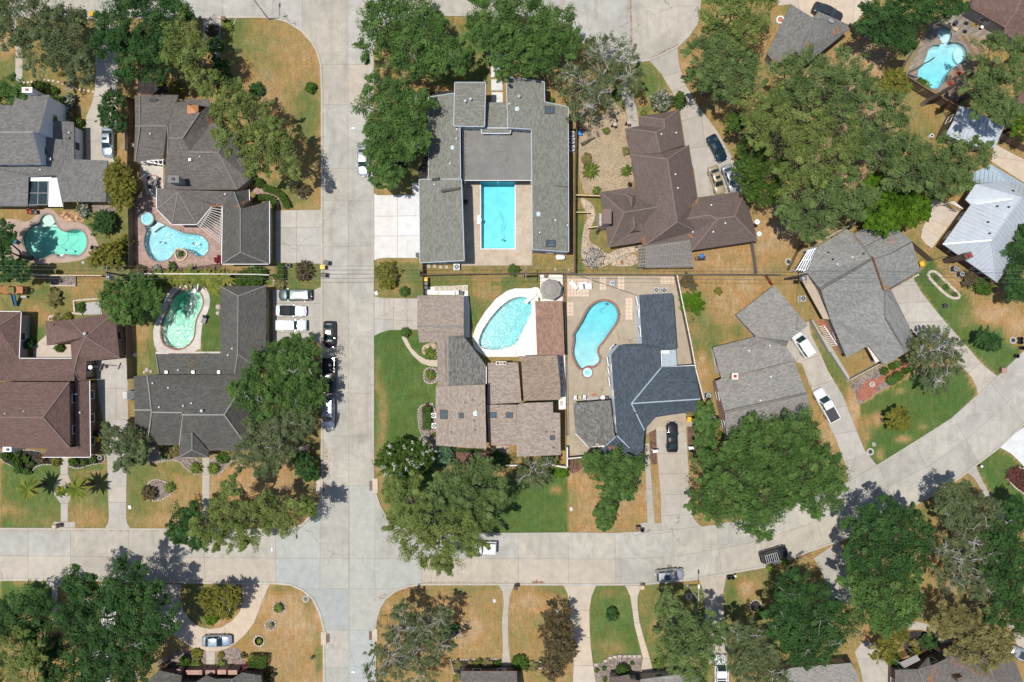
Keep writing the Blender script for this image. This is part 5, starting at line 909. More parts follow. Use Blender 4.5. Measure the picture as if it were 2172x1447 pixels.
h18 = house(16, 'brown grey roofed house with a square light well in the lower corner', [
 S('rgd', [[(1112,1345,2.8),(1300,1340,3.6),(1385,1240,3.0),(1410,1310,4.2),(1530,1255,4.0),(1502,1178,3.0),(1845,1200,3.2),(1930,1447,4.6),(1960,1640,4.6),(1112,1640,3.0)],[(1845,1200,3.2),(2075,1215,2.9),(2165,1447,2.9),(2190,1640,2.9),(1960,1640,4.6),(1930,1447,4.6)]], cap='capgrey', fascia='darktrim', wall='brickbrown', lines=[[(1840,1210,3.3),(1935,1450,4.65)],[(1300,1345,3.65),(1345,1447,4.0)]], linew=.14)], vents=[(1720,1208, 'white')])
m = MB(); a = W(P(16,1650,1425),5.4); m.box((a.x, a.y, 2.7),(.9,.6,5.4), .3); m.out('chimney', M['brickbrown'], h18)
h19 = house(4, 'dark brown roof slope at the picture edge behind tall trees', [S('rmaroon', [[(2090,850,2.8),(2172,740,2.8),(2300,700,3.4),(2300,880,3.4),(2120,910,2.8)]], cap=None, fascia='darktrim', wall='tanwall')])

# leaf litter and needle drifts lying on some roofs
def litter(house_, t, lines, n, mat):
    hit = r_hit[house_.name]; C = []
    for a, b, sp in lines:
        for _ in range(n): u_ = random.random(); p, nn = hit(a[0] + (b[0] - a[0]) * u_ + random.gauss(0, sp), a[1] + (b[1] - a[1]) * u_ + random.gauss(0, sp)); C.append((p.x, p.y, p.z + .03))
    LITTER.append((house_, np.array(C), mat))
LITTER = []
litter(h7,4,[((640,225),(605,285),9),((390,365),(402,385),7),((105,500),(130,520),9)],110,0); litter(h18,16,[((1560,1270),(1880,1410),6),((1395,1440),(1440,1320),7),((1400,1400),(1410,1447),9)],130,0); litter(h4,9,[((1590,140),(1560,295),12),((1595,145),(1585,290),7)],150,1); litter(h2,1,[((1700,960),(1740,1020),8),((1740,1690),(1830,1690),6),((1940,1700),(2040,1650),5)],90,0); litter(h6,3,[((1555,1640),(1500,1700),8),((1112,1960),(1110,2010),5),((1480,1930),(1500,1950),5)],90,0); litter(h12,11,[((850,910),(870,950),14)],120,0); litter(h13,10,[((1500,590),(1620,720),22)],60,0); litter(h10,8,[((770,540),(830,610),5),((1040,960),(1050,975),8),((1060,560),(1100,600),25)],70,0)
litter(h5,2,[((1800,1120),(2200,1440),70),((1735,1090),(1740,1460),6),((1500,850),(1450,1400),25)],70,1)
# ------------------------------------------------------------------ plants
def leaf_object(name, C, N, size, tint, mat, parent, aspect=.7, org=None):
    n = len(C); T = RNG.normal(size=(n, 3)); T -= N * (T * N).sum(1, keepdims=True); T /= np.linalg.norm(T, axis=1, keepdims=True) + 1e-9; B = np.cross(N, T)
    s = size[:, None]; bend = N * s * .12
    V = np.stack([C - T * s * .5 - B * s * aspect * .5 - bend, C - T * s * .5 + B * s * aspect * .5 - bend, C + T * s * .5 - bend * .3],1).reshape(-1,3)
    if org is not None: V = V - np.array(org)[None, :]
    me = bpy.data.meshes.new(name); me.vertices.add(3 * n); me.vertices.foreach_set('co', V.astype(np.float32).ravel())
    me.loops.add(3 * n); me.loops.foreach_set('vertex_index', np.arange(3 * n, dtype=np.int32)); me.polygons.add(n); me.polygons.foreach_set('loop_start', np.arange(0,3 * n, 3, dtype=np.int32))
    me.attributes.new('tint', 'FLOAT', 'POINT').data.foreach_set('value', np.repeat(np.clip(tint, 0,1),3).astype(np.float32))
    me.materials.append(mat); me.update(calc_edges=True)
    o = bpy.data.objects.new(name, me); COL.objects.link(o); o.parent = parent; return o
def unit(n):
    v = RNG.normal(size=(n, 3)); return v / np.linalg.norm(v, axis=1, keepdims=True)
STYLE = {  # clump radius, clumps per area, leaves per clump, leaf size, flatness, gaps, twigginess
 'oak': dict(cl=0.79, k=1.9, lv=102, lf=0.24, flat=.62, mat='oak'), 'dark': dict(cl=0.84, k=2.1, lv=110, lf=0.24, flat=.6, mat='dark'),
 'greyoak': dict(cl=0.70, k=1.7, lv=89, lf=0.22, flat=.6, mat='greyoak'), 'pine': dict(fill=42, cl=0.84, k=1.45, lv=128, lf=0.22, flat=.66, mat='pine'), 'pinegreen': dict(fill=42, cl=0.84, k=1.5, lv=128, lf=0.22, flat=.66, mat='pinegreen'),
 'yellow': dict(cl=0.64, k=1.7, lv=89, lf=0.20, flat=.7, mat='yellow'), 'bright': dict(cl=0.70, k=1.9, lv=102, lf=0.24, flat=.6, mat='bright'), 'bush': dict(cl=0.36, k=2.2, lv=32, lf=0.17, flat=.75, mat='bush'),
 'olive': dict(cl=0.42, k=2.1, lv=32, lf=0.19, flat=.75, mat='olive'), 'bronze': dict(cl=0.42, k=1.9, lv=26, lf=0.19, flat=.75, mat='bronze'), 'thin': dict(fill=25, cl=0.55, k=1.15, lv=53, lf=0.19, flat=.6, mat='greyoak'), 'silver': dict(fill=10, cl=0.50, k=.9, lv=63, lf=0.16, flat=.6, mat='silver'),
 'flower': dict(cl=0.36, k=2.0, lv=31, lf=0.17, flat=.75, mat='flower'), 'rose': dict(cl=0.30, k=2.0, lv=28, lf=0.15, flat=.7, mat='rose'), 'redleaf': dict(cl=0.30, k=2, lv=28, lf=0.17, flat=.8, mat='redleaf'), 'darkbush': dict(cl=0.36, k=2.2, lv=32, lf=0.19, flat=.75, mat='dark'), 'topiary': dict(cl=0.20, k=3.5, lv=21, lf=0.11, flat=.9, mat='bush'), 'topiarydark': dict(cl=0.20, k=3.5, lv=21, lf=0.11, flat=.9, mat='oak'), 'agave': dict(cl=0.30, k=1.6, lv=21, lf=0.29, flat=.7, mat='agave'), 'crepe': dict(cl=0.34, k=1.2, lv=21, lf=0.19, flat=.75, mat='bronze'),
}
def crown_points(lobes, st, shell=(.62,1.04), jit=.16):
    Cs, Ns, Ts = [],[],[]
    for (x, y, z, R) in lobes:
        cl = st['cl'] * min(1.0, max(.45, R / 2.2)); nc = max(6, int(st['k'] * (R / cl) ** 2 * 1.25)); d = unit(nc * 2); d = d[d[:, 2] > -.12][:int(nc * .92)]; nc = len(d)
        rad = R * RNG.uniform(*shell, size=(nc, 1)) * (1 + RNG.normal(size=(nc, 1)) * jit); cc = np.array([[x, y, z]]) + d * rad * np.array([[1,1, st['flat']]])
        ct = RNG.normal(size=nc) * .16 + .54; cr = cl * RNG.uniform(.65,1.3, size=(nc, 1)); m = st['lv']
        o = unit(nc * m) * (RNG.uniform(.15,1.0, size=(nc * m, 1)) ** .55) * np.repeat(cr, m, 0) * np.array([[1,1,.62]])
        dr = np.repeat(d, m, 0); o = o * .82 + dr * (o * dr).sum(1, keepdims=True) * .75
        C = np.repeat(cc, m, 0) + o; N = o / (np.linalg.norm(o, axis=1, keepdims=True) + 1e-6) * .75 + np.array([[0,0,.75]]) + unit(nc * m) * .45 + np.repeat(d, m, 0) * .25
        N /= np.linalg.norm(N, axis=1, keepdims=True); N[N[:, 2] < 0] *= -1
        keep = np.ones(len(C), bool)
        for (x2, y2, z2, R2) in lobes:
            if (x2, y2, z2) != (x, y, z) and R2 > .9: keep &= ((C[:, 0] - x2) ** 2 + (C[:, 1] - y2) ** 2 + ((C[:, 2] - z2) / st['flat']) ** 2) > (.60 * R2) ** 2
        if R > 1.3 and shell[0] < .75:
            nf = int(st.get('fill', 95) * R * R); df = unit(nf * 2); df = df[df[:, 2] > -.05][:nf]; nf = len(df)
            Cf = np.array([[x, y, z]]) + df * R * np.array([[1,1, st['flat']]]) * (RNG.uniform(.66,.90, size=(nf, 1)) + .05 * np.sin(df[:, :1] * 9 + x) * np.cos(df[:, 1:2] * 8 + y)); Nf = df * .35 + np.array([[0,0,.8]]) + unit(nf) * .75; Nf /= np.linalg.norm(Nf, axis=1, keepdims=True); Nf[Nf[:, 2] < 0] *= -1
            C = np.concatenate([C, Cf]); N = np.concatenate([N, Nf]); ct = np.concatenate([np.repeat(ct, m), .22 + RNG.normal(size=nf) * .08]); keep = np.concatenate([keep, np.ones(nf, bool)])  # inner fill leaves tinted darker: shade in the gaps put into their colour
            for (x2, y2, z2, R2) in lobes:
                if (x2, y2, z2) != (x, y, z) and R2 > 1.3: keep[-nf:] &= ((Cf[:, 0] - x2) ** 2 + (Cf[:, 1] - y2) ** 2 + ((Cf[:, 2] - z2) / st['flat']) ** 2) > (.72 * R2) ** 2
        else: ct = np.repeat(ct, m)
        Cs.append(C[keep]); Ns.append(N[keep]); Ts.append((ct + RNG.normal(size=len(ct)) * .10)[keep])
    return np.concatenate(Cs), np.concatenate(Ns), np.concatenate(Ts)
def wander(a, b, n=5, amp=.12):
    a, b = Vector(a), Vector(b); L = (b - a).length; out = []
    for i in range(n + 1):
        u = i / n; p = a.lerp(b, u)
        if 0 < i < n: p = p + Vector((random.uniform(-1,1), random.uniform(-1,1), random.uniform(-.5,.8))) * L * amp * (1 - abs(u - .5))
        out.append(p)
    return out
def tree(label, style, lobes, h, t=0, group=None, trunk=None, bare=0, bark='bark', cat='tree', name='tree', dens=1.0, twig=0):
    st = dict(STYLE[style]); st['k'] *= dens; s = SHEET[t][2]; L = []
    for q in lobes:
        x, y, r = q[:3]; hh = q[3] if len(q) > 3 else h; R = r * s * K * (CAM_H - hh) / CAM_H; z = hh - R * st['flat'] * .9
        w_ = W(P(t, x, y), z); L.append((w_.x, w_.y, z, R * .90))
    tot = sum(l[3] ** 2 for l in L); cx = sum(l[0] * l[3] ** 2 for l in L) / tot; cy = sum(l[1] * l[3] ** 2 for l in L) / tot
    if trunk: g_ = W(P(t, *trunk),0); bx, by = g_.x, g_.y
    else: bx, by = cx, cy
    r = thing(name, (bx, by, 0), label, cat, group)
    # extra small tufts at the rim break up the outline
    X = list(L)
    for (x, y, z, R) in L:
        for _ in range(4):
            a = random.uniform(0,6.283); q_ = random.uniform(.8,1.1); X.append((x + math.cos(a) * R * q_, y + math.sin(a) * R * q_, z - R * random.uniform(-.1,.3), R * random.uniform(.18,.32)))
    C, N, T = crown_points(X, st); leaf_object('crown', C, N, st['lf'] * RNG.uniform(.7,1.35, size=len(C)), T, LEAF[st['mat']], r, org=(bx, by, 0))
    m = MB(); tr = .12 + .035 * h if h > 4 else .05 + .02 * h; fork = Vector((bx * .8 + cx * .2, by * .8 + cy * .2, h * .36))
    m.tube([(bx, by, -.1),(bx, by, .25)] + wander((bx, by, .3), fork, 3,.03)[0:],[tr * 1.5, tr * 1.1] + [tr, tr * .92, tr * .86, tr * .8],8); m.out('trunk', M[bark], r, smooth=True)
    m = MB()
    for (x, y, z, R) in L:
        w1 = wander(fork, (x, y, z),5,.09); m.tube(w1,[tr * .55, tr * .45, tr * .36, tr * .28, tr * .2, tr * .1],6, cap=False)
        for _ in range(4 + twig):
            a = random.uniform(0,6.283); e = (x + math.cos(a) * R * random.uniform(.5,1.0), y + math.sin(a) * R * random.uniform(.5,1.0), z + R * random.uniform(-.1,.55)); m.tube(wander(w1[3], e, 4,.12),[tr * .22, tr * .17, tr * .13, tr * .09, tr * .03],5, cap=False)
    m.out('limb', M[bark], r, smooth=True)
    if bare:
        m = MB()
        for _ in range(bare):
            x, y, z, R = random.choice(L); a = random.uniform(0,6.283); b0 = Vector((x, y, z + R * .2)); e = b0 + Vector((math.cos(a) * R * random.uniform(.5,.95), math.sin(a) * R * random.uniform(.5,.95), R * random.uniform(.15,.55)))
            wv = wander(b0, e, 5,.12); m.tube(wv, [.075,.065,.05,.04,.03,.012],5, cap=False)
            for _k in range(4):
                k = random.randint(1,4); d = Vector((random.uniform(-1,1), random.uniform(-1,1), random.uniform(0,.7))).normalized() * R * random.uniform(.15,.4); m.tube(wander(wv[k], wv[k] + d, 3,.12),[.035,.028,.02,.008],4, cap=False)
        m.out('bare_branch', M['barkpale'], r, smooth=True)['kind'] = 'stuff'
    return r
STREET = 'trees around the houses'
TREES = [
 ('grey green oak spreading over the two walks in the top corner', 'greyoak', [(60,40,62),(125,55,55),(90,100,58),(150,110,45),(40,20,50),(165,150,30),(20,70,35)],10.5),
 ('dense dark oak overhanging the driveway and the top street kerb', 'dark', [(290,50,75),(240,60,45),(325,115,52),(285,140,42),(355,35,42),(385,28,25),(220,90,30)],10.5),
 ('tall olive pine in a column between the dark oak and front walk', 'pine', [(383,65,34),(378,110,36),(405,135,38),(430,165,28),(415,95,26),(440,185,18)],12),
 ('small thin tree with reddish tips shading the silver sedan driveway', 'darkbush', [(238,215,26),(232,248,24),(252,258,20)],4.5),
 ('leafy tree cropped by the picture edge beside the white chimney', 'oak', [(20,185,28),(5,205,28),(35,205,20)],6),
 ('tall pine leaning over the brown corner lawn', 'pine', [(500,212,44),(530,250,46),(560,300,48),(600,330,38),(490,290,40),(545,340,38),(615,360,22),(470,240,25),(575,270,24)],12),
 ('dark shrub-like tree in the shade near the front walk', 'darkbush', [(470,150,26),(455,100,20)],3.5),
 ('broad green oak beside the street, nearest the top junction', 'oak', [(815,45,55),(870,35,58),(790,90,40),(925,110,48),(870,115,52),(958,115,40),(900,65,45),(980,130,25)],10,6),
 ('green street oak with a pale dead limb, north of the parked silver car', 'oak', [(840,205,48),(800,235,42),(885,225,34),(800,185,32),(868,275,44),(800,295,34),(885,300,28),(830,255,36)],9.5,6),
 ('smaller street oak half covering the parked silver car', 'oak', [(812,335,38),(828,368,28),(862,312,36),(790,310,22),(805,375,22)],8.5),
 ('very round dense oak north of the modern courtyard house', 'oak', [(1055,55,60),(1115,45,66),(1180,55,48),(1080,115,50),(1150,115,55),(1035,30,42),(1200,90,32),(1025,75,30)],10.5),
 ('half bare grey tree with silvery branches by the turning circle', 'thin', [(1235,185,48),(1275,125,55),(1310,110,42),(1330,165,40),(1240,228,36),(1210,160,30),(1270,200,36)],9,46, 'barkpale'),
 ('yellowish pine over the turning circle kerb', 'pine', [(1545,35,52),(1520,30,35),(1590,55,38),(1610,20,38),(1570,75,30)],13),
 ('olive pine above the court drive, below the yellowish pine', 'pinegreen', [(1490,110,34),(1530,110,44),(1505,150,42),(1560,140,46),(1480,165,28),(1540,185,40),(1590,160,35)],13),
 ('pine crown touching the grey garage roof', 'pinegreen', [(1665,165,46),(1710,145,46),(1745,165,40),(1690,195,40)],13.5),
 ('pine with open branches west of the plank pool deck', 'pinegreen', [(1790,150,46),(1800,190,42),(1760,215,38),(1830,170,26)],12),
 ('large olive pine in the middle of the back wood', 'pine', [(1640,235,58),(1700,245,55),(1660,290,52),(1600,230,36),(1620,275,36)],14),
 ('big pine with rounded tufts at the heart of the grove', 'pine', [(1740,300,58),(1715,350,55),(1790,285,50),(1770,340,50),(1690,385,44)],14),
 ('pine on the sunny side of the grove near the metal garage', 'pinegreen', [(1850,240,55),(1890,270,50),(1830,300,44),(1900,225,32),(1915,310,36),(1865,320,42)],13),
 ('pine over the dry yard behind the brown house', 'pinegreen', [(1700,440,46),(1745,430,52),(1720,475,36),(1790,400,48),(1790,450,44),(1830,420,30),(1670,460,24)],13),
 ('deep green broadleaf tree beside the two cars on the court', 'bush', [(1600,330,42),(1630,370,46),(1590,385,34),(1620,410,36),(1580,355,24),(1560,262,22)],8.5),
 ('vivid lime green tree behind the angular grey house', 'bright', [(1870,410,46),(1900,440,52),(1860,455,40),(1940,440,34),(1880,470,30),(1850,400,22),(1960,430,20)],7.5),
 ('pine between the lime tree and the metal roofed house', 'pinegreen', [(1930,350,50),(1985,335,40),(1900,370,32),(1960,380,34),(1995,385,34),(2040,340,46),(2075,330,34),(2020,310,34),(2045,390,26)],11.5),
 ('dark tree hiding the corner of the plank pool deck', 'dark', [(1880,45,48),(1905,85,36),(1945,30,42),(1985,18,34),(1850,30,28),(2025,15,26),(1840,45,24)],9.5),
 ('greyish pine shading the pool terrace in the top corner', 'pinegreen', [(2110,120,54),(2120,190,54),(2075,185,36),(2150,155,40),(2090,225,32),(2130,235,32),(2160,105,32)],12.5),
 ('dark tree at the picture edge beside the metal roofed house', 'dark', [(2165,540,36),(2165,590,32),(2155,620,22),(2172,505,24)],6.5),
 ('sparse grey green tree on the corner lawn below the angular house', 'thin', [(1985,740,48),(2005,775,42),(1965,775,36),(1985,810,26),(2020,740,30),(1950,745,26)],7,30, 'barkpale'),
 ('small round glossy tree alone on the green corner lawn', 'olive', [(1905,890,26),(1898,885,18),(1915,897,17)],3.6),
 ('small dark magnolia on the lawn by the trash cans', 'darkbush', [(2097,722,25),(2086,715,14),(2108,728,15)],3.5),
 ('huge dense oak spilling over the curved street kerb', 'oak', [(1550,1010,76),(1630,955,82),(1705,1000,84),(1620,1065,66),(1530,1055,56),(1735,1050,52),(1695,915,50),(1580,1090,44),(1750,990,40),(1590,950,50),(1490,1060,36)],11),
 ('oak in front of the slate blue house and its dry lawn', 'oak', [(1295,990,44),(1330,1012,34),(1268,995,32),(1300,1040,28),(1340,985,26),(1255,975,18),(1322,1050,16)],8),
 ('little oak alone on the dry lawn by the street kerb', 'oak', [(1284,1092,22),(1282,1108,16),(1290,1080,16)],3.5),
 ('slim dark tree beside the driveway of the black coupe', 'oak', [(1492,868,20),(1503,890,22),(1485,895,18),(1498,920,26),(1495,945,22)],5,8),
 ('yellow green tree just below the slim tree at the driveway', 'yellow', [(1492,990,24),(1483,975,16),(1505,985,16)],4),
 ('white blossoming tree at the corner of the green lawn', 'bush', [(845,985,46),(880,970,38),(825,970,26),(860,1010,32),(895,985,26)],6),
 ('tall olive pine nearest the junction, drooping over the road', 'pine', [(865,1050,50),(900,1110,58),(860,1110,40),(930,1165,42),(885,1160,42),(960,1140,50),(985,1100,46),(835,1040,24),(1003,1150,30),(940,1195,24)],13),
 ('pine north of the parked white pickup, greyer than its neighbour', 'pinegreen', [(960,1035,50),(1020,1025,52),(1035,1075,46),(980,1075,44),(930,1055,30),(1060,1040,24)],12),
 ('bronze and grey shrubby tree by the white passage gate', 'thin', [(1125,995,34),(1145,1010,26),(1110,1010,24),(1160,985,22)],4.5,10, 'barkpale'),
 ('feathery tree over the parked black pickup', 'oak', [(556,800,54),(606,790,52),(650,825,44),(575,860,54),(635,745,38),(520,830,36),(590,745,28),(630,870,36),(655,780,24)],8,10),
 ('grey green oak south of the dark house eaves', 'greyoak', [(555,930,50),(600,900,46),(525,965,36),(560,980,36),(590,955,34),(640,900,32)],8.5,14),
 ('olive pine cluster over the street corner opposite the junction', 'pine', [(480,1075,44),(435,1115,36),(540,1110,46),(590,1095,44),(490,1030,22),(625,1090,36),(500,1135,34),(560,1075,34),(650,1075,20),(455,1140,24)],11),
 ('dark tree at the kerb next to the olive pine cluster', 'dark', [(385,1108,34),(405,1130,28),(375,1135,20),(405,1090,22),(425,1145,22)],7),
 ('small dark bush tree on the shaded corner lawn', 'darkbush', [(650,990,26),(640,975,18),(660,1005,18)],3),
 ('loose grey green tree shading the drive between the left houses', 'greyoak', [(250,925,30),(290,930,32),(272,960,26),(232,945,18),(262,985,18),(300,955,18),(235,910,16)],5.5),
 ('rounded oak between the two back yards and green pool', 'oak', [(275,635,54),(300,625,42),(245,645,34),(280,665,34),(320,640,28),(240,620,28)],7),
 ('huge dark oak overshadowing the circular driveway', 'dark', [(180,1255,44),(265,1235,50),(300,1290,56),(220,1320,58),(280,1360,56),(160,1315,46),(205,1395,46),(340,1315,38),(310,1340,40),(240,1430,40),(170,1230,30),(290,1420,32)],11,8),
 ('dark oak at the left edge below the shaded lawn', 'dark', [(35,1290,48),(70,1310,46),(25,1330,44),(95,1360,38),(85,1280,26)],9),
 ('olive pine in the bottom left corner', 'pine', [(25,1380,48),(55,1420,46),(10,1430,40),(75,1390,26)],12),
 ('dark oak filling the lower edge beside the corner pine', 'dark', [(130,1400,40),(150,1440,44),(190,1445,34),(110,1440,30)],8.5),
 ('light airy tree inside the island of the circular driveway', 'olive', [(460,1272,32),(485,1275,30),(440,1268,22),(475,1290,22),(495,1262,18)],5,4),
 ('big silvery half bare tree beside the lower street', 'thin', [(850,1335,46),(905,1325,46),(880,1385,56),(820,1400,42),(935,1365,32),(880,1435,50),(800,1430,30),(860,1300,26),(935,1310,26)],8.5,46, 'barkpale'),
 ('reddish bronze tree beside the pale driveway', 'bronze', [(1180,1320,34),(1192,1355,38),(1182,1395,34),(1168,1350,26),(1205,1380,24),(1168,1420,24)],6),
 ('tall green pine over the lamp post lawn', 'pinegreen', [(1420,1285,28),(1425,1335,44),(1485,1330,40),(1460,1390,52),(1500,1385,42),(1420,1385,32),(1470,1425,40),(1520,1340,24)],11.5),
 ('dark grey oak above the white pickup at the lower edge', 'greyoak', [(1590,1345,36),(1615,1390,44),(1570,1390,38),(1640,1425,34),(1585,1430,40),(1560,1340,20)],9,8),
 ('wide dark green oak west of the brick light well house', 'dark', [(1680,1260,52),(1735,1290,58),(1700,1340,58),(1770,1325,46),(1660,1305,38),(1745,1365,40),(1700,1390,32),(1650,1330,26)],11,8),
 ('bushy dark oak whose shade falls on the curved street', 'dark', [(1845,1130,56),(1905,1125,58),(1880,1180,58),(1930,1180,46),(1825,1180,42),(1870,1090,40),(1950,1140,36)],11.5),
 ('dense oak joined to the bushy oak on its lower side', 'oak', [(1860,1250,54),(1915,1260,48),(1885,1305,46),(1835,1290,44),(1930,1290,32),(1815,1235,34)],10.5),
 ('low olive tree in the planting by the curved path', 'olive', [(1890,1350,36),(1875,1380,28),(1900,1330,30)],6),
 ('grey green oak above the rock bed by the curved street', 'greyoak', [(2030,1065,46),(2075,1085,46),(2005,1050,34),(2045,1120,38),(2100,1110,32),(2010,1090,24)],9,8),
 ('bare limbed grey tree in the shady corner wood', 'thin', [(2035,1185,46),(2075,1225,46),(2000,1165,34),(2020,1230,36),(2100,1180,30),(2060,1150,26)],9,60, 'barkpale'),
 ('dark oak at the picture edge in the shady corner wood', 'dark', [(2140,1170,48),(2160,1240,50),(2130,1290,44),(2110,1215,34),(2165,1310,40),(2120,1130,32),(2170,1190,36)],10),
 ('pale yellow green tree over the brown roof of the light well house', 'yellow', [(2015,1310,42),(2075,1340,46),(2110,1375,40),(2045,1375,38),(1995,1330,30),(2090,1395,30),(2125,1350,24)],9),
 ('dark green oak peeping over the shaded path at the picture edge', 'dark', [(2150,1075,26),(2172,1100,28),(2150,1110,20)],6),
 ('mustard leaved tall shrub between the two pool gardens', 'olive', [(250,368,30),(255,398,32),(258,428,24),(240,385,22),(272,395,20)],5),
 ('sprawling olive tree by the fence of the brick paved pool', 'olive', [(1880,165,22),(1900,185,18),(1895,210,14)] and [(225,545,24),(240,530,20),(205,550,18),(245,555,16)],3.5),
 ('tree at the left edge shading the teal pool terrace', 'dark', [(8,490,28),(5,530,24),(25,570,24),(45,580,18),(8,575,20)],6),
 ('yellow brown shrub tree at the fence corner of the plank deck', 'olive', [(1885,165,20),(1905,180,20),(1875,185,16),(1910,160,14)],4),
 ('green tree at the picture edge by the garage of metal', 'bright', [(2160,255,26),(2172,275,24)],5),
]
for rec in TREES:
    lab, style, lobes, h = rec[:4]; h = h * .86 if h > 6 else h; bare = rec[4] if len(rec) > 4 else 0; bk = rec[5] if len(rec) > 5 else 'bark'
    tree(lab, style, lobes, h, group=STREET, bare=bare, bark=bk)
# white blossom scattered over the blossoming tree
C, N, T = crown_points([(*W((845,985),5.2)[:2],5.0,3.1),(*W((880,968),5.2)[:2],5.0,2.5)], dict(STYLE['flower'], k=.28, lv=12), shell=(.95,1.12)); 
bt = [o for o in bpy.data.objects if o.get('label', '').startswith('white blossoming')][0]
leaf_object('blossom', C, N, RNG.uniform(.14,.26, size=len(C)), np.full(len(C),1.0), LEAF['flower'], bt, org=tuple(ORG[bt.name]))

def bush(label, t, x, y, r, h=1.0, style='bush', group='garden shrubs', wide=1.0, cat='shrub', name='shrub'):
    s = SHEET[t][2]; R = r * s * K; p = W(P(t, x, y), h * .6); st = STYLE[style]; o = thing(name, (p.x, p.y, 0), label, cat, group)
    L = [(p.x, p.y, max(h - R * .75, h * .4), R * .85)] + [(p.x + math.cos(a) * R * .5, p.y + math.sin(a) * R * .5 , max(h * .5,.25), R * .5) for a in (random.uniform(0,6.28) for _ in range(4))]
    if 'topiary' in style: L = [(p.x, p.y, R * .75, R * .92)]
    C, N, T = crown_points(L, dict(st, flat=min(1.0, h / max(R, .1) * .7)), shell=(.8,1.02) if 'topiary' in style else (.6,1.05)); C[:, 2] = np.maximum(C[:, 2], .03)
    leaf_object('foliage', C, N, st['lf'] * RNG.uniform(.7,1.3, size=len(C)), T, LEAF[st['mat']], o, org=(p.x, p.y, 0))
    m = MB(); m.tube([(p.x, p.y, 0),(p.x + .05, p.y, h * .5)],[.06,.03],6); m.out('stem', M['bark'], o); return o
def hedge(label, t, line, wd, h, style='bush', group='clipped hedges'):
    q = [W(P(t, *z), h) for z in line]; s = SHEET[t][2] * K * wd; o = thing('hedge', (q[0].x, q[0].y, 0), label, 'hedge', group); st = STYLE[style]; Cs = []; Ns = []
    for a, b in zip(q[:-1], q[1:]):
        n = int((b - a).length * s * 260) + 60; u = RNG.uniform(0,1,(n, 1)); d = (b - a).normalized(); sd = np.array([-d.y, d.x, 0]); base = np.array(a) * (1 - u) + np.array(b) * u
        k = RNG.uniform(-1,1,(n, 1)); top = RNG.uniform(size=(n, 1)) < .65; off = np.where(top, k, np.sign(k)) * s / 2; z = np.where(top, h + RNG.normal(size=(n, 1)) * .05, RNG.uniform(.05, h, (n, 1)))
        C = base + sd[None, :] * off; C[:, 2] = z[:, 0]; Cs.append(C + RNG.normal(size=C.shape) * .04); nn = np.where(top, np.array([[0,0,1.0]]), sd[None, :] * np.sign(k)) + unit(n) * .7; nn /= np.linalg.norm(nn, axis=1, keepdims=True); Ns.append(nn)
    C = np.concatenate(Cs); leaf_object('foliage', C, np.concatenate(Ns), RNG.uniform(.12,.24, size=len(C)), RNG.normal(size=len(C)) * .2 + .5, LEAF[st['mat']], o, org=(q[0].x, q[0].y, 0)); return o
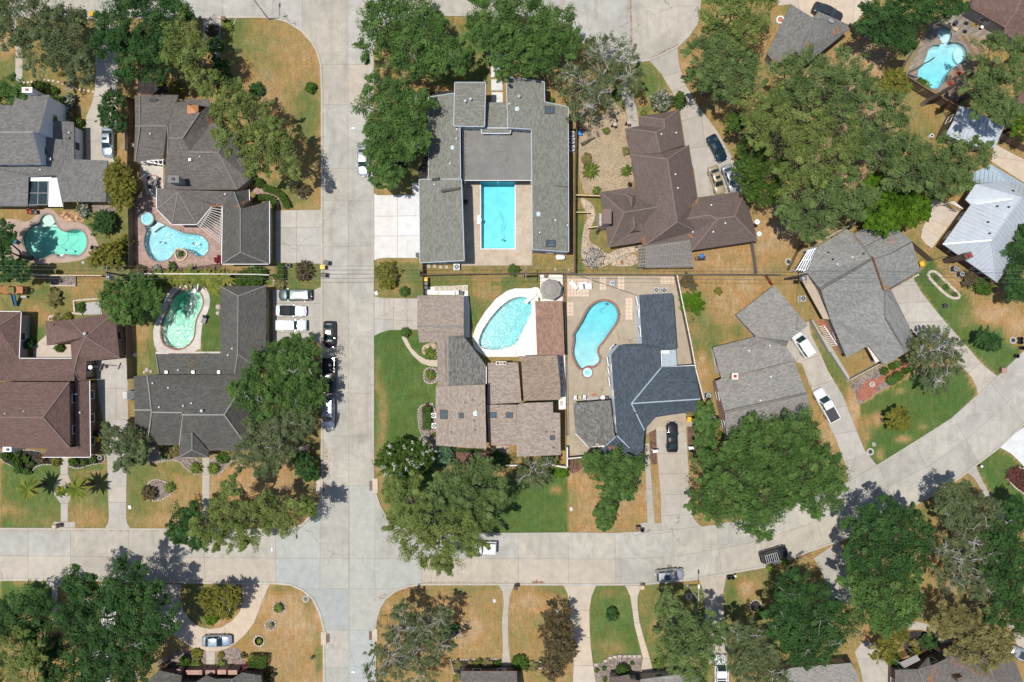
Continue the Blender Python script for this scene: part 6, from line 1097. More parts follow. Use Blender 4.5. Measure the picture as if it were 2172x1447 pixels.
BUSH = [
 (1,330,725,66,1.6, 'topiary', 'round clipped bush right beside the white chimney'),(1,560,830,62,1.5, 'flower', 'pale flowering shrub beside the tall hedge block'),(1,562,960,56,1.2, 'yellow', 'yellow green shrub at the foot of the hedge block'),(1,660,1005,32,.9, 'bush', 'small green bush at the house corner by the silver sedan drive'),(1,440,740,34,.9, 'bush', 'small loose bush between hedge block and stepping stones'),
 (1,1450,730,70,1.5, 'olive', 'olive shrub in the black gravel bed by the skylight'),(1,1740,250,55,1.3, 'crepe', 'dark spiky shrub in the planter of the front walk'),(1,2100,735,60,1.2, 'darkbush', 'shady shrub in the ring of stones under the leaning pine'),
 (5,840,440,108,2.0, 'darkbush', 'big dark rounded bush beside the teal pool'),(5,1030,600,72,2.0, 'olive', 'golden olive bush on the fence line below the teal pool terrace'),(5,1415,790,36,.8, 'bush', 'little green bush on the brick terrace edge'),(5,1797,740,34,1.0, 'redleaf', 'crimson leaved shrub at the garage corner'),(5,440,1050,68,.8, 'yellow', 'flowering clump in an oval bed on the play lawn'),(5,1485,690,20,.5, 'bush', 'tiny plant inside the stone planter of the blue pool'),(5,690,330,60,1.0, 'flower', 'white flowered shrub under the eaves by the teal pool'),(5,1160,815,40,.8, 'crepe', 'mixed shrub at the end of the brick terrace bed'),(5,1290,825,45,.8, 'flower', 'pale shrub in the terrace bed by the overhead line'),(5,2040,910,120,1.6, 'bush', 'broad green shrub along the fence above the dark garage roof'),(5,660,1130,40,.8, 'bush', 'green plants beside the small shed slab'),(5,480,1215,36,.7, 'yellow', 'yellow green bush at the garage wall edging'),(5,560,1210,34,.7, 'olive', 'olive bush next to the yellow green one at the garage wall'), 
 (6,395,180,68,1.2, 'crepe', 'spiky grass clump in a ring on the brown corner lawn'),(6,400,830,82,1.7, 'crepe', 'red tipped crepe shrub by the row of trash cans'),(6,210,928,56,.9, 'yellow', 'variegated yellow shrub in a stone ring by the parked green suv'),(6,1090,862,104,1.9, 'olive', 'round grassy bush on the verge under the power line'),(6,1230,1000,38,1.0, 'topiarydark', 'small dark bush on the verge near the tan garage'),(6,1240,1338,38,.9, 'topiarydark', 'small round bush where the curved path meets the tan garage'),(6,45,850,60,1.3, 'bush', 'green shrub in the corner by the pool floats'),(6,250,1420,45,1.0, 'bush', 'green shrub at the lower edge of the suv driveway'),(6,350,1425,40,1.0, 'yellow', 'light shrub next to the shrub at the suv driveway'),(6,35,110,40,1.0, 'topiary', 'round bush at the head of the curved box hedge'), 
 (10,1560,990,92,1.8, 'agave', 'blue green yucca clump in front of the tan house'),(10,1478,806,14,.4, 'bush', 'tiny bush beside the tan house wall'),(10,1415,590,40,.8, 'rose', 'purple shrub at the top of the air conditioner bed'),(10,2010,1020,80,1.6, 'darkbush', 'dark shrub beside the front step of the tan house'),(10,375,1020,60,1.0, 'crepe', 'wispy bush by the stone oval in the shady lawn'),
 (9,55,980,40,1.0, 'topiary', 'clipped ball shrub closest to the corner of the maroon house bed'),(9,140,1028,42,1.0, 'topiary', 'largest clipped ball in the maroon house bed'),(9,150,1088,36,.9, 'topiarydark', 'dark clipped ball below the largest one'),(9,222,1105,28,.8, 'topiarydark', 'clipped ball at the point of the maroon house bed'),(9,210,1000,32,.8, 'bush', 'bright leafy plant in the maroon house bed'),(9,143,950,27,.7, 'topiarydark', 'small plant under the eave by the white chimney box'),(9,260,1050,22,.5, 'bush', 'low plant along the curved edging of the mulch bed'),(9,340,1003,40,.8, 'crepe', 'reddish plant below the low gable'),(9,460,1025,40,.9, 'olive', 'olive plant at the end of the mulch bed by the walk'),(9,600,1030,36,.8, 'bush', 'green plant just across the walk from the maroon house bed'),(9,690,1035,26,.6, 'bush', 'little plant in the middle of the smaller mulch bed'),(9,768,1010,30,.7, 'bush', 'plant near the pot in the smaller mulch bed'),(9,1830,1000,52,1.3, 'bush', 'round green bush beside the porch of the dark house'),(9,1385,928,74,.7, 'yellow', 'yellow ground shrub under the dark house eave'),(9,1900,950,60,.8, 'yellow', 'yellow shrub between porch and oak at the dark house'),(9,1340,978,26,.6, 'darkbush', 'small dark shrub in the tan front bed'),(9,1228,1285,66,1.3, 'greyoak' if False else 'crepe', 'grey spiky shrub in the island bed of the front lawn'),(9,480,90,36,.9, 'bush', 'potted plant on the small courtyard'),(9,230,60,40,1.4, 'darkbush', 'dark shrub in the gap beside the maroon roof'),
 (3,1258,820,92,1.9, 'flower', 'white oleander in bloom at the court driveway'),(3,1402,818,62,1.7, 'bush', 'bright rounded bush next to the white oleander'),(3,640,1312,46,1.0, 'yellow', 'yellow cordyline clump in the rock garden'),(3,962,1243,24,.7, 'yellow', 'small yellow plant against the brown house wall'),(3,350,825,22,.6, 'bush', 'small plant in the shady recess of the modern house'),(3,885,780,40,.8, 'bush', 'low ground cover beside the brown house front path'),
 (7,1455,910,62,1.0, 'crepe', 'dusty shrub in the corner of the straw yard'),(7,1515,960,40,.9, 'crepe', 'thin shrub beside the dusty one in the straw yard'),(7,1500,1105,92,1.5, 'bright', 'bright green shrub by the fence of the straw yard'),(7,1715,1003,32,.8, 'olive', 'lone mustard shrub on the straw lawn'),(7,40,830,50,.8, 'bush', 'green weeds along the back fence of the modern house'),(7,1490,1230,16,.4, 'yellow', 'tiny orange flowering plant in the straw yard bed'),
 (12,1022,280,32,.9, 'topiary', 'clipped ball alone at the house corner of the brick garden'),(12,1083,357,40,1.0, 'topiarydark', 'largest clipped ball in the lower corner of the brick garden'),(12,1132,322,40,1.0, 'topiary', 'clipped ball touching the largest one in the brick garden'),(12,1090,242,27,.8, 'topiary', 'clipped ball under the eave beside the house step'),(12,1132,224,27,.8, 'topiarydark', 'flattened clipped ball by the step of the angular house'),(12,1195,280,27,.8, 'topiary', 'small clipped ball in the middle of the brick path'),(12,1250,250,34,.9, 'darkbush', 'dark bush under the thin grey tree'),(12,1262,130,26,.8, 'darkbush', 'dark plant at the corner of the angular house'),
 (8,1460,890,18,.7, 'topiarydark', 'dot of shrub at the top of the oblong stone bed'),(8,1535,965,20,.7, 'topiarydark', 'middle shrub of the oblong stone bed'),(8,1608,1025,18,.7, 'topiarydark', 'lowest shrub of the oblong stone bed'),(8,1730,900,70,1.4, 'crepe', 'twiggy shrub below the two air conditioners'),(8,1840,950,80,1.3, 'bush', 'leafy shrub at the foot of the metal roofed house'), 
 (14,1575,1030,44,.9, 'agave', 'pale agave in the black stone ringed bed'),(14,1540,1090,36,.8, 'yellow', 'yellow green plant next to the pale agave'),(14,1650,1000,34,.8, 'darkbush', 'dark plant at the rim of the black stone ringed bed'),(14,1675,1305,32,.6, 'yellow', 'first yellow shrub at the street end of the black strip'),(14,1800,1308,46,.6, 'yellow', 'wide yellow shrub in the middle of the black strip'),(14,1850,1280,26,.6, 'bush', 'small shrub above the wide yellow one in the black strip'),(14,1915,1300,40,.7, 'yellow', 'yellow shrub near the path end of the black strip'),(14,2005,1295,32,.7, 'bush', 'green shrub touching the narrow path in the black strip'),(14,2155,1310,40,.7, 'bush', 'green shrub across the narrow path from the black strip'),(14,115,1385,60,1.0, 'crepe', 'bronze shrub under the hedge by the brown lawn'),(14,1665,1415,30,.7, 'yellow', 'small yellow shrub at the corner of the low brown roof'),
 (13,545,640,38,.8, 'crepe', 'round grey shrub in a stone ring at the kerb'),(13,1730,932,44,1.0, 'bright', 'bright green bush in the driveway island'),(13,1515,1285,52,1.0, 'bush', 'green bush in the front bed by the sedan'),(13,1618,1212,46,.6, 'olive', 'olive ground plants along the sedan driveway'),(13,1360,1340,56,1.2, 'crepe', 'grey shrub over the dark roof edge'),(13,2005,1230,26,.6, 'crepe', 'lone spiky plant on the brown bed'),(13,2040,1360,66,1.2, 'rose', 'pink flowering shrub by the stepped brick front'),(13,1812,1225,22,.5, 'olive', 'small tuft beside the brick walk'),
 (15,935,1352,52,1.4, 'topiary', 'large round clipped bush in the grey mulch bed'),(15,850,890,54,1.2, 'darkbush', 'thin young sapling on the lime lawn'),(15,95,1300,72,.9, 'bush', 'wide shrub in the bed at the end of the dry lawn'),(15,200,1320,34,.7, 'yellow', 'yellowish shrub under the bronze tree'),(15,2065,880,34,.8, 'bush', 'green bush beside the ringed mulch circle'),(15,725,1355,14,.4, 'bush', 'tiny plant nearest the driveway in the grey mulch'),(15,785,1335,13,.4, 'bush', 'second tiny plant in the grey mulch'),(15,1015,1290,14,.4, 'bush', 'tiny plant by the curved path in the grey mulch'),(15,790,1430,16,.5, 'bush', 'small plant at the lowest end of the grey mulch'),
 (16,1270,1125,32,.8, 'yellow', 'pale chartreuse shrub in the black bed of the light well house'),(16,1385,1110,72,1.3, 'darkbush', 'big dark shrub beside the curved path'),(16,1278,1200,46,1.2, 'olive', 'round olive shrub at the wall of the light well house'),(16,1105,1275,48,1.4, 'bush', 'green bush at the garage corner by the shaded drive'),(16,220,1170,44,1.2, 'darkbush', 'dark bush in the shade between lawn and pale grey roof'),(12,2120,1150,84,.7, 'rose', 'rose bed shrub with pink blooms inside the stone ring'),(12,2200,1200,70,.7, 'rose', 'rose bed shrub at the picture edge'),
 (11,410,1105,66,.9, 'bright', 'bright green ground shrub by the wall end of the tan house'),(11,150,1040,44,.9, 'crepe', 'bronze plant under the tan house eave'),(11,330,1000,60,1.3, 'bush', 'green shrub at the corner of the tan house front'),(11,615,1030,40,.9, 'yellow', 'yellow green plant at the corner of the slate blue house'),(11,1490,635,34,.9, 'yellow', 'leafy plant beside the yellow lidded can'),(11,1740,805,22,.7, 'bush', 'small green plant at the pink brick wall'),
 (4,1310,690,60,1.0, 'bush', 'weedy shrubs along the fence of the plank deck'),(2,460,720,46,.9, 'bush', 'small round plant in a ring under the leaning pine'),
]
for t, x, y, r, h, st, lab in BUSH: bush(lab, t, x, y, r, h, st)
hedge('tall clipped hedge block beside the grey house', 1,[(465,790),(462,960)],100,1.8)
hedge('outer curved box hedge of the brick entrance path', 6,[(70,145),(140,165),(200,195),(240,240),(270,310)],52,.8); hedge('inner curved box hedge against the garage wall', 6,[(0,228),(90,222),(150,245),(175,320)],48,.9)
hedge('rectangular hedge hiding the two air conditioners', 10,[(1415,575),(1415,765)],66,1.1); hedge('narrow hedge strip beside the dustbin verge', 6,[(150,880),(240,882)],44,1.0); hedge('low hedge between garage and crepe shrub', 6,[(212,765),(212,860)],46,1.1)
hedge('thick rounded hedge at the bottom of the brown lawn', 13,[(2040,1285),(2120,1280),(2190,1290)],96,1.3); hedge('low hedge by the white walkway end', 11,[(365,1100),(478,1108)],50,.8)
hedge('dark green hedge under the tan house eave', 10,[(1520,905),(1700,935),(1880,938)],26,.5, 'darkbush')

def blades(C0, n, L, wd, rise, droop, mat, parent, org, tint=(.3,.9), seg=5, name='frond'):
    V, F, A = [],[],[]
    for i in range(n):
        a = 6.2832 * i / n + random.uniform(-.2,.2); l = L * random.uniform(.75,1.1); e = random.uniform(.15,1.0) if n > 12 else .3; tt = random.uniform(*tint)
        for s in range(seg + 1):
            u = s / seg; r = l * u * (1 - .18 * e * u); z = C0[2] + rise * e * math.sin(min(u * 1.7,1.57)) * l - droop * l * u * u * (1.1 - .3 * e); w_ = wd * (1 - abs(2 * u - .75) ** 1.6 * .75) * .5
            w_ = max(w_, .015) if s < seg else .01; ca, sa = math.cos(a), math.sin(a)
            for sg, dz in ((-1,-.25 * w_),(0,.12 * w_),(1,-.25 * w_)): V.append((C0[0] + ca * r - sa * w_ * sg - org[0], C0[1] + sa * r + ca * w_ * sg - org[1], max(z + dz, .02) - org[2])); A.append(tt + .15 * u)
        o = i * 3 * (seg + 1)
        for s in range(seg):
            b = o + 3 * s; F += [(b, b + 1, b + 4, b + 3),(b + 1, b + 2, b + 5, b + 4)]
    me = bpy.data.meshes.new(name); me.from_pydata(V, [], F); me.attributes.new('tint', 'FLOAT', 'POINT').data.foreach_set('value', A); me.materials.append(mat); me.update()
    o = bpy.data.objects.new(name, me); COL.objects.link(o); o.parent = parent; return o
def sago(label, t, x, y, r, h=.5, mat='frond', n=34, tint=(.15,.75)):
    p = W(P(t, x, y), h); R = r * SHEET[t][2] * K; o = thing('sago_palm', (p.x, p.y, 0), label, 'sago palm', 'sago palms in the front gardens'); m = MB(); m.disc(p, .2,.16,0, h, 10); m.out('trunk', M['bark'], o)
    blades((p.x, p.y, h), n, R * 1.08,.24,.35,.35, LEAF[mat], o, (p.x, p.y, 0), tint, name='fronds'); 
    m = MB(); m.disc(p, .12,.03, h, h + .14,8); m.out('cone', M['woodlight'], o); return o
for a in (('sago palm beside the front walk and top street kerb', 1,1872,215,56),('sago palm in the black gravel bed under the oak', 1,1310,685,46),('sago palm in the rock garden by the gate posts', 3,800,1075,36),('big sago palm against the brown house wall', 3,965,1405,58),('spiky palm in the cordyline bed by the side fence', 3,672,1405,86),('sago palm by the brown house corner fence', 7,720,172,44),('sago at the front of the brown house by the path', 3,1105,932,34),('yellowish sago palm where the cream path meets the tan house', 10,1440,138,66),('sago palm in a stone ring on the green lawn', 10,1447,312,54),('sago palm left of the porch walk of the dark house', 9,1610,1080,66),('sago palm right of the porch walk of the dark house', 9,1752,1080,62),('sago palm in the island bed of the front lawn', 9,1392,1240,54),('dark sago in the uppermost stone ring of the brown corner lawn', 14,195,838,48),('tiny sago in the middle stone ring of the brown corner lawn', 14,135,980,20),('small sago in the lowest stone ring of the brown corner lawn', 14,38,1112,26),('yellow centred sago in front of the stepped brick wall', 13,1612,1305,54),('sago palm at the end of the brick walk', 13,1818,1305,52),('sago palm beside the curved path and pine', 15,1230,1292,54),('sago palm tucked by the black suv at the kerb', 16,88,505,42),('sago palm between black suv and shady driveway', 16,205,458,38),('small sago in the stone ring by the sedan driveway', 13,2135,1110,22),('ornamental grass fountain near the trash can verge', 6,400,830,84)): sago(*a)
def palm(label, t, x, y, r, h, bx, by):
    p = W(P(t, x, y), h); R = r * SHEET[t][2] * K; o = thing('palm_tree', (p.x, p.y, 0), label, 'palm tree', 'date palms on the front lawn'); m = MB(); m.tube([(p.x, p.y, 0),(p.x + .05, p.y, h * .5),(p.x, p.y, h)],[.32,.24,.26],10); m.out('trunk', M['bark'], o, smooth=True)
    blades((p.x, p.y, h),19, R * 1.1,.50,.5,.42, LEAF['frond'], o, (p.x, p.y, 0),(.35,.95),6, name='crown')
palm('date palm standing in the dark lawn, on the street edge side', 9,225,1255,112,3.8,0,0); palm('date palm arching over the front walk of the maroon house', 9,630,1250,122,3.8,0,0); palm('short palm half under the arching date palm', 9,500,1270,60,1.8,0,0)
# banana clumps along the back fence
for i, (x, y, r) in enumerate(((1290,880,60),(1375,885,75),(1455,900,70),(1530,870,80),(1610,890,80),(1690,885,85),(1765,900,85),(1840,890,75),(1760,975,60))):
    p = W(P(5, x, y),1.8); o = thing('banana_plant', (p.x, p.y, 0),('banana plant at the near end of the row along the power line fence', 'second banana plant of the row, next to the fence bed', 'banana plant above the small oak in the fence row', 'banana plant with upright leaves over the wall top', 'banana plant opposite the pool diving board', 'tallest banana plant of the row behind the green pool', 'banana plant with yellow leaves near the pool corner', 'banana plant at the garage end of the row', 'low banana plant leaning to the pool deck')[i], 'banana plant', 'banana plants behind the green pool')
    m = MB(); m.tube([(p.x, p.y, 0),(p.x, p.y, 1.5)],[.12,.08],8); m.out('stem', M['bark'], o); blades((p.x, p.y, 1.4),11, r * Q * K * 1.45,.46,.5,.5, LEAF['frond'], o, (p.x, p.y, 0),(.45,1.0), name='leaves')
for t, x, y, r, lab in ((4,1240,700,60, 'feathery bamboo beside the leaning pine trunk'),(4,1390,700,66, 'slender palm leaves over the pool wall')):
    p = W(P(t, x, y),2.2); o = thing('bamboo', (p.x, p.y, 0), lab, 'bamboo'); m = MB(); m.tube([(p.x, p.y, 0),(p.x, p.y, 2)],[.08,.04],6); m.out('stem', M['bark'], o); blades((p.x, p.y, 1.9),12, r * Q * K * 1.1,.16,.3,.5, LEAF['frond'], o, (p.x, p.y, 0),(.4,.9), name='leaves')
# ------------------------------------------------------------------ cars
PAINT = dict(silver=paint('silver_car_paint', (.42,.44,.46), .5), white=paint('white_car_paint', (.70,.71,.71), .05), black=paint('black_car_paint', (.012,.012,.013), .1), blue=paint('dark_blue_car_paint', (.012,.035,.065), .4), gold=paint('champagne_car_paint', (.46,.38,.25), .4), dark=paint('charcoal_car_paint', (.035,.035,.038), .3), green=paint('grey_green_car_paint', (.10,.14,.13), .4), lightblue=paint('ice_silver_car_paint', (.36,.42,.47), .5), softtop=plain('black_soft_top', (.022,.021,.02), .85))
SPEC = {
 'sedan': dict(st=[(-.5,.70,.62),(-.488,.84,.80),(-.46,.93,.93),(-.40,.97,.98),(-.30,1,.99),(-.1,1,.97),(.1,1,.96),(.22,1,.95),(.32,.985,.90),(.41,.95,.84),(.465,.87,.76),(.49,.76,.66),(.5,.62,.55)], belt=(-.375,.225), roof=(-.215,.055), zr=1.44, zb=.93, rw=.70),
 'coupe': dict(st=[(-.5,.70,.62),(-.485,.86,.80),(-.45,.95,.92),(-.38,1,.97),(-.25,1,.98),(0,.99,.95),(.14,.99,.94),(.26,.99,.90),(.38,.96,.83),(.46,.86,.73),(.49,.74,.62),(.5,.6,.52)], belt=(-.40,.17), roof=(-.17,.02), zr=1.36, zb=.90, rw=.70),
 'suv': dict(st=[(-.5,.80,.80),(-.49,.90,1.0),(-.46,.96,1.06),(-.3,1,1.08),(0,1,1.06),(.2,1,1.08),(.3,.98,1.05),(.40,.95,.99),(.465,.88,.88),(.49,.78,.76),(.5,.66,.62)], belt=(-.485,.245), roof=(-.435,.085), zr=1.74, zb=1.04, rw=.78),
 'pickup': dict(st=[(-.5,.90,.76),(-.495,.94,.78),(-.30,.96,.78),(-.11,.97,.78),(-.10,1,1.10),(.1,1,1.10),(.24,1,1.12),(.32,.98,1.10),(.41,.95,1.05),(.47,.90,.95),(.492,.80,.82),(.5,.7,.66)], belt=(-.105,.26), roof=(-.075,.105), zr=1.80, zb=1.08, rw=.76),
 'classic': dict(st=[(-.5,.80,.72),(-.495,.92,.86),(-.44,.98,.90),(-.3,1,.94),(-.1,1,.96),(.1,1,.97),(.2,1,.96),(.32,1,.95),(.44,.98,.93),(.49,.96,.88),(.498,.92,.78),(.5,.86,.6)], belt=(-.22,.21), roof=(-.17,.12), zr=1.42, zb=.94, rw=.80),
}
def car(label, t, x, y, fx, fy, kind, col, L=4.7, Wd=1.82, roofcol=None, sunroof=False, rack=False, bed=None, blacktop=False, name='parked_car', cat='car', group='parked cars'):
    sp = SPEC[kind]; p = W(P(t, x, y), .9); r = thing(name, (p.x, p.y, 0), label, cat, group, rot=math.atan2(-fy, fx)); pm = PAINT[col]; w = Wd / 2; z0 = .045
    V, F = [],[]; prof = [(.90,.24),(.985,.36),(1.0,.55),(.985,-.22),(.93,-.07),(.70,-.015),(.35,.0),(0,.012)]
    for xf, wf, zt in sp['st']:
        row = []
        for yy, zz in prof:
            z = zz if zz > .1 else zt + zz
            row.append((xf * L, yy * wf * w, min(max(z, .2), zt + .012)))
        V += [(a, -b, c) for a, b, c in row] + [(a, b, c) for a, b, c in reversed(row[:-1])]
    n = 15
    for i in range(len(sp['st']) - 1):
        for k in range(n - 1): F.append((i * n + k, i * n + k + 1,(i + 1) * n + k + 1,(i + 1) * n + k))
        F.append((i * n + n - 1, i * n, (i + 1) * n, (i + 1) * n + n - 1))
    F += [tuple(range(n)), tuple(range(len(V) - n, len(V)))[::-1]]
    V = [(a, b, c + z0) for a, b, c in V]; body = mesh('body', V, F, pm, r, smooth=True, world=False)
    b0, b1 = sp['belt'][0] * L, sp['belt'][1] * L; r0, r1 = sp['roof'][0] * L, sp['roof'][1] * L; zb, zr = sp['zb'] + z0 - .05, sp['zr'] + z0; bw, rw = w * .90, w * sp['rw']
    def P3(u, v, s):                                # u along the car, v across (-1..1), s 0 belt .. 1 roof
        xa, xb = b0 + (r0 - b0) * s, b1 + (r1 - b1) * s; ww = bw + (rw - bw) * s; bul = .045 * L / 4.7 * (1 - v * v) * (1 if u > .5 else -.5) * (1 - .3 * s) if u in (0,1) else 0
        return (xa + (xb - xa) * u + bul, v * ww * (1 - .06 * (abs(u - .5) * 2) ** 4), zb + (zr - zb) * s)
    m = MB(); g = []
    for s in (0,.25,.5,.75,1.0):
        ring = [P3(0, v, s) for v in (-1,-.5,0,.5,1)] + [P3(u, 1, s) for u in (.25,.5,.75)] + [P3(1, v, s) for v in (1,.5,0,-.5,-1)] + [P3(u, -1, s) for u in (.75,.5,.25)]; g.append(ring)
    q = len(g[0]); m.add([v for rr in g for v in rr],[(i * q + k, i * q + (k + 1) % q, (i + 1) * q + (k + 1) % q, (i + 1) * q + k)[::-1] for i in range(4) for k in range(q)]); m.out('cabin', PAINT[roofcol] if roofcol else pm, r, world=False)
    m = MB(); nx, ny = 6,6; vv = []                # roof panel, gently crowned
    for i in range(nx + 1):
        for k in range(ny + 1):
            u, v = i / nx, k / ny * 2 - 1; a, b, c = P3(u if 0 < u < 1 else u, v, 1); vv.append((a, b * 1.01, c + .055 * (1 - v ** 4) * (1 - (2 * u - 1) ** 4) + .004))
    m.add(vv, [(i * (ny + 1) + k, (i + 1) * (ny + 1) + k, (i + 1) * (ny + 1) + k + 1, i * (ny + 1) + k + 1) for i in range(nx) for k in range(ny)]); rp = m.out('roof_panel', PAINT[roofcol] if roofcol else pm, r, smooth=True, world=False)
    def pane(nm, us, vs, s0, s1, off):
        m = MB(); vv = []; 
        for s in (s0,(s0 + s1) / 2, s1):
            for u, v in zip(us, vs): a, b, c = P3(u, v, s); vv.append((a + off[0], b + off[1], c + off[2]))
        k = len(us); m.add(vv, [(i * k + j, i * k + j + 1,(i + 1) * k + j + 1,(i + 1) * k + j) for i in range(2) for j in range(k - 1)]); m.out(nm, M['glass'], r, smooth=True, world=False)
    e = [-.9,-.5,0,.5,.9]
    pane('windshield', [1] * 5, e, .06,.93,(.016,0,.012)); pane('rear_window', [0] * 5, e, .12,.9,(-.016,0,.012))
    for sg in (-1,1):
        for u0, u1 in ((.10,.44),(.50,.90)): pane('side_window', [u0,(u0 + u1) / 2, u1],[sg] * 3,.18,.90,(0, sg * .014,.008))
    if sunroof: m = MB(); xa = r0 + (r1 - r0) * .58; m.box((xa, 0, zr + .062),((r1 - r0) * .36, rw * 1.15,.016)); m.out('sunroof', M['glass'], r, world=False)
    if blacktop: m = MB(); m.box(((r0 + r1) / 2,0, zr + .06),((r1 - r0) * .98, rw * 1.9,.03), taper=.96); m.out('soft_top', PAINT['softtop'], r, world=False)
    if rack:
        for sg in (-1,1): m = MB(); m.bar((r0 + .15, sg * rw * .86, zr + .09),(r1 - .2, sg * rw * .86, zr + .09), .05,.05); m.out('roof_rail', M['darkmetal' if rack == 1 else 'alum'], r, world=False)
        if rack == 2:
            for i in range(7): m = MB(); m.bar((r0 + .2 + i * (r1 - r0 - .4) / 6,-rw * .84, zr + .1),(r0 + .2 + i * (r1 - r0 - .4) / 6, rw * .84, zr + .1), .07,.03); m.out('roof_slat', M['alum'], r, world=False)
    if kind == 'pickup':
        x0, x1 = -.495 * L, -.105 * L; zt = 1.12
        for sg in (-1,1): m = MB(); m.box(((x0 + x1) / 2, sg * w * .92,(.7 + zt) / 2),(x1 - x0,.14, zt - .7)); m.out('bed_side', pm, r, world=False)
        m = MB(); m.box((x0 + .04,0,(.66 + zt) / 2),(.1, w * 1.84, zt - .66)); m.out('tailgate', pm, r, world=False)
        m = MB()
        if bed == 'cover': m.box(((x0 + x1) / 2 + .02,0, zt - .02),(x1 - x0 - .14, w * 1.68,.05)); m.out('bed_cover', M['darkmetal'], r, world=False)
        else:
            m.box(((x0 + x1) / 2,0,.83),(x1 - x0 - .1, w * 1.70,.03)); m.out('bed_liner', M['black'], r, world=False)
            if bed == 'rack':
                for yv in (-w * .9, w * .9): m = MB(); m.bar((x0 + .1, yv, 1.85),(x1 + 1.3, yv, 1.85), .09,.09); m.out('ladder_rail', M['white'], r, world=False)
                for i in range(4): m = MB(); m.bar((x0 + .2 + i * .9,-w * .9,1.9),(x0 + .2 + i * .9, w * .9,1.9), .09,.07); m.out('ladder_bar', M['white'], r, world=False)
            if bed == 'shell': m = MB(); m.box(((x0 + x1) / 2,0,1.45),(x1 - x0, w * 1.86,.66), taper=.9); sh = m.out('bed_shell', pm, r, world=False)
    rad = .33 if kind in ('sedan', 'coupe', 'classic') else .37
    for sx in (-.30,.315):
        for sg in (-1,1):
            m = MB(); m.tube([(sx * L, sg * (w - .20), rad),(sx * L, sg * (w + .012), rad)], rad, 18); wo = m.out('wheel', M['rubber'], r, world=False)
            m = MB(); m.tube([(sx * L, sg * (w - .0), rad),(sx * L, sg * (w + .02), rad)], rad * .62,14); m.out('rim', M['chrome'], wo, world=False)
    zf = sp['st'][-3][2]; wf = sp['st'][-3][1]
    for sg in (-1,1):
        m = MB(); m.box((.468 * L, sg * w * .60, zf - .115 + z0),(.15,.30,.10),-sg * .28); m.out('headlight', M['amber'], r, world=False)
        m = MB(); m.box((-.484 * L, sg * w * .62, sp['st'][1][2] - .13 + z0),(.07,.28,.12), sg * .15); m.out('taillight', M['red'], r, world=False)
        m = MB(); m.box((b1 - .30, sg * (w * .97), zb + .08),(.14,.24,.12), sg * -.2, taper=.8); m.out('mirror', pm, r, world=False)
    m = MB(); m.box((.493 * L, 0,.46),(.08, w * 1.0,.14)); m.out('grille', M['black'], r, world=False)
    m = MB(); xm = b1 + .06
    m.bar((xm, -w * .62, zb + .062),(xm - .02,-.05, zb + .075), .03,.02); m.bar((xm, .02, zb + .075),(xm - .02, w * .55, zb + .07), .03,.02); m.out('wiper', M['black'], r, world=False)
    m = MB(); hx = .455 * L
    for sg in (-1,1): m.bar((b1 + .10, sg * w * .80, zb + .045),(hx, sg * w * .66, sp['st'][-4][2] + z0 + .004), .018,.012)
    m.out('hood_seam', M['black'], r, world=False)
    return r
car('silver sedan with sunroof parked under a thin tree in the driveway of the grey house', 1,880,1165,0,1, 'sedan', 'lightblue', 4.7,1.78, sunroof=True)
car('silver car parked at the street kerb half under the small oak', 2,893,1320,0,1, 'sedan', 'silver', 4.8,1.85)
car('dark blue sedan parked at an angle on the court drive', 3,1712,1216,112,212, 'sedan', 'blue', 4.45,1.75)
car('champagne sedan with sunroof beside the brown house', 7,1712,85,82,255, 'sedan', 'gold', 4.7,1.75, sunroof=True)
car('silver sedan parked next to the champagne one under a green tree', 7,1828,72,92,245, 'sedan', 'silver', 4.7,1.78)
car('dark maroon sedan behind the grey gabled roof in the court', 4,562,100,245,110, 'sedan', 'dark', 4.9,1.85)
car('grey green suv with roof rails in the triple parking driveway', 6,330,1030,-1,0, 'suv', 'green', 5.15,1.86, rack=1)
car('white convertible with black soft top in the triple parking driveway', 6,296,1160,1,.02, 'coupe', 'white', 4.75,1.82, blacktop=True, roofcol='softtop')
car('long white classic coupe in the triple parking driveway', 6,298,1280,1,0, 'classic', 'white', 4.85,1.75)
car('black sedan parked at the kerb below the triple driveway', 6,612,1353,0,1, 'sedan', 'black', 4.15,1.82, sunroof=True)
car('black pickup with open bed parked under the feathery tree', 10,610,318,0,1, 'pickup', 'black', 5.5,1.92, bed='open', cat='pickup truck', name='pickup_truck')
car('silver suv dappled by shade, last in the kerb row', 10,606,628,0,1, 'suv', 'lightblue', 4.9,1.88)
car('black coupe alone in the cracked concrete driveway', 11,1344,826,0,-1, 'coupe', 'black', 4.75,1.78, sunroof=False)
car('white hatchback suv nose up between the two grey houses', 8,350,1432,-130,-195, 'suv', 'white', 4.8,1.86)
car('pale silver white pickup with black bed cover in the long driveway', 12,548,562,-142,-255, 'pickup', 'white', 5.6,1.9, bed='cover', cat='pickup truck', name='pickup_truck')
car('ice blue sedan parked in the circular driveway', 13,1778,1112,1,-.01, 'sedan', 'lightblue', 4.6,1.75)
car('white pickup mostly hidden under the olive pine at the junction', 14,1850,338,-1,-.03, 'pickup', 'white', 5.3,1.85, bed='shell', cat='pickup truck', name='pickup_truck')
car('silver suv with sunroof at the lower kerb by the lamp post', 15,1325,568,1,-.08, 'suv', 'silver', 4.4,1.85, sunroof=True)
car('black suv with slatted roof rack on the curved street', 16,118,398,215,-62, 'suv', 'black', 4.4,1.85, rack=2)
car('white work pickup with ladder rack under the grey oak', 15,1740,1370,0,-1, 'pickup', 'white', 5.4,1.9, bed='rack', cat='pickup truck', name='pickup_truck')
car('silver car nosing in at the picture edge by the brown house', 16,2185,1240,-1,-.5, 'sedan', 'silver', 4.6,1.8)
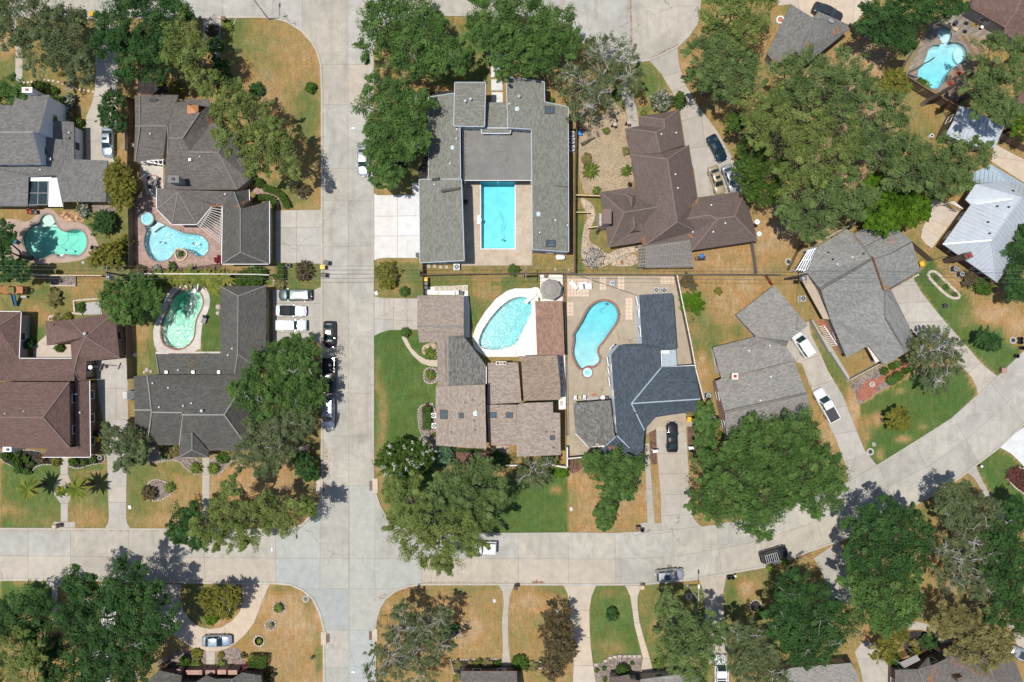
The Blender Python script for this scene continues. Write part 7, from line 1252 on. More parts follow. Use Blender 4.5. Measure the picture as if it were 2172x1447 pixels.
# ------------------------------------------------------------------ street furniture, yards and small things
def bin_(label, t, x, y, lid, ang=0.0, open_=False):
    p = W(P(t, x, y), .9); r = thing('trash_can', (p.x, p.y, 0), label, 'trash can', 'wheeled trash cans', rot=ang); m = MB()
    m.add([(-.22,-.24,.06),(.22,-.24,.06),(.22,.24,.06),(-.22,.24,.06),(-.30,-.33,1.0),(.30,-.33,1.0),(.30,.33,1.0),(-.30,.33,1.0)],[(3,2,1,0),(0,1,5,4),(1,2,6,5),(2,3,7,6),(3,0,4,7),(4,5,6,7)]); m.out('body', M['black'], r, world=False)
    m = MB(); m.box((0,.0,1.04),(.70,.80,.10), taper=.86); m.box((0,-.05,1.10),(.42,.46,.05), taper=.8); m.out('lid', M[lid], r, world=False)
    m = MB(); m.tube([(-.24,.42,.98),(.24,.42,.98)], .025,6); m.out('handle', M['black'], r, world=False)
    for sg in (-1,1): m = MB(); m.tube([(sg * .22,.26,.13),(sg * .30,.26,.13)], .13,10); m.out('wheel', M['rubber'], r, world=False)
    return r
bin_('yellow lidded trash can standing in the top street', 1,757,114, 'yellow'); bin_('yellow lidded trash can at the kerb between two black ones', 6,560,802, 'yellow', 1.57); bin_('black trash can tilted in the gutter above the yellow one', 6,592,765, 'black', 1.3); bin_('black trash can in the gutter below the yellow one', 6,570,866, 'black', 1.5)
bin_('yellow lidded trash can by the fence of the tan house', 6,1405,902, 'yellow', 1.57); bin_('grey black trash can below the yellow one at the fence', 6,1407,942, 'darkmetal', 1.57); bin_('second black trash can in the fence line of the tan house', 6,1407,968, 'black', 1.57); bin_('yellow lidded trash can in shade beside the maroon house wall', 9,803,842, 'yellow'); bin_('black trash can above the yellow one at the maroon house wall', 9,798,790, 'black')
bin_('yellow lidded trash can with dark ball on top by the slim tree', 11,1482,678, 'yellow'); bin_('bright yellow lidded trash can at the corner of the angular house', 8,1330,775, 'yellow', .4); bin_('black trash can by the driveway of the white modern house', 6,1349,702, 'black', 1.57)
for t, x, y, lab in ((15,1095,197, 'round dark bin beside the brown box at the kerb'),(15,1808,588, 'first round bin at the kerb beside a white post'),(15,1840,588, 'second round bin nearer the white post'),(12,2148,15, 'upper round bin at the corner lawn by the manhole'),(12,2148,44, 'lower round bin at the corner lawn by the manhole'),(12,2160,90, 'black bin in the street gutter at the picture edge'),(12,2115,157, 'black bin lying at the street edge'),(6,240,785, 'dark round pot next to the low hedge'),(6,278,788, 'second dark round pot beside the crepe shrub')):
    p = W(P(t, x, y), .6); r = thing('round_bin', (p.x, p.y, 0), lab, 'bin'); m = MB(); m.disc(p, .22,.30,0,.7,14); m.out('body', M['darkmetal'], r); m = MB(); m.ring(p, .22,.33,.68,.74,14); m.disc(p, .24,.2,.64,.70,14); m.out('rim', M['black'], r)
def mailbox(label, t, x, y, mat='brick', capm='stone', w_=.55, h=1.35):
    p = W(P(t, x, y), h); r = thing('mailbox', (p.x, p.y, 0), label, 'mailbox', 'kerbside mailboxes'); m = MB(); m.box((p.x, p.y, h / 2),(w_, w_, h)); m.out('pillar', M[mat], r); m = MB(); m.box((p.x, p.y, h + .05),(w_ + .14, w_ + .14,.1), taper=.75); m.out('cap', M[capm], r); m = MB(); m.box((p.x, p.y + w_ * .5, h - .35),(.24,.12,.24)); m.out('box_door', M['black'], r)
mailbox('pink brick mailbox pillar at the walk of the maroon house', 13,445,172, 'brickpink'); mailbox('pale stone mailbox pillar at the top of the driveway island', 13,1902,672, 'stone', 'offwhite', .62); mailbox('grey mailbox pillar by the white pickup', 14,1938,205, 'stone', 'darktrim', .42); mailbox('weathered mailbox at the mouth of the narrow path', 14,2150,672, 'woodgrey', 'darktrim', .5); mailbox('brown box on a post by the kerb of the dry lawn', 15,1065,185, 'brickbrown', 'brownfascia', .5,1.1); mailbox('cream mailbox pillar beside the curving pale path', 15,1097,670, 'offwhite', 'woodlight', .5); mailbox('brick mailbox at the head of the front walk', 1,1836,150, 'brickbrown', 'brownfascia', .5); mailbox('brick mailbox stub at the gutter of the green lawn', 12,2012,275, 'brick', 'brickpink', .7,.8); mailbox('thin white marker post at the end of the round bins', 15,1862,575, 'white', 'white', .18,1.0); mailbox('black and white hooded post on the brown corner lawn', 14,472,1250, 'white', 'black', .3,.6); mailbox('small lamp post on the green lawn across the curve', 12,1825,1065, 'black', 'white', .22,.9)
def gate_pillar(label, t, x, y):
    mailbox(label, t, x, y, 'woodgrey', 'white', .4,1.5)
for i, a in enumerate(((3,855,1018),(3,970,1002),(11,1190,935),(11,1485,908))):
    p = W(P(*a),1.6); r = thing('gate_post', (p.x, p.y, 0),('wooden gate post nearest the rock garden path', 'wooden gate post beside the brown house front path', 'white gate post on the bed edge by the black coupe', 'white gate post by the slim trees across from the black coupe')[i], 'gate post', 'gate posts'); m = MB(); m.box((p.x, p.y, .8),(.22,.22,1.6)); m.out('post', M['brown' if False else ('brickbrown' if i < 2 else 'white')], r); m = MB(); m.box((p.x + .25, p.y - .1,1.62),(.8 if i > 1 else .5,.4,.06), .2); m.out('cap', M['white' if i > 1 else 'stone'], r)
# street lamps: pole, arm over the road, head
def lamp(label, t, bx, by, dx, dy, h=6.2, arm=1.75):
    p = W(P(t, bx, by),0); d = Vector((dx, -dy, 0)).normalized(); r = thing('street_lamp', (p.x, p.y, 0), label, 'street lamp', 'street lamps'); m = MB(); m.tube([(p.x, p.y, 0),(p.x, p.y, h)],[.11,.07],10); m.disc(p, .18,.14,0,.25,10); m.out('pole', M['alum'], r)
    e = p + d * arm + Vector((0,0, h + .12)); m = MB(); m.tube([(p.x, p.y, h - .1), p + d * arm * .6 + Vector((0,0, h + .06)), e], .04,8); m.out('arm', M['alum'], r)
    m = MB(); q = e + d * .3; m.box((q.x, q.y, q.z),(.62,.28,.14), math.atan2(d.y, d.x), taper=.7); hd = m.out('lamp_head', M['white'], r); m = MB(); m.box((q.x, q.y, q.z - .09),(.42,.2,.05), math.atan2(d.y, d.x)); m.out('lens', M['dome'], hd)
lamp('street lamp on the lower lawn, arm reaching over the curved kerb', 15,1470,650,0,-1); lamp('street lamp at the top corner lawn, leaning out of frame', 2,115,158,.05,-1); lamp('street lamp at the junction hidden behind the olive pine cluster', 0,607,1112,0,1); lamp('street lamp among the street oaks with its head over the road', 0,797,299,-1,0); lamp('street lamp beside the silvery tree at the lower street', 0,797,1384,-1,0)
def sign(label, t, x, y, ang):
    p = W(P(t, x, y),0); r = thing('street_sign', (p.x, p.y, 0), label, 'street sign', 'corner signs'); m = MB(); m.tube([(p.x, p.y, 0),(p.x, p.y, 2.6)], .035,6); m.out('post', M['galv'], r); d = Vector((math.cos(ang), math.sin(ang),0)); m = MB(); m.bar(Vector((p.x, p.y, 2.45)) - d * .38, Vector((p.x, p.y, 2.45)) + d * .38,.03,.22); m.out('blade', M['darkmetal'], r); n = Vector((-d.y, d.x, 0)); m = MB(); m.bar(Vector((p.x, p.y, 2.7)) - n * .38, Vector((p.x, p.y, 2.7)) + n * .38,.03,.22); m.out('blade', M['darkmetal'], r)
sign('street name sign on the brown corner lawn of the top junction', 2,297,195,.2); sign('street name sign on the curved corner below the junction', 14,1045,900,.5)
# power line along the back fences
def pole(label, t, bx, by, h, trans=False, lean=(0,0)):
    p = W(P(t, bx, by),0); r = thing('utility_pole', (p.x, p.y, 0), label, 'utility pole', 'utility poles'); m = MB(); top = (p.x + lean[0], p.y + lean[1], h); m.tube([(p.x, p.y, 0), top],[.19,.13],10); m.out('pole', M['wooddark'], r)
    m = MB(); m.bar((top[0], top[1] - 1.0, h - .35),(top[0], top[1] + 1.0, h - .35), .12,.14); m.out('crossarm', M['woodgrey'], r)
    for dy in (-.9,-.3,.4,.9): m = MB(); m.disc((top[0], top[1] + dy), .06,.04, h - .28, h - .05,8); m.out('insulator', M['white'], r)
    if trans: m = MB(); m.disc((top[0] - .1, top[1] - .55), .32,.32, h - 1.9, h - .8,14); m.disc((top[0] - .1, top[1] - .55), .32,.15, h - .8, h - .7,14); c = m.out('transformer', M['galv'], r); m = MB(); m.disc((top[0] + .05, top[1] - .45), .05,.04, h - .7, h - .4,8); m.out('bushing', M['terracotta'], c)
    return Vector(top)
pA = pole('dark utility pole with pale transformer between the pool gardens', 5,1130,890,8.4, True); pB = pole('utility pole on the fence line north of the half oval pool', 7,130,880,7.6); pC = pole('utility pole with transformer at the corner of the angular house', 8,205,900,8.2, True)
def wire(label, a, b, sag, rad=.02, dy=0.0):
    a, b = Vector(a), Vector(b); m = MB(); n = 14; q = [a.lerp(b, i / n) + Vector((0, dy, -sag * 4 * (i / n) * (1 - i / n))) for i in range(n + 1)]; m.tube(q, rad, 5); o = m.out('power_line', M['wire']); props(o, label, 'cable', 'overhead power lines')
L_ = Vector((-100, pA.y + .3,8.6)); R_ = Vector((100, pC.y - .6,8.2))
for k, dy in enumerate((-.9,-.3,.4,.9)):
    o = Vector((0, dy, -.02)); nm = ('lowest', 'second', 'third', 'topmost')[k]
    wire(nm + ' wire of the power line crossing the teal pool garden', L_ + o, pA + o, .25); wire(nm + ' wire of the power line crossing the street at the trash cans', pA + o, pB + o, .35); wire(nm + ' wire of the power line behind the brown house lattice', pB + o, pC + o, .3); wire(nm + ' wire of the power line past the metal roofed house', pC + o, R_ + o, .3)
wire('service wire dropping from the fence pole to the tan house', pB, W(P(6,1740,1140),3.2), .3,.018); wire('service wire dropping from the fence pole to the modern house', pB, W(P(7,240,680),3.4), .25,.018); wire('service wire slanting down to the slate blue house', pB + Vector((6,.2,-.4)), W(P(7,1052,1030),5.2), .3,.03); wire('service wire from corner pole to the light grey stepped house', pC, W(P(0,1690,700),3.2), .2,.018)

# fences: posts and rails as parts, the narrow pickets joined
POST = edge_proto('post', (.11,.11,1.95), M['wood']); POSTG = edge_proto('post', (.11,.11,1.95), M['woodgrey']); POSTM = edge_proto('post', (.07,.07,1.6), M['darkmetal'])
def fence(label, t, line, mat='wood', h=1.8, cap=None, kind='board'):
    q = [W(P(t, *z), h) for z in line]; q = [Vector((v.x, v.y, 0)) for v in q]; r = thing('fence', tuple(q[0]), label, 'fence', 'yard fences'); pk = MB(); og = q[0]
    for a, b in zip(q[:-1], q[1:]):
        d = b - a; L = d.length; 
        if L < .05: continue
        d.normalize(); rz = math.atan2(d.y, d.x); s = Vector((-d.y, d.x, 0)); n = max(1, round(L / 2.4))
        for i in range(n + 1): p = a.lerp(b, i / n) - og; share({'wood': POST, 'woodgrey': POSTG}.get(mat, POSTM) if kind != 'wall' else POSTG, r, (p.x, p.y, h / 2 + .06),(0,0, rz),(1,1,(h + .12) / 1.95))
        if kind == 'wall': pk.bar(a + Vector((0,0, h / 2)), b + Vector((0,0, h / 2)), .22, h); continue
        for z in (h * .2, h * .85): m = MB(); m.bar(a + s * .05 + Vector((0,0, z)), b + s * .05 + Vector((0,0, z)), .04,.09); m.out('rail', M[mat], r)
        k = int(L / (.15 if kind == 'board' else .13))
        for i in range(k):
            p = a + d * (i + .5) * L / k; hh = h + random.uniform(-.04,.03)
            if kind == 'board': pk.box((p.x - s.x * .01, p.y - s.y * .01, hh / 2),(.138,.022, hh), rz + random.uniform(-.03,.03))
            else: pk.box((p.x, p.y, hh / 2),(.025,.025, hh), rz)
        if cap: m = MB(); m.bar(a + Vector((0,0, h + .03)), b + Vector((0,0, h + .03)), .16,.05); m.out('cap_rail', M[cap], r)
    o = pk.out('pickets' if kind != 'wall' else 'panel', M[mat], r)
    if kind != 'wall': o['kind'] = 'stuff'
    return r
fence('pale timber back fence below the teal pool garden', 5,[(140,868),(840,872)], 'wood', 1.9, 'woodlight'); fence('back fence with white capping above the banana row', 5,[(1080,855),(2120,862),(2215,866)], 'woodgrey', 2.0, 'offwhite'); fence('dark fence beside the shady left pool terrace', 5,[(-60,866),(140,868)], 'wood', 1.9)
fence('dark wooden fence along the back of the modern house', 7,[(-735,832),(-735,868),(-200,856),(105,850),(545,850)], 'wood', 1.9); fence('weathered fence behind the brown house', 7,[(440,856),(900,858),(1385,862),(2000,860),(2240,862)], 'woodgrey', 1.8)
fence('long side fence between modern and brown houses', 7,[(545,850),(548,0),(560,-440)], 'wood', 1.9); fence('dark iron fence between tan house and slate blue house', 7,[(452,865),(466,1560),(478,2190)], 'darkmetal', 1.7, None, 'iron'); fence('white topped wall between slate blue house and straw yard', 7,[(1380,865),(1430,1110),(1500,1447),(1535,1640),(1600,1890)], 'wood', 1.7, 'offwhite')
fence('dark side fence between the grey house and the brown shingled house', 1,[(1055,800),(1050,1100),(1045,1380),(1060,2180)], 'wood', 1.9); fence('short gate fence by the brown shingled house corner', 1,[(1015,802),(1110,806)], 'wood', 1.8); fence('thin white fence at the silver sedan driveway', 1,[(1015,1075),(1018,1230)], 'offwhite', 1.0)
fence('slatted dark fence beside the maroon house garage', 9,[(1035,-110),(1042,60),(1045,345)], 'wood', 1.9); fence('fence across the mossy side yard of the dark house', 9,[(1045,345),(1105,345)], 'wood', 1.8); fence('fence dropping from the power line to the maroon garage', 5,[(1035,880),(1035,1265)], 'wood', 1.8)
fence('grey collapsed fence crossing the straw yard', 7,[(2008,595),(2030,720),(2045,848)], 'woodgrey', 1.6); fence('wire fence rising from corner pole to the pine grove', 8,[(250,818),(330,660),(440,500)], 'darkmetal', 1.6, None, 'iron'); fence('pale fence rail along the angular house wall', 8,[(385,670),(560,560),(850,405)], 'offwhite', 1.7); fence('brown fence from angular house to the metal house', 8,[(1256,592),(1430,742),(1535,712)], 'wood', 1.7)
fence('red brown gate rail at the corner of the straw yard', 8,[(62,870),(110,945)], 'redtrim', 1.3); fence('timber wall of the plank deck above the metal garage', 4,[(1195,615),(1395,745),(1640,880)], 'wood', 2.2, 'brownfascia'); fence('second rail of the plank deck edge', 4,[(1215,660),(1420,790),(1620,905)], 'wood', 1.2, 'wood'); fence('deck railing on the shady side of the curvy pool', 4,[(1195,540),(1310,350),(1440,180)], 'woodgrey', 1.1)
fence('low white wall beside the tan house front bed', 11,[(478,905),(478,1075),(350,1055)], 'offwhite', 1.5, None, 'wall'); fence('long low white wall by the bronze tree', 11,[(-30,1058),(90,1058)], 'offwhite', 1.2, None, 'wall'); fence('brown trimmed front wall of the slate blue house court', 11,[(482,1000),(640,985),(745,975)], 'wood', 1.8, 'offwhite')
fence('grey concrete edging wall along the angular house side lawn', 12,[(505,-20),(590,130),(740,360)], 'greywall', .7, None, 'wall'); fence('dark frame fence round the small front court lawn', 12,[(740,352),(985,222)], 'woodgrey', .9, 'greywall'); fence('timber fence under the eaves of the metal roofed house', 4,[(1990,1100),(2230,1220)], 'wood', 1.8); fence('stub fence by the tan house trash cans', 6,[(1380,765),(1385,1025)], 'wood', 1.7); fence('brick garden wall behind the front bed of the stepped house', 8,[(430,1235),(580,1500)], 'greywall', 1.1, None, 'wall')
fence('rock garden fence stub reaching the brown house', 7,[(550,208),(748,216)], 'wood', 1.7, 'woodlight'); fence('second fence stub in the narrow garden of the brown house', 7,[(550,350),(665,352)], 'wood', 1.2, 'woodlight'); fence('third fence stub beside the stump', 7,[(658,478),(760,462)], 'wood', 1.4, 'woodlight')

# air conditioners
def aircon(label, t, x, y, s=.85, mat='alum', top='darkmetal'):
    p = W(P(t, x, y), .8); r = thing('air_conditioner', (p.x, p.y, 0), label, 'air conditioner', 'air conditioner units'); m = MB(); m.box((p.x, p.y, .45),(s, s, .82)); m.out('casing', M[mat], r); m = MB(); m.box((p.x, p.y, .03),(s * 1.25, s * 1.25,.06)); m.out('pad', M['walk'], r); m = MB(); m.ring((p.x, p.y), s * .34, s * .44,.84,.90,20); m.out('fan_ring', M[top], r)
    m = MB(); m.disc((p.x, p.y), s * .35, s * .35,.80,.865,20); m.out('fan_well', M['grill'], r)
    for i in range(4): a = i * 1.571 + .4; m = MB(); m.bar((p.x, p.y, .88),(p.x + math.cos(a) * s * .32, p.y + math.sin(a) * s * .32,.88), .12,.02); m.out('fan_blade', M['darkmetal'], r)
    m = MB(); m.disc((p.x, p.y), .09,.07,.87,.93,10); m.out('hub', M['alum'], r)
for a in (('topmost of three air conditioners beside the modern house', 3,513,1103),('middle of three air conditioners beside the modern house', 3,515,1158),('lowest of three air conditioners beside the modern house', 3,514,1222),('air conditioner under the chimney of the metal roofed house', 8,1612,815,.8, 'darkmetal', 'alum'),('air conditioner next to the twiggy shrub at the metal roofed house', 8,1662,858,.8, 'darkmetal', 'alum'),('air conditioner on a white pad at the corner pole', 8,355,1060,.8),('dark air conditioner by the pink brick wall', 11,1640,483,.85, 'darkmetal', 'alum'),('upper air conditioner behind the rectangular hedge', 10,1472,645,.75),('lower air conditioner behind the rectangular hedge', 10,1477,730,.75),('air conditioner with pale casing at the back of the slate blue house', 7,1210,990,.75),('dark topped air conditioner at the back of the slate blue house', 7,1275,993,.75, 'alum', 'black'),('blue grey pool heater on a white pad in the tile garden', 7,850,932,.6, 'white', 'blue'),('pool pump unit behind the garage wing of the modern house', 6,1662,800,.9),('air conditioner in the gap beside the brown shingled house', 1,1082,1195,.8, 'darkmetal', 'alum')): aircon(*a)
for t, x, y, R, lab in ((8,233,757,.33, 'round iron manhole in the straw yard'),(12,907,944,.33, 'round manhole cover by the long driveway mouth'),(14,420,762,.33, 'round manhole cover on the brown corner lawn'),(12,2082,27,.33, 'round manhole cover on the corner lawn by bins')):
    p = W(P(t, x, y)); r = thing('manhole', (p.x, p.y, 0), lab, 'manhole', 'manhole covers'); m = MB(); m.ring(p, R * 1.0, R * 1.75,0,.05,20); m.out('collar', M['walk'], r); m = MB(); m.disc(p, R * 1.02, R * .98,0,.06,20); m.out('cover', M['darkmetal'], r)
for t, x, y, wx, wy, lab in ((14,588,1083,1.1,1.7, 'storm drain inlet on the brown lawn kerb of the lower street'),(14,972,1062,1.1,1.7, 'storm drain inlet by the silvery tree'),(10,545,1230,1.0,1.9, 'storm drain inlet in tree shade above the junction'),(10,975,1222,1.1,1.9, 'storm drain inlet at the end of the green lawn')):
    p = W(P(t, x, y)); r = thing('storm_drain', (p.x, p.y, 0), lab, 'storm drain', 'kerb inlets'); m = MB(); sg = 1 if x in (972,975) else -1; m.box((p.x + sg * .35, p.y, .09),(wx * .75, wy * 1.2,.18)); m.out('kerb_box', M['drivetan'], r); m = MB(); m.box((p.x - sg * .35, p.y, .045),(.45, wy * .8,.05)); g_ = m.out('grate_frame', M['brownfascia'], r)
    m = MB()
    for i in range(8): m.box((p.x - sg * .35, p.y - wy * .35 + i * wy * .1,.08),(.42,.05,.03))
    m.out('grate', M['darkmetal'], r)
for t, x, y, lab in ((9,1068,1400, 'small meter box lid on the front lawn of the dark house'),(11,510,1415, 'small meter box lid where green lawn meets dry lawn'),(15,392,865, 'grey meter box lid on the dry lawn by the bronze tree'),(12,936,883, 'dark meter box lid near the driveway manhole'),(14,1973,777, 'meter box lid in the dry lawn by the narrow path'),(6,1000,1018, 'dark box lid at the verge corner by the street')):
    p = W(P(t, x, y)); r = thing('meter_box', (p.x, p.y, 0), lab, 'meter box', 'meter boxes'); m = MB(); m.box((p.x, p.y, .03),(.5,.62,.06), .3); m.out('frame', M['walk'], r); m = MB(); m.box((p.x, p.y, .065),(.36,.48,.03), .3); m.out('cover', M['galv'], r)

# paving stones laid one by one
SLAB = {}
def stone_row(owner, t, spots, sx, sy, mat, z=.07, rz=0.0, nm='paver', th=.06):
    key = (sx, sy, mat)
    if key not in SLAB: m = MB(); m.box((0,0,0),(sx, sy, th), taper=.97); o = m.out(nm, M[mat]); COL.objects.unlink(o); SLAB[key] = o
    for x, y in spots: p = W(P(t, x, y)); share(SLAB[key], owner, (p.x + random.uniform(-.015,.015) - owner.location.x, p.y + random.uniform(-.015,.015) - owner.location.y, z - th / 2 + random.uniform(0,.012)),(0,0, rz + random.uniform(-.02,.02)))
def grid(x0, y0, x1, y1, nx, ny): return [(x0 + (x1 - x0) * (i + .5) / nx, y0 + (y1 - y0) * (j + .5) / ny) for i in range(nx) for j in range(ny)]
pt = bpy.data.objects.new('tile_terrace', None); COL.objects.link(pt); pt['kind'] = 'structure'
u = Q * K
for x0, y0, x1, y1, nx, ny in ((478,890,682,990,8,4),(478,990,655,1045,7,2),(742,882,798,990,2,4),(892,880,948,990,2,4),(1242,882,1358,942,4,2),(955,1055,1015,1235,2,6),(1015,1100,1030,1235,1,4) if False else (955,1235,1030,1235.1,1,1),(474,1090,530,1205,2,4)):
    if y1 - y0 < 1: continue
    stone_row(pt, 7, grid(x0, y0, x1, y1, nx, ny),(x1 - x0) / nx * u * .93,(y1 - y0) / ny * u * .93, 'paver', .10)
ps = bpy.data.objects.new('entry_walk', None); COL.objects.link(ps); ps['kind'] = 'structure'
stone_row(ps, 2,[(1992,490),(1992,592),(1993,700),(1995,806)],95 * u, 92 * u, 'drivewhite', .09)
ps = bpy.data.objects.new('stepping_stone_path', None); COL.objects.link(ps); ps['kind'] = 'structure'
stone_row(ps, 1,[(200,680),(232,678),(262,674),(296,666),(330,660),(365,660),(402,664),(438,666),(480,676),(520,692),(556,704),(590,716),(625,730),(658,740),(694,744),(730,748),(766,756)], .36,.30, 'paver', .05)
stone_row(ps, 8,[(1262,885),(1280,876),(1298,866)], .3,.3, 'paver', .05)
ps = bpy.data.objects.new('checker_terrace', None); COL.objects.link(ps); ps['kind'] = 'structure'
stone_row(ps, 6, grid(1480,952,1755,1000,7,1),36 * u, 40 * u, 'stone', .075); stone_row(ps, 6,[(1432,795),(1480,795),(1530,800),(1580,800)],26 * u, 26 * u, 'stone', .05)
stone_row(ps, 11,[(430,180 + k * 52) for k in range(8)],20 * u, 34 * u, 'stone', .075)
ps = thing('stone_border', (0,0,0), 'row of big pale limestone blocks along the grey mulch bed of the lime lawn', 'stone edging')
stone_row(ps, 15,[(712,1298),(790,1268),(830,1243),(868,1234),(910,1230),(950,1230),(990,1230),(1028,1230),(1066,1230)], .52,.40, 'stone', .22,0, 'block', .22)
ps = thing('rock_border', (0,0,0), 'scattered pale rocks beside the green glinting pool', 'rocks')
for t, x, y, s_ in ((9,1108,148,.45),(9,1215,270,.5),(9,1190,290,.35),(9,1245,285,.35),(5,1800,1130,.6),(5,1795,1180,.45),(5,1255,975,.5),(5,1925,935,.4),(5,1900,940,.35),(3,680,1090,.3),(5,690,765,.4)):
    p = W(P(t, x, y)); m = MB(); m.disc(p, s_ * .9, s_ * .65,0, s_ * .5,7); m.disc(p, s_ * .65, s_ * .3, s_ * .5, s_ * .72,7); m.out('rock', M['stone'], ps)

# patio covers and pergolas: every slat is its own piece
def slats(label, t, quad, n, h, mat, wd, name='pergola', posts=True, bearers=2, cross=0):
    a, b, c, d = [W(P(t, *q), h) for q in quad]; r = thing(name, (a.x, a.y, 0), label, name.replace('_', ' '))
    for i in range(n): u_ = i / (n - 1); m = MB(); m.bar(a.lerp(b, u_), d.lerp(c, u_), wd, .1); m.out('slat', M[mat], r)
    for i in range(cross): u_ = i / (cross - 1); m = MB(); m.bar(a.lerp(d, u_) + Vector((0,0,.06)), b.lerp(c, u_) + Vector((0,0,.06)), wd, .03); m.out('lath', M[mat], r)
    for i in range(bearers): u_ = (i + .15) / (bearers - .7); m = MB(); m.bar(a.lerp(d, u_) - Vector((0,0,.12)), b.lerp(c, u_) - Vector((0,0,.12)), .12,.16); m.out('beam', M[mat], r)
    if posts:
        for q in (a, b, c, d): m = MB(); m.box((q.x, q.y, (h - .2) / 2),(.13,.13, h - .2)); m.out('post', M[mat], r)
    return r
slats('weathered grey lattice patio cover behind the brown house', 7,[(1115,628),(1488,572),(1512,802),(1125,805)],30,2.5, 'woodgrey', .10, 'patio_cover', True, 3,22)
slats('narrow lattice screen at the end of the brown house patio cover', 7,[(1060,625),(1112,618),(1120,798),(1070,798)],5,2.3, 'woodgrey', .1, 'lattice_screen', True, 2,8)
slats('triangular white pergola between the brick terrace and garage', 5,[(1832,305),(1832,620),(1620,452),(1742,302)],13,2.6, 'palewood', .12, 'pergola', True, 2)
slats('white beamed pergola beside the corner pole at the angular house', 8,[(300,826),(378,846),(470,636),(398,660)],5,2.5, 'palewall', .16, 'pergola', True, 3)
slats('white pergola slats over the corner of the brown shingled house court', 1,[(1110,1322),(1340,1310),(1340,1362),(1205,1330)],6,2.5, 'white', .1, 'pergola', True, 2)
slats('short wooden trellis at the metal roofed house corner', 8,[(1565,270),(1640,310),(1670,320),(1600,262)],6,2.6, 'offwhite', .12, 'trellis', True, 2); slats('white slatted bench frame by the grey garage in dark shade', 4,[(850,255),(880,290),(925,200),(905,180)],7,.8, 'white', .08, 'rack', True, 2)
slats('dark framed opening with beams in the light well front', 16,[(1150,1290),(1185,1325),(1315,1260),(1290,1225)],5,2.6, 'greywall', .14, 'pergola', True, 2); slats('beam frame beside the court lawn of the angular house', 12,[(885,80),(915,68),(980,200),(955,212)],5,2.4, 'offwhite', .14, 'pergola', True, 2)
p = W(P(7,690,718),2.2); r = thing('arbor', (p.x, p.y, 0), 'round grey timber swing arbor at the bend of the gravel path', 'arbor')
for R in (.35,.75,1.15,1.5):
    m = MB(); q = [(p.x + R * math.cos(i * .7854 + .2), p.y + R * math.sin(i * .7854 + .2),2.2 + .25 * (1 - R / 1.5)) for i in range(9)]
    for i in range(8): m.bar(q[i], q[i + 1], .09,.1)
    m.out('ring_beam', M['woodgrey'], r)
for i in range(8):
    a = i * .7854 + .2; m = MB(); m.bar((p.x, p.y, 2.5),(p.x + 1.85 * math.cos(a), p.y + 1.85 * math.sin(a),2.15), .09,.12); m.out('rafter', M['woodgrey'], r); m = MB(); m.box((p.x + 1.5 * math.cos(a), p.y + 1.5 * math.sin(a),1.05),(.12,.12,2.1)); m.out('post', M['woodgrey'], r)
m = MB(); m.ring((p.x, p.y), .3,.55,0,.35,12); m.out('fire_pit', M['stone'], r)
# parasol
p = W(P(7,342,985),2.4); r = thing('parasol', (p.x, p.y, 0), 'octagonal taupe parasol on the white deck corner', 'parasol'); R = 88 * u; m = MB(); v = [(p.x, p.y, 2.85)] + [(p.x + R * math.cos(i * .7854 + .2), p.y + R * math.sin(i * .7854 + .2),2.3) for i in range(8)]; m.add(v, [(0,1 + i, 1 + (i + 1) % 8) for i in range(8)]); m.add([(a, b, c - .03) for a, b, c in v],[(0,1 + (i + 1) % 8,1 + i) for i in range(8)]); cn = m.out('canopy', M['taupe'], r)
for i in range(8): m = MB(); a = v[1 + i]; m.bar((p.x, p.y, 2.86),(a[0], a[1],2.31), .03,.03); m.out('rib', M['tanwall'], cn)
m = MB(); m.ring((p.x, p.y), R * .62, R * .66,2.49,2.52,8); m.tube([(p.x, p.y, 0),(p.x, p.y, 2.9)], .04,8); m.out('pole', M['darkmetal'], r)
m = MB(); m.box((p.x - .1, p.y - .2,.06),(2.3,2.3,.06)); m.out('base_slab', M['walk'], r)
# play set
p = W(P(5,130,990),1.5); r = thing('play_set', (p.x, p.y, 0), 'cedar play set with dark blue slide on the dry back lawn', 'play set'); cx, cy = p.x, p.y
for sg in (-1,1):
    m = MB(); a = W(P(5,22,990),2.4); m.add([(a.x, a.y, 2.9),(cx - .5, cy, 2.9),(cx - .5, cy + sg * .62,2.3),(a.x, a.y + sg * .62,2.3)],[(0,1,2,3) if sg < 0 else (3,2,1,0)]); m.out('roof_panel', M['orange'], r)
for dx in (-1.9,-.5,.8):
    for sg in (-1,1): m = MB(); m.box((cx + dx, cy + sg * .58,1.2),(.1,.1,2.4)); m.out('post', M['orange'], r)
for i in range(7): m = MB(); m.box((cx - .4 + i * .2, cy, 1.25),(.17,1.2,.05)); m.out('deck_board', M['orange'], r)
for sg in (-1,1): m = MB(); m.bar((cx - .5, cy + sg * .6,1.85),(cx + .8, cy + sg * .6,1.85), .06,.12); m.out('rail', M['orange'], r)
m = MB(); a, b = W(P(5,110,1030),1.3), W(P(5,132,1122), .15); m.bar(a, b, .5,.05); 
for sg in (-1,1): m.bar(a + Vector((sg * .26,0,.08)), b + Vector((sg * .26,0,.08)), .05,.2)
m.out('slide', M['bluetarp'], r); m = MB(); m.ring((cx + 1.15, cy), .2,.38,.9,1.15,14); m.out('tyre_swing', M['rubber'], r); m = MB(); a = W(P(5,190,1045), .6); m.box((a.x, a.y, .5),(.9,.35,.08)); m.out('bench', M['greywall'], r)

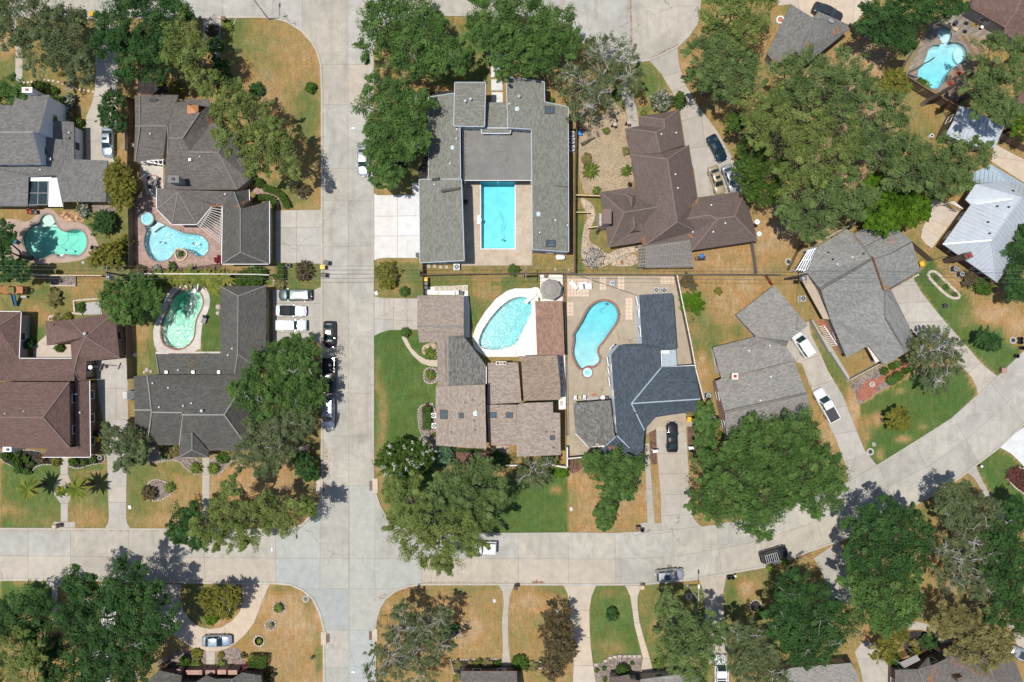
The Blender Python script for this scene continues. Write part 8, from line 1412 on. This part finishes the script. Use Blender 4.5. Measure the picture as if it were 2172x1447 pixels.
# pool and garden furniture
def lounger(label, t, x, y, rz, mat='white', L=1.7, wd=.65):
    p = W(P(t, x, y), .4); r = thing('sun_lounger', (p.x, p.y, 0), label, 'sun lounger', rot=rz); m = MB(); m.box((-.1,0,.36),(L * .68, wd, .06)); m.out('seat', M[mat], r, world=False); m = MB(); m.bar((L * .22,0,.37),(L * .5,0,.72), wd, .06); m.out('backrest', M[mat], r, world=False)
    for sx in (-.5,.35):
        for sy in (-.26,.26): m = MB(); m.box((sx, sy, .17),(.05,.05,.34)); m.out('leg', M[mat], r, world=False)
lounger('white lounger set aslant on the tile terrace', 7,528,948,-.9); lounger('wide white lounger on the tile terrace', 7,605,955,0.1, 'white', 1.5,1.1); lounger('second wide white lounger touching the first on the tile terrace', 7,640,960,0.1, 'white', 1.4,.9); lounger('dark oval float lying beside the green pool', 5,1678,1235,1.2, 'darkmetal', 1.4,.7); lounger('dark blue lounger in shade by the teal pool', 5,105,580,-.6, 'bluetarp', 1.7,.7)
def armchair(label, t, x, y, rz, mat):
    p = W(P(t, x, y), .5); r = thing('patio_chair', (p.x, p.y, 0), label, 'patio chair', rot=rz); m = MB(); m.box((0,0,.40),(.6,.6,.1)); m.out('seat', M[mat], r, world=False); m = MB(); m.box((0,.3,.62),(.6,.09,.5)); m.out('backrest', M[mat], r, world=False)
    for sg in (-1,1): m = MB(); m.box((sg * .3,0,.55),(.07,.6,.1)); m.out('armrest', M['darktrim'], r, world=False)
    for sx in (-.26,.26):
        for sy in (-.26,.26): m = MB(); m.box((sx, sy, .18),(.05,.05,.36)); m.out('leg', M['darktrim'], r, world=False)
armchair('grey armchair at the tile end of the figure eight pool terrace', 11,542,497,3.14, 'galv'); armchair('grey armchair next to the round white table', 11,618,492,3.0, 'galv'); armchair('dark chair by the balcony planter', 11,1358,212,.5, 'darkmetal'); armchair('small red chair on the teal pool terrace', 5,243,345,0.3, 'red'); armchair('black chair beside the red chair on the teal pool terrace', 5,288,350,0.2, 'darkmetal'); armchair('folding chair frame lying by the teal pool', 5,772,645,1.2, 'black'); armchair('white garden chair by the white passage of the tan house', 6,1665,1012,.2, 'white'); armchair('second garden chair next to the white one at the tan house', 6,1700,1016,-.2, 'black'); armchair('dark chair on the modern house poolside in shade', 6,1738,265,1.57, 'black')
def table(label, t, x, y, R, mat, h=.72, rnd=True):
    p = W(P(t, x, y), h); r = thing('patio_table', (p.x, p.y, 0), label, 'patio table'); m = MB(); (m.disc(p, R, R, h - .04, h, 20) if rnd else m.box((p.x, p.y, h - .02),(R * 2.4, R * 1.2,.05))); m.out('table_top', M[mat], r); m = MB(); m.tube([(p.x, p.y, 0),(p.x, p.y, h)], .05,8); m.disc(p, .3,.2,0,.05,12); m.out('pedestal', M['darkmetal'], r)
table('oval white table by the black grill of the figure eight pool', 11,772,500,.38, 'white'); table('terracotta square side table on the figure eight terrace', 11,697,477,.3, 'terracotta', .45, False); table('wooden side table between the grey armchairs', 11,582,495,.22, 'woodlight', .5); table('round dark table on the weathered plank deck', 4,1615,185,.35, 'darkmetal'); table('white round table top on the plank deck', 4,1828,222,.25, 'white', .6); table('glass table with four dark chairs in the ringed court', 5,1262,105,.55, 'darkmetal', .74)
r_ = [o for o in bpy.data.objects if o.get('label', '').startswith('glass table')][0]
p = W(P(5,1262,105), .5)
for i in range(4): a = i * 1.571 + .78; x_, y_ = p.x + .85 * math.cos(a), p.y + .85 * math.sin(a); q = thing('garden_chair', (x_, y_, 0),('dark chair tucked at the ring court table, toward the terrace', 'dark chair at the ring court table, toward the mustard shrub', 'dark chair at the ring court table, toward the pool', 'dark chair at the ring court table, toward the house wall')[i], 'chair', 'chairs of the ring court', rot=a - 1.57); m = MB(); m.box((0,0,.42),(.42,.42,.06)); m.out('seat', M['black'], q, world=False); m = MB(); m.box((0,.2,.66),(.42,.05,.44)); m.out('backrest', M['black'], q, world=False)
m = MB(); c = W(P(5,1268,105)); m.ring(c, 1.02,1.16,0,.07,28); o = m.out('court_ring', M['terracotta']); props(o, 'terracotta ring inlaid around the glass table court', 'paving ring')
# sofa, grill
p = W(P(11,690,508), .5); r = thing('outdoor_sofa', (p.x, p.y, 0), 'long grey outdoor sofa below the spa end of the figure eight pool', 'sofa'); m = MB(); m.box((p.x, p.y, .25),(1.75,.55,.36), .1); m.out('base', M['galv'], r)
for i in range(3): m = MB(); m.box((p.x - .56 + i * .56, p.y + (-.56 + i * .56) * .1,.47),(.53,.5,.12), .1); m.out('cushion', M['greywall'], r)
p = W(P(11,803,500), .8); r = thing('grill', (p.x, p.y, 0), 'black grill at the white wall of the slate blue house', 'grill'); m = MB(); m.box((p.x, p.y, .45),(.6,.5,.8)); m.out('cart', M['black'], r); m = MB(); m.box((p.x, p.y, .98),(.6,.5,.26), taper=.7); m.out('lid', M['darkmetal'], r)
p = W(P(7,990,122), .5); r = thing('kettle_grill', (p.x, p.y, 0), 'black kettle grill beside the brown house wall', 'grill'); m = MB(); m.disc(p, .2,.34,.5,.72,14); m.disc(p, .34,.34,.72,.76,14); m.disc(p, .34,.1,.76,.96,14); m.out('bowl', M['black'], r); 
for i in range(3): m = MB(); a = i * 2.09; m.bar((p.x + .15 * math.cos(a), p.y + .15 * math.sin(a), .55),(p.x + .3 * math.cos(a), p.y + .3 * math.sin(a),0), .03,.03); m.out('leg', M['galv'], r)
p = W(P(7,1582,730), .8); r = thing('smoker', (p.x, p.y, 0), 'dark barrel smoker with blue tarp on the straw yard', 'smoker'); m = MB(); m.tube([(p.x - .65, p.y, .8),(p.x + .55, p.y + .08,.8)], .3,14); m.out('barrel', M['darkmetal'], r); m = MB(); m.box((p.x - .75, p.y - .02,.7),(.4,.5,.5)); m.out('firebox', M['brownfascia'], r); m = MB(); m.disc((p.x, p.y + .36), .42,.18,.95,1.25,7); m.out('tarp', M['blue'], r)
for sx in (-.5,.45): m = MB(); m.box((p.x + sx, p.y, .28),(.08,.5,.56)); m.out('leg', M['darkmetal'], r)
# diving boards, ladders, slides
def divingboard(label, t, a, b):
    a, b = W(P(t, *a), .5), W(P(t, *b), .55); r = thing('diving_board', (a.x, a.y, 0), label, 'diving board'); m = MB(); m.bar(a, b, .5,.06); m.out('board', M['white'], r); m = MB(); q = a.lerp(b, .15); m.box((q.x, q.y, .25),(.5,.5,.45)); m.out('stand', M['copewhite'], r)
divingboard('white diving board over the green pool', 5,(1650,935),(1592,1012)); divingboard('long white diving board over the half oval pool', 7,(222,1015),(128,1098)); divingboard('stub white board on the poolside of the rectangular pool', 6,(1838,414),(1866,414))
m = MB(); p = W(P(6,1846,414)); m.box((p.x, p.y, .16),(.55,1.3,.22)); o = m.out('pool_step', M['white']); props(o, 'white box step beside the rectangular pool', 'pool step')
c = W(P(7,215,1015)); m = MB(); m.disc(c, .95,.92,0,.10,24); o = m.out('round_pad', M['deckwhite']); o['kind'] = 'structure'
def ladder(label, t, x, y, dx, dy):
    p = W(P(t, x, y), .5); d = Vector((dx, -dy, 0)).normalized(); s = Vector((-d.y, d.x, 0)); r = thing('pool_ladder', (p.x, p.y, 0), label, 'pool ladder')
    for k in (-.25,.25): m = MB(); b = Vector((p.x, p.y, 0)) + s * k; m.tube([b - d * .35 + Vector((0,0,.05)), b - d * .3 + Vector((0,0,.6)), b + Vector((0,0,.8)), b + d * .3 + Vector((0,0,.6)), b + d * .32 - Vector((0,0,.5))], .03,6); m.out('handrail', M['chrome'], r)
ladder('pair of chrome handrails at the narrow of the blue freeform pool', 5,1480,505,.3,1); ladder('handrail beside the half oval pool, near the deck chair', 7,58,1385,-1,.2); ladder('handrail at the figure eight pool edge', 7,1040,1400,-1,0)
# pool floats and cleaners
for t, x, y, R, mt, lab in ((5,2080,805,.34, 'lime', 'lime green pool ring by the garage wall'),(5,2068,843,.32, 'pink', 'pale pink pool ring below the lime one')):
    p = W(P(t, x, y)); r = thing('swim_ring', (p.x, p.y, 0), lab, 'swim ring'); m = MB(); m.ring(p, R * .45, R, .02,.22,20); m.out('tube', M[mt], r); m = MB(); m.disc((p.x + R * .75, p.y), .04,.03,.22,.27,6); m.out('valve', M['white'], r)
for t, x, y, lab, hose in ((6,2043,577, 'dark blue pool cleaner at the bottom of the rectangular pool', [(2043,577),(2030,500),(2050,430),(2000,330)]),(5,545,662, 'dark pool cleaner with hose in the teal pool', [(545,662),(500,630),(540,600),(565,570),(560,520)]),(7,800,1103, 'pool cleaner hose drifting in the figure eight pool', [(810,1100),(780,1130),(740,1160),(770,1180)]),(5,1318,597, 'dark pool toy floating on the blue freeform pool', [(1300,595),(1335,600)]),(5,1590,605, 'second dark pool toy in the deep end of the blue pool', [(1575,595),(1605,620)])):
    p = W(P(t, x, y),-.1); r = thing('pool_cleaner', (p.x, p.y, 0), lab, 'pool cleaner'); m = MB(); m.box((p.x, p.y, -.05),(.34,.26,.14), .5, taper=.7); m.out('body', M['bluetarp'], r); m = MB(); m.tube([tuple(W(P(t, *q),-.08)[:2]) + (-.08,) for q in hose], .025,5); m.out('hose', M['bluetarp'], r)
# satellite dish, bowl, propane tank and so on
p = W(P(7,2040,430),3.4); r = thing('satellite_dish', (p.x, p.y, 0), 'white satellite dish at the brown house gable', 'satellite dish'); m = MB(); m.disc(p, .12,.38,3.3,3.45,18); m.out('reflector', M['white'], r); m = MB(); m.tube([(p.x - .35, p.y, 0),(p.x - .35, p.y, 3.0),(p.x, p.y, 3.35)], .035,6); m.out('mast', M['galv'], r)
p = W(P(7,2052,530)); r = thing('water_bowl', (p.x, p.y, 0), 'white bowl on the straw yard below the satellite dish', 'basin'); m = MB(); m.ring(p, .24,.36,0,.3,16); m.disc(p, .25,.25,0,.18,16); m.out('bowl', M['white'], r); m = MB(); m.disc(p, .23,.23,.18,.2,16); m.out('water_surface', M['dome'], r)
p = W(P(7,420,722), .4); r = thing('propane_tank', (p.x, p.y, 0), 'white propane tank behind the modern house', 'tank'); m = MB(); m.tube([(p.x - .7, p.y, .55),(p.x - .55, p.y, .55),(p.x + .55, p.y, .55),(p.x + .7, p.y, .55)],[.2,.42,.42,.2],16); m.out('vessel', M['white'], r, smooth=True); m = MB()
for sx in (-.4,.4): m.box((p.x + sx, p.y, .1),(.15,.6,.2))
m.out('saddle', M['walk'], r); m = MB(); m.disc(p, .09,.09,.95,1.08,8); m.out('valve_cap', M['white'], r)
for t, x, y, R, lab in ((7,380,822,.22, 'round stone lid by the back fence of the modern house'),(7,490,825,.2, 'pale box lid by the back fence of the modern house')): p = W(P(t, x, y)); m = MB(); m.disc(p, R, R, 0,.12,14); m.disc(p, R * .8, R * .3,.12,.18,14); o = m.out('stepping_stone', M['stone']); props(o, lab, 'stone')
p = W(P(7,300,875)); r = thing('wood_barrel', (p.x, p.y, 0), 'brown barrel planter above the parasol', 'barrel'); m = MB(); m.disc(p, .26,.32,0,.6,14); m.out('body', M['wood'], r); m = MB(); m.ring(p, .3,.33,.4,.46,14); m.out('hoop', M['darkmetal'], r)
p = W(P(12,910,388)); r = thing('fountain', (p.x, p.y, 0), 'round stone fountain on the red brick garden court', 'fountain'); m = MB(); m.ring(p, .30,.46,0,.5,18); m.disc(p, .32,.32,0,.3,16); m.out('basin', M['stone'], r); m = MB(); m.tube([(p.x, p.y, .3),(p.x, p.y, .8)],[.1,.06],8); m.disc(p, .1,.2,.75,.85,12); m.out('spout', M['stone'], r)
sheet('brick_path', smooth(G(12,[(780,470),(850,380),(880,350),(950,345),(1050,300),(1200,200),(1240,240),(1120,310),(960,400),(960,460),(830,540)]),1), .05, M['redtile']); sheet('red_court', G(8,[(462,1238),(560,1242),(712,1545),(640,1512)]), .06, M['redtile'])
r = thing('balustrade', tuple(Vector((*W(P(8,515,1290))[:2],0))), 'white picket balustrade across the red tiled court', 'balustrade'); a, b = W(P(8,505,1290),1.0), W(P(8,610,1447),1.0)
for i in range(12): q = a.lerp(b, i / 11); m = MB(); m.bar((q.x, q.y, .05),(q.x + .42, q.y + .08,1.0), .1,.06); m.out('baluster', M['white'], r)
m = MB(); m.bar(a + Vector((.42,.08,0)), b + Vector((.42,.08,0)), .12,.08); m.out('handrail', M['white'], r)
p = W(P(8,1500,1120)); r = thing('bird_bath', (p.x, p.y, 0), 'dark bird bath on the green lawn below the oblong bed', 'bird bath'); m = MB(); m.tube([(p.x, p.y, 0),(p.x, p.y, .8)],[.16,.08],10); m.out('pedestal', M['stone'], r); m = MB(); m.ring(p, .18,.34,.78,.92,16); m.disc(p, .2,.2,.78,.84,14); m.out('bowl', M['darkmetal'], r)
# oblong stone ring of the small lawn bed
c_ = smooth(G(8,[(1370,870),(1400,835),(1450,845),(1530,930),(1640,1030),(1630,1060),(1560,1055),(1470,980)]),1); strip('stone_kerb', c_, .42,0,.2, M['stone'], closed=True)
strip('stone_kerb', smooth(G(5,[(425,880),(628,880),(628,955),(425,955)]),0), .22,0,.3, M['kerb'], closed=True); sheet('flower_bed', G(5,[(430,885),(622,885),(622,950),(430,950)]), .03, M['mulchgrey'])
strip('stone_kerb', G(5,[(620,1170),(612,1080),(700,1070),(840,1062)]), .28,0,.25, M['stone']); sheet('shed_slab', G(5,[(685,1098),(835,1085),(845,1190),(690,1195)]), .12, M['greywall']); strip('stone_kerb', G(5,[(405,1235),(410,1210),(610,1180),(680,1190)]), .3,0,.2, M['stone'])
strip('stone_kerb', G(1,[(1945,150),(1925,200),(1840,280)]), .12,0,.1, M['stone']); strip('stone_kerb', smooth(G(5,[(1440,660),(1490,648),(1550,680),(1530,735),(1490,750),(1455,735)]),1), .2,0,.3, M['woodlight'], closed=True); sheet('planter_soil', smooth(G(5,[(1444,664),(1490,652),(1546,682),(1526,732),(1490,746),(1459,732)]),1), .12, M['mulchgrey']); sheet('brick_walk', smooth(G(6,[(-10,150),(20,135),(100,165),(190,210),(240,320),(180,325),(140,240),(80,200),(-10,205)]),1), .035, M['deckpink']); strip('stone_kerb', smooth(G(6,[(-10,148),(20,132)]),0), .1,0,.1, M['brick'])
# leaning dead trunks and driftwood
def log(label, t, a, b, h0, h1, r0, r1, mat='bark', name='dead_trunk'):
    a, b = W(P(t, *a), h0), W(P(t, *b), h1); r = thing(name, (a.x, a.y, 0), label, 'tree trunk'); m = MB(); m.tube(wander(a, b, 6,.02),[r0 + (r1 - r0) * i / 6 for i in range(7)],10); m.out('trunk', M[mat], r, smooth=True); m = MB()
    for k in range(4): q = a.lerp(b, .35 + .15 * k); m.tube([q, q + Vector((random.uniform(-.6,.6), random.uniform(-.6,.6), .5))],[r1 * .5,.02],5)
    m.out('branch', M[mat], r)
log('tall bare trunk slanting across the plank deck to the pine crown', 4,(1330,860),(1765,595),0,10.5,.34,.22); log('thin bare trunk slanting over the curvy pool', 4,(1200,615),(1438,472),0,8.0,.15,.08, 'barkpale'); log('grey driftwood trunk lying in the rock garden', 3,(595,1190),(705,1130), .2,.3,.30,.12); log('broken stump beside the third fence stub', 7,(720,530),(752,455),0,2.2,.2,.12)
m = MB(); p = W(P(3,585,1090), .4); m.box((p.x, p.y, .25),(.62,.85,.5)); o = m.out('blue_tub', M['blue']); props(o, 'bright blue tub by the side fence of the rock garden', 'tub')
m = MB(); p = W(P(3,618,1055),1); m.box((p.x, p.y, .5),(.7,.3,1.0)); m.box((p.x - .2, p.y + .2,1.02),(.9,.5,.05)); o = m.out('potting_bench', M['wood']); props(o, 'small wooden bench above the blue tub', 'bench')
p = W(P(9,1055,480),1.2); r = thing('trailer', (p.x, p.y, 0), 'small dark utility trailer parked against the dark house', 'trailer'); m = MB(); m.box((p.x + .15, p.y, .55),(1.2,1.2,.12)); m.out('bed', M['black'], r)
for sg in (-1,1): m = MB(); m.bar((p.x - .5, p.y + sg * .6,.85),(p.x + .8, p.y + sg * .6,.85), .06,.5); m.out('side_rail', M['bluetarp'], r); m = MB(); m.tube([(p.x + .2, p.y + sg * .66,.3),(p.x + .2, p.y + sg * .82,.3)], .3,12); m.out('wheel', M['rubber'], r)
for i in range(6): m = MB(); m.bar((p.x - 1.1 + i * .11, p.y - .5,.62),(p.x - 1.1 + i * .11, p.y + .5,.62), .04,.05); m.out('ramp_bar', M['galv'], r)
p = W(P(9,845,245),3.05); r = thing('basketball_hoop', (W(P(9,790,225)).x, W(P(9,790,225)).y, 0), 'basketball hoop over the court beside the maroon garage', 'basketball hoop'); b_ = W(P(9,800,228),0); m = MB(); m.tube([(b_.x, b_.y, 0),(b_.x, b_.y, 2.6),(p.x - .3, p.y, 3.1)], .06,8); m.out('pole', M['darkmetal'], r); m = MB(); m.bar((p.x - .2, p.y - .55,3.2),(p.x + .2, p.y + .5,3.2), .05,.75); m.out('backboard', M['woodgrey'], r); m = MB(); m.ring((p.x + .3, p.y - .15), .2,.24,3.02,3.06,14); m.out('hoop', M['orange'], r)
p = W(P(9,740,250),3); r = thing('roof_antenna', (p.x, p.y, 0), 'round pale antenna on the wall by the maroon garage', 'antenna'); m = MB(); m.disc(p, .1,.32,2.8,2.95,14); m.out('dish', M['galv'], r); m = MB(); m.tube([(p.x, p.y, 0),(p.x, p.y, 2.8)], .04,6); m.out('mast', M['galv'], r)
p = W(P(9,835,990)); r = thing('plant_pot', (p.x, p.y, 0), 'round pale pot in the small mulch bed', 'plant pot'); m = MB(); m.ring(p, .24,.34,0,.5,14); m.disc(p, .25,.25,0,.4,12); m.out('pot', M['stone'], r); m = MB(); m.disc(p, .24,.24,.4,.43,12); m.out('soil', M['mulch'], r)
# plank deck clutter
m = MB(); a, b = W(P(4,1478,172), .3), W(P(4,1632,240), .3)
r = thing('lumber', (a.x, a.y, 0), 'fresh yellow boards lying on the weathered plank deck', 'lumber')
for k in range(3): m = MB(); o = Vector((-.08,-.16,0)) * k; m.bar(a + o + Vector((0,0,.02 - .12 * 0)), b + o, .14,.04); m.out('board', M['woodlight'], r)
for t, x, y, mt, lab in ((4,1778,202, 'yellow', 'yellow tool case on the plank deck'),(4,1700,190, 'black', 'black tool bag on the plank deck'),(4,1690,258, 'black', 'small dark bucket on the plank deck'),(4,1645,600, 'red', 'little red cooler by the curvy pool'),(4,1570,685, 'red', 'red toy under the slanting trunk')):
    p = W(P(t, x, y), .3); r = thing('tool_case', (p.x, p.y, 0), lab, 'case'); m = MB(); m.box((p.x, p.y, .18),(.55,.38,.3),-.3); m.out('body', M[mt], r); m = MB(); m.box((p.x, p.y, .36),(.5,.33,.07),-.3, taper=.8); m.out('lid', M['black' if mt == 'yellow' else mt], r)
p = W(P(4,1410,1118), .5); r = thing('kettle_barrel', (p.x, p.y, 0), 'white and black round tank by the metal garage', 'tank'); m = MB(); m.disc(p, .3,.3,0,.7,14); m.out('body', M['white'], r); m = MB(); m.disc(p, .2,.08,.7,.85,12); m.out('lid', M['black'], r)
p = W(P(4,170,160), .4); r = thing('hot_tub', (p.x, p.y, 0), 'round terracotta and white planter beside the grey gabled house', 'planter'); m = MB(); m.ring(p, .45,.62,0,.35,18); m.out('rim', M['white'], r); m = MB(); m.disc(p, .46,.46,0,.25,18); m.out('soil', M['terracotta'], r)
# small ground signs and scattered leaves along the gutters
def scatter(name, label, polys, n, cols, size):
    C = []
    for t, a, b, sp in polys:
        A, B = W(P(t, *a)), W(P(t, *b)); u_ = RNG.uniform(size=(n, 1)); C.append(np.array(A) * (1 - u_) + np.array(B) * u_ + RNG.normal(size=(n, 3)) * np.array([[sp, sp, 0]]))
    C = np.concatenate(C); C[:, 2] = .05 + RNG.uniform(0,.015, size=len(C)); N = np.array([[0,0,1.0]]) + RNG.normal(size=C.shape) * .25; N /= np.linalg.norm(N, axis=1, keepdims=True)
    o = leaf_object(name, C, N, RNG.uniform(size * .6, size * 1.4, size=len(C)), RNG.uniform(size=len(C)), cols, None); o['kind'] = 'stuff'; return o
scatter('fallen_leaves', '', [(14,(1000,760),(1380,640), .25),(14,(1380,632),(2080,630), .12),(3,(998,0),(1010,480), .10),(14,(460,80),(330,200), .2),(3,(1150,490),(1400,370), .12),(10,(580,900),(590,1150), .5),(15,(200,628),(280,634), .2),(13,(0,190),(1300,200), .08),(2,(548,540),(555,1400), .08),(16,(300,410),(420,390), .2)],260, foliage('fallen_leaf', (.14,.06,.03),(.24,.11,.06),(.34,.2,.1), .0), .13)
LM = (foliage('needle_litter', (.16,.07,.035),(.26,.125,.065),(.34,.2,.12), .0), foliage('moss_litter', (.06,.05,.035),(.11,.085,.06),(.2,.17,.13), .0))
for ho, C, k in LITTER:
    N = np.array([[0,0,1.0]]) + RNG.normal(size=C.shape) * .2; N /= np.linalg.norm(N, axis=1, keepdims=True); o = leaf_object('leaf_litter', C, N, RNG.uniform(.10,.26, size=len(C)), RNG.uniform(size=len(C)), LM[k], ho, org=tuple(ORG[ho.name])); o['kind'] = 'stuff'
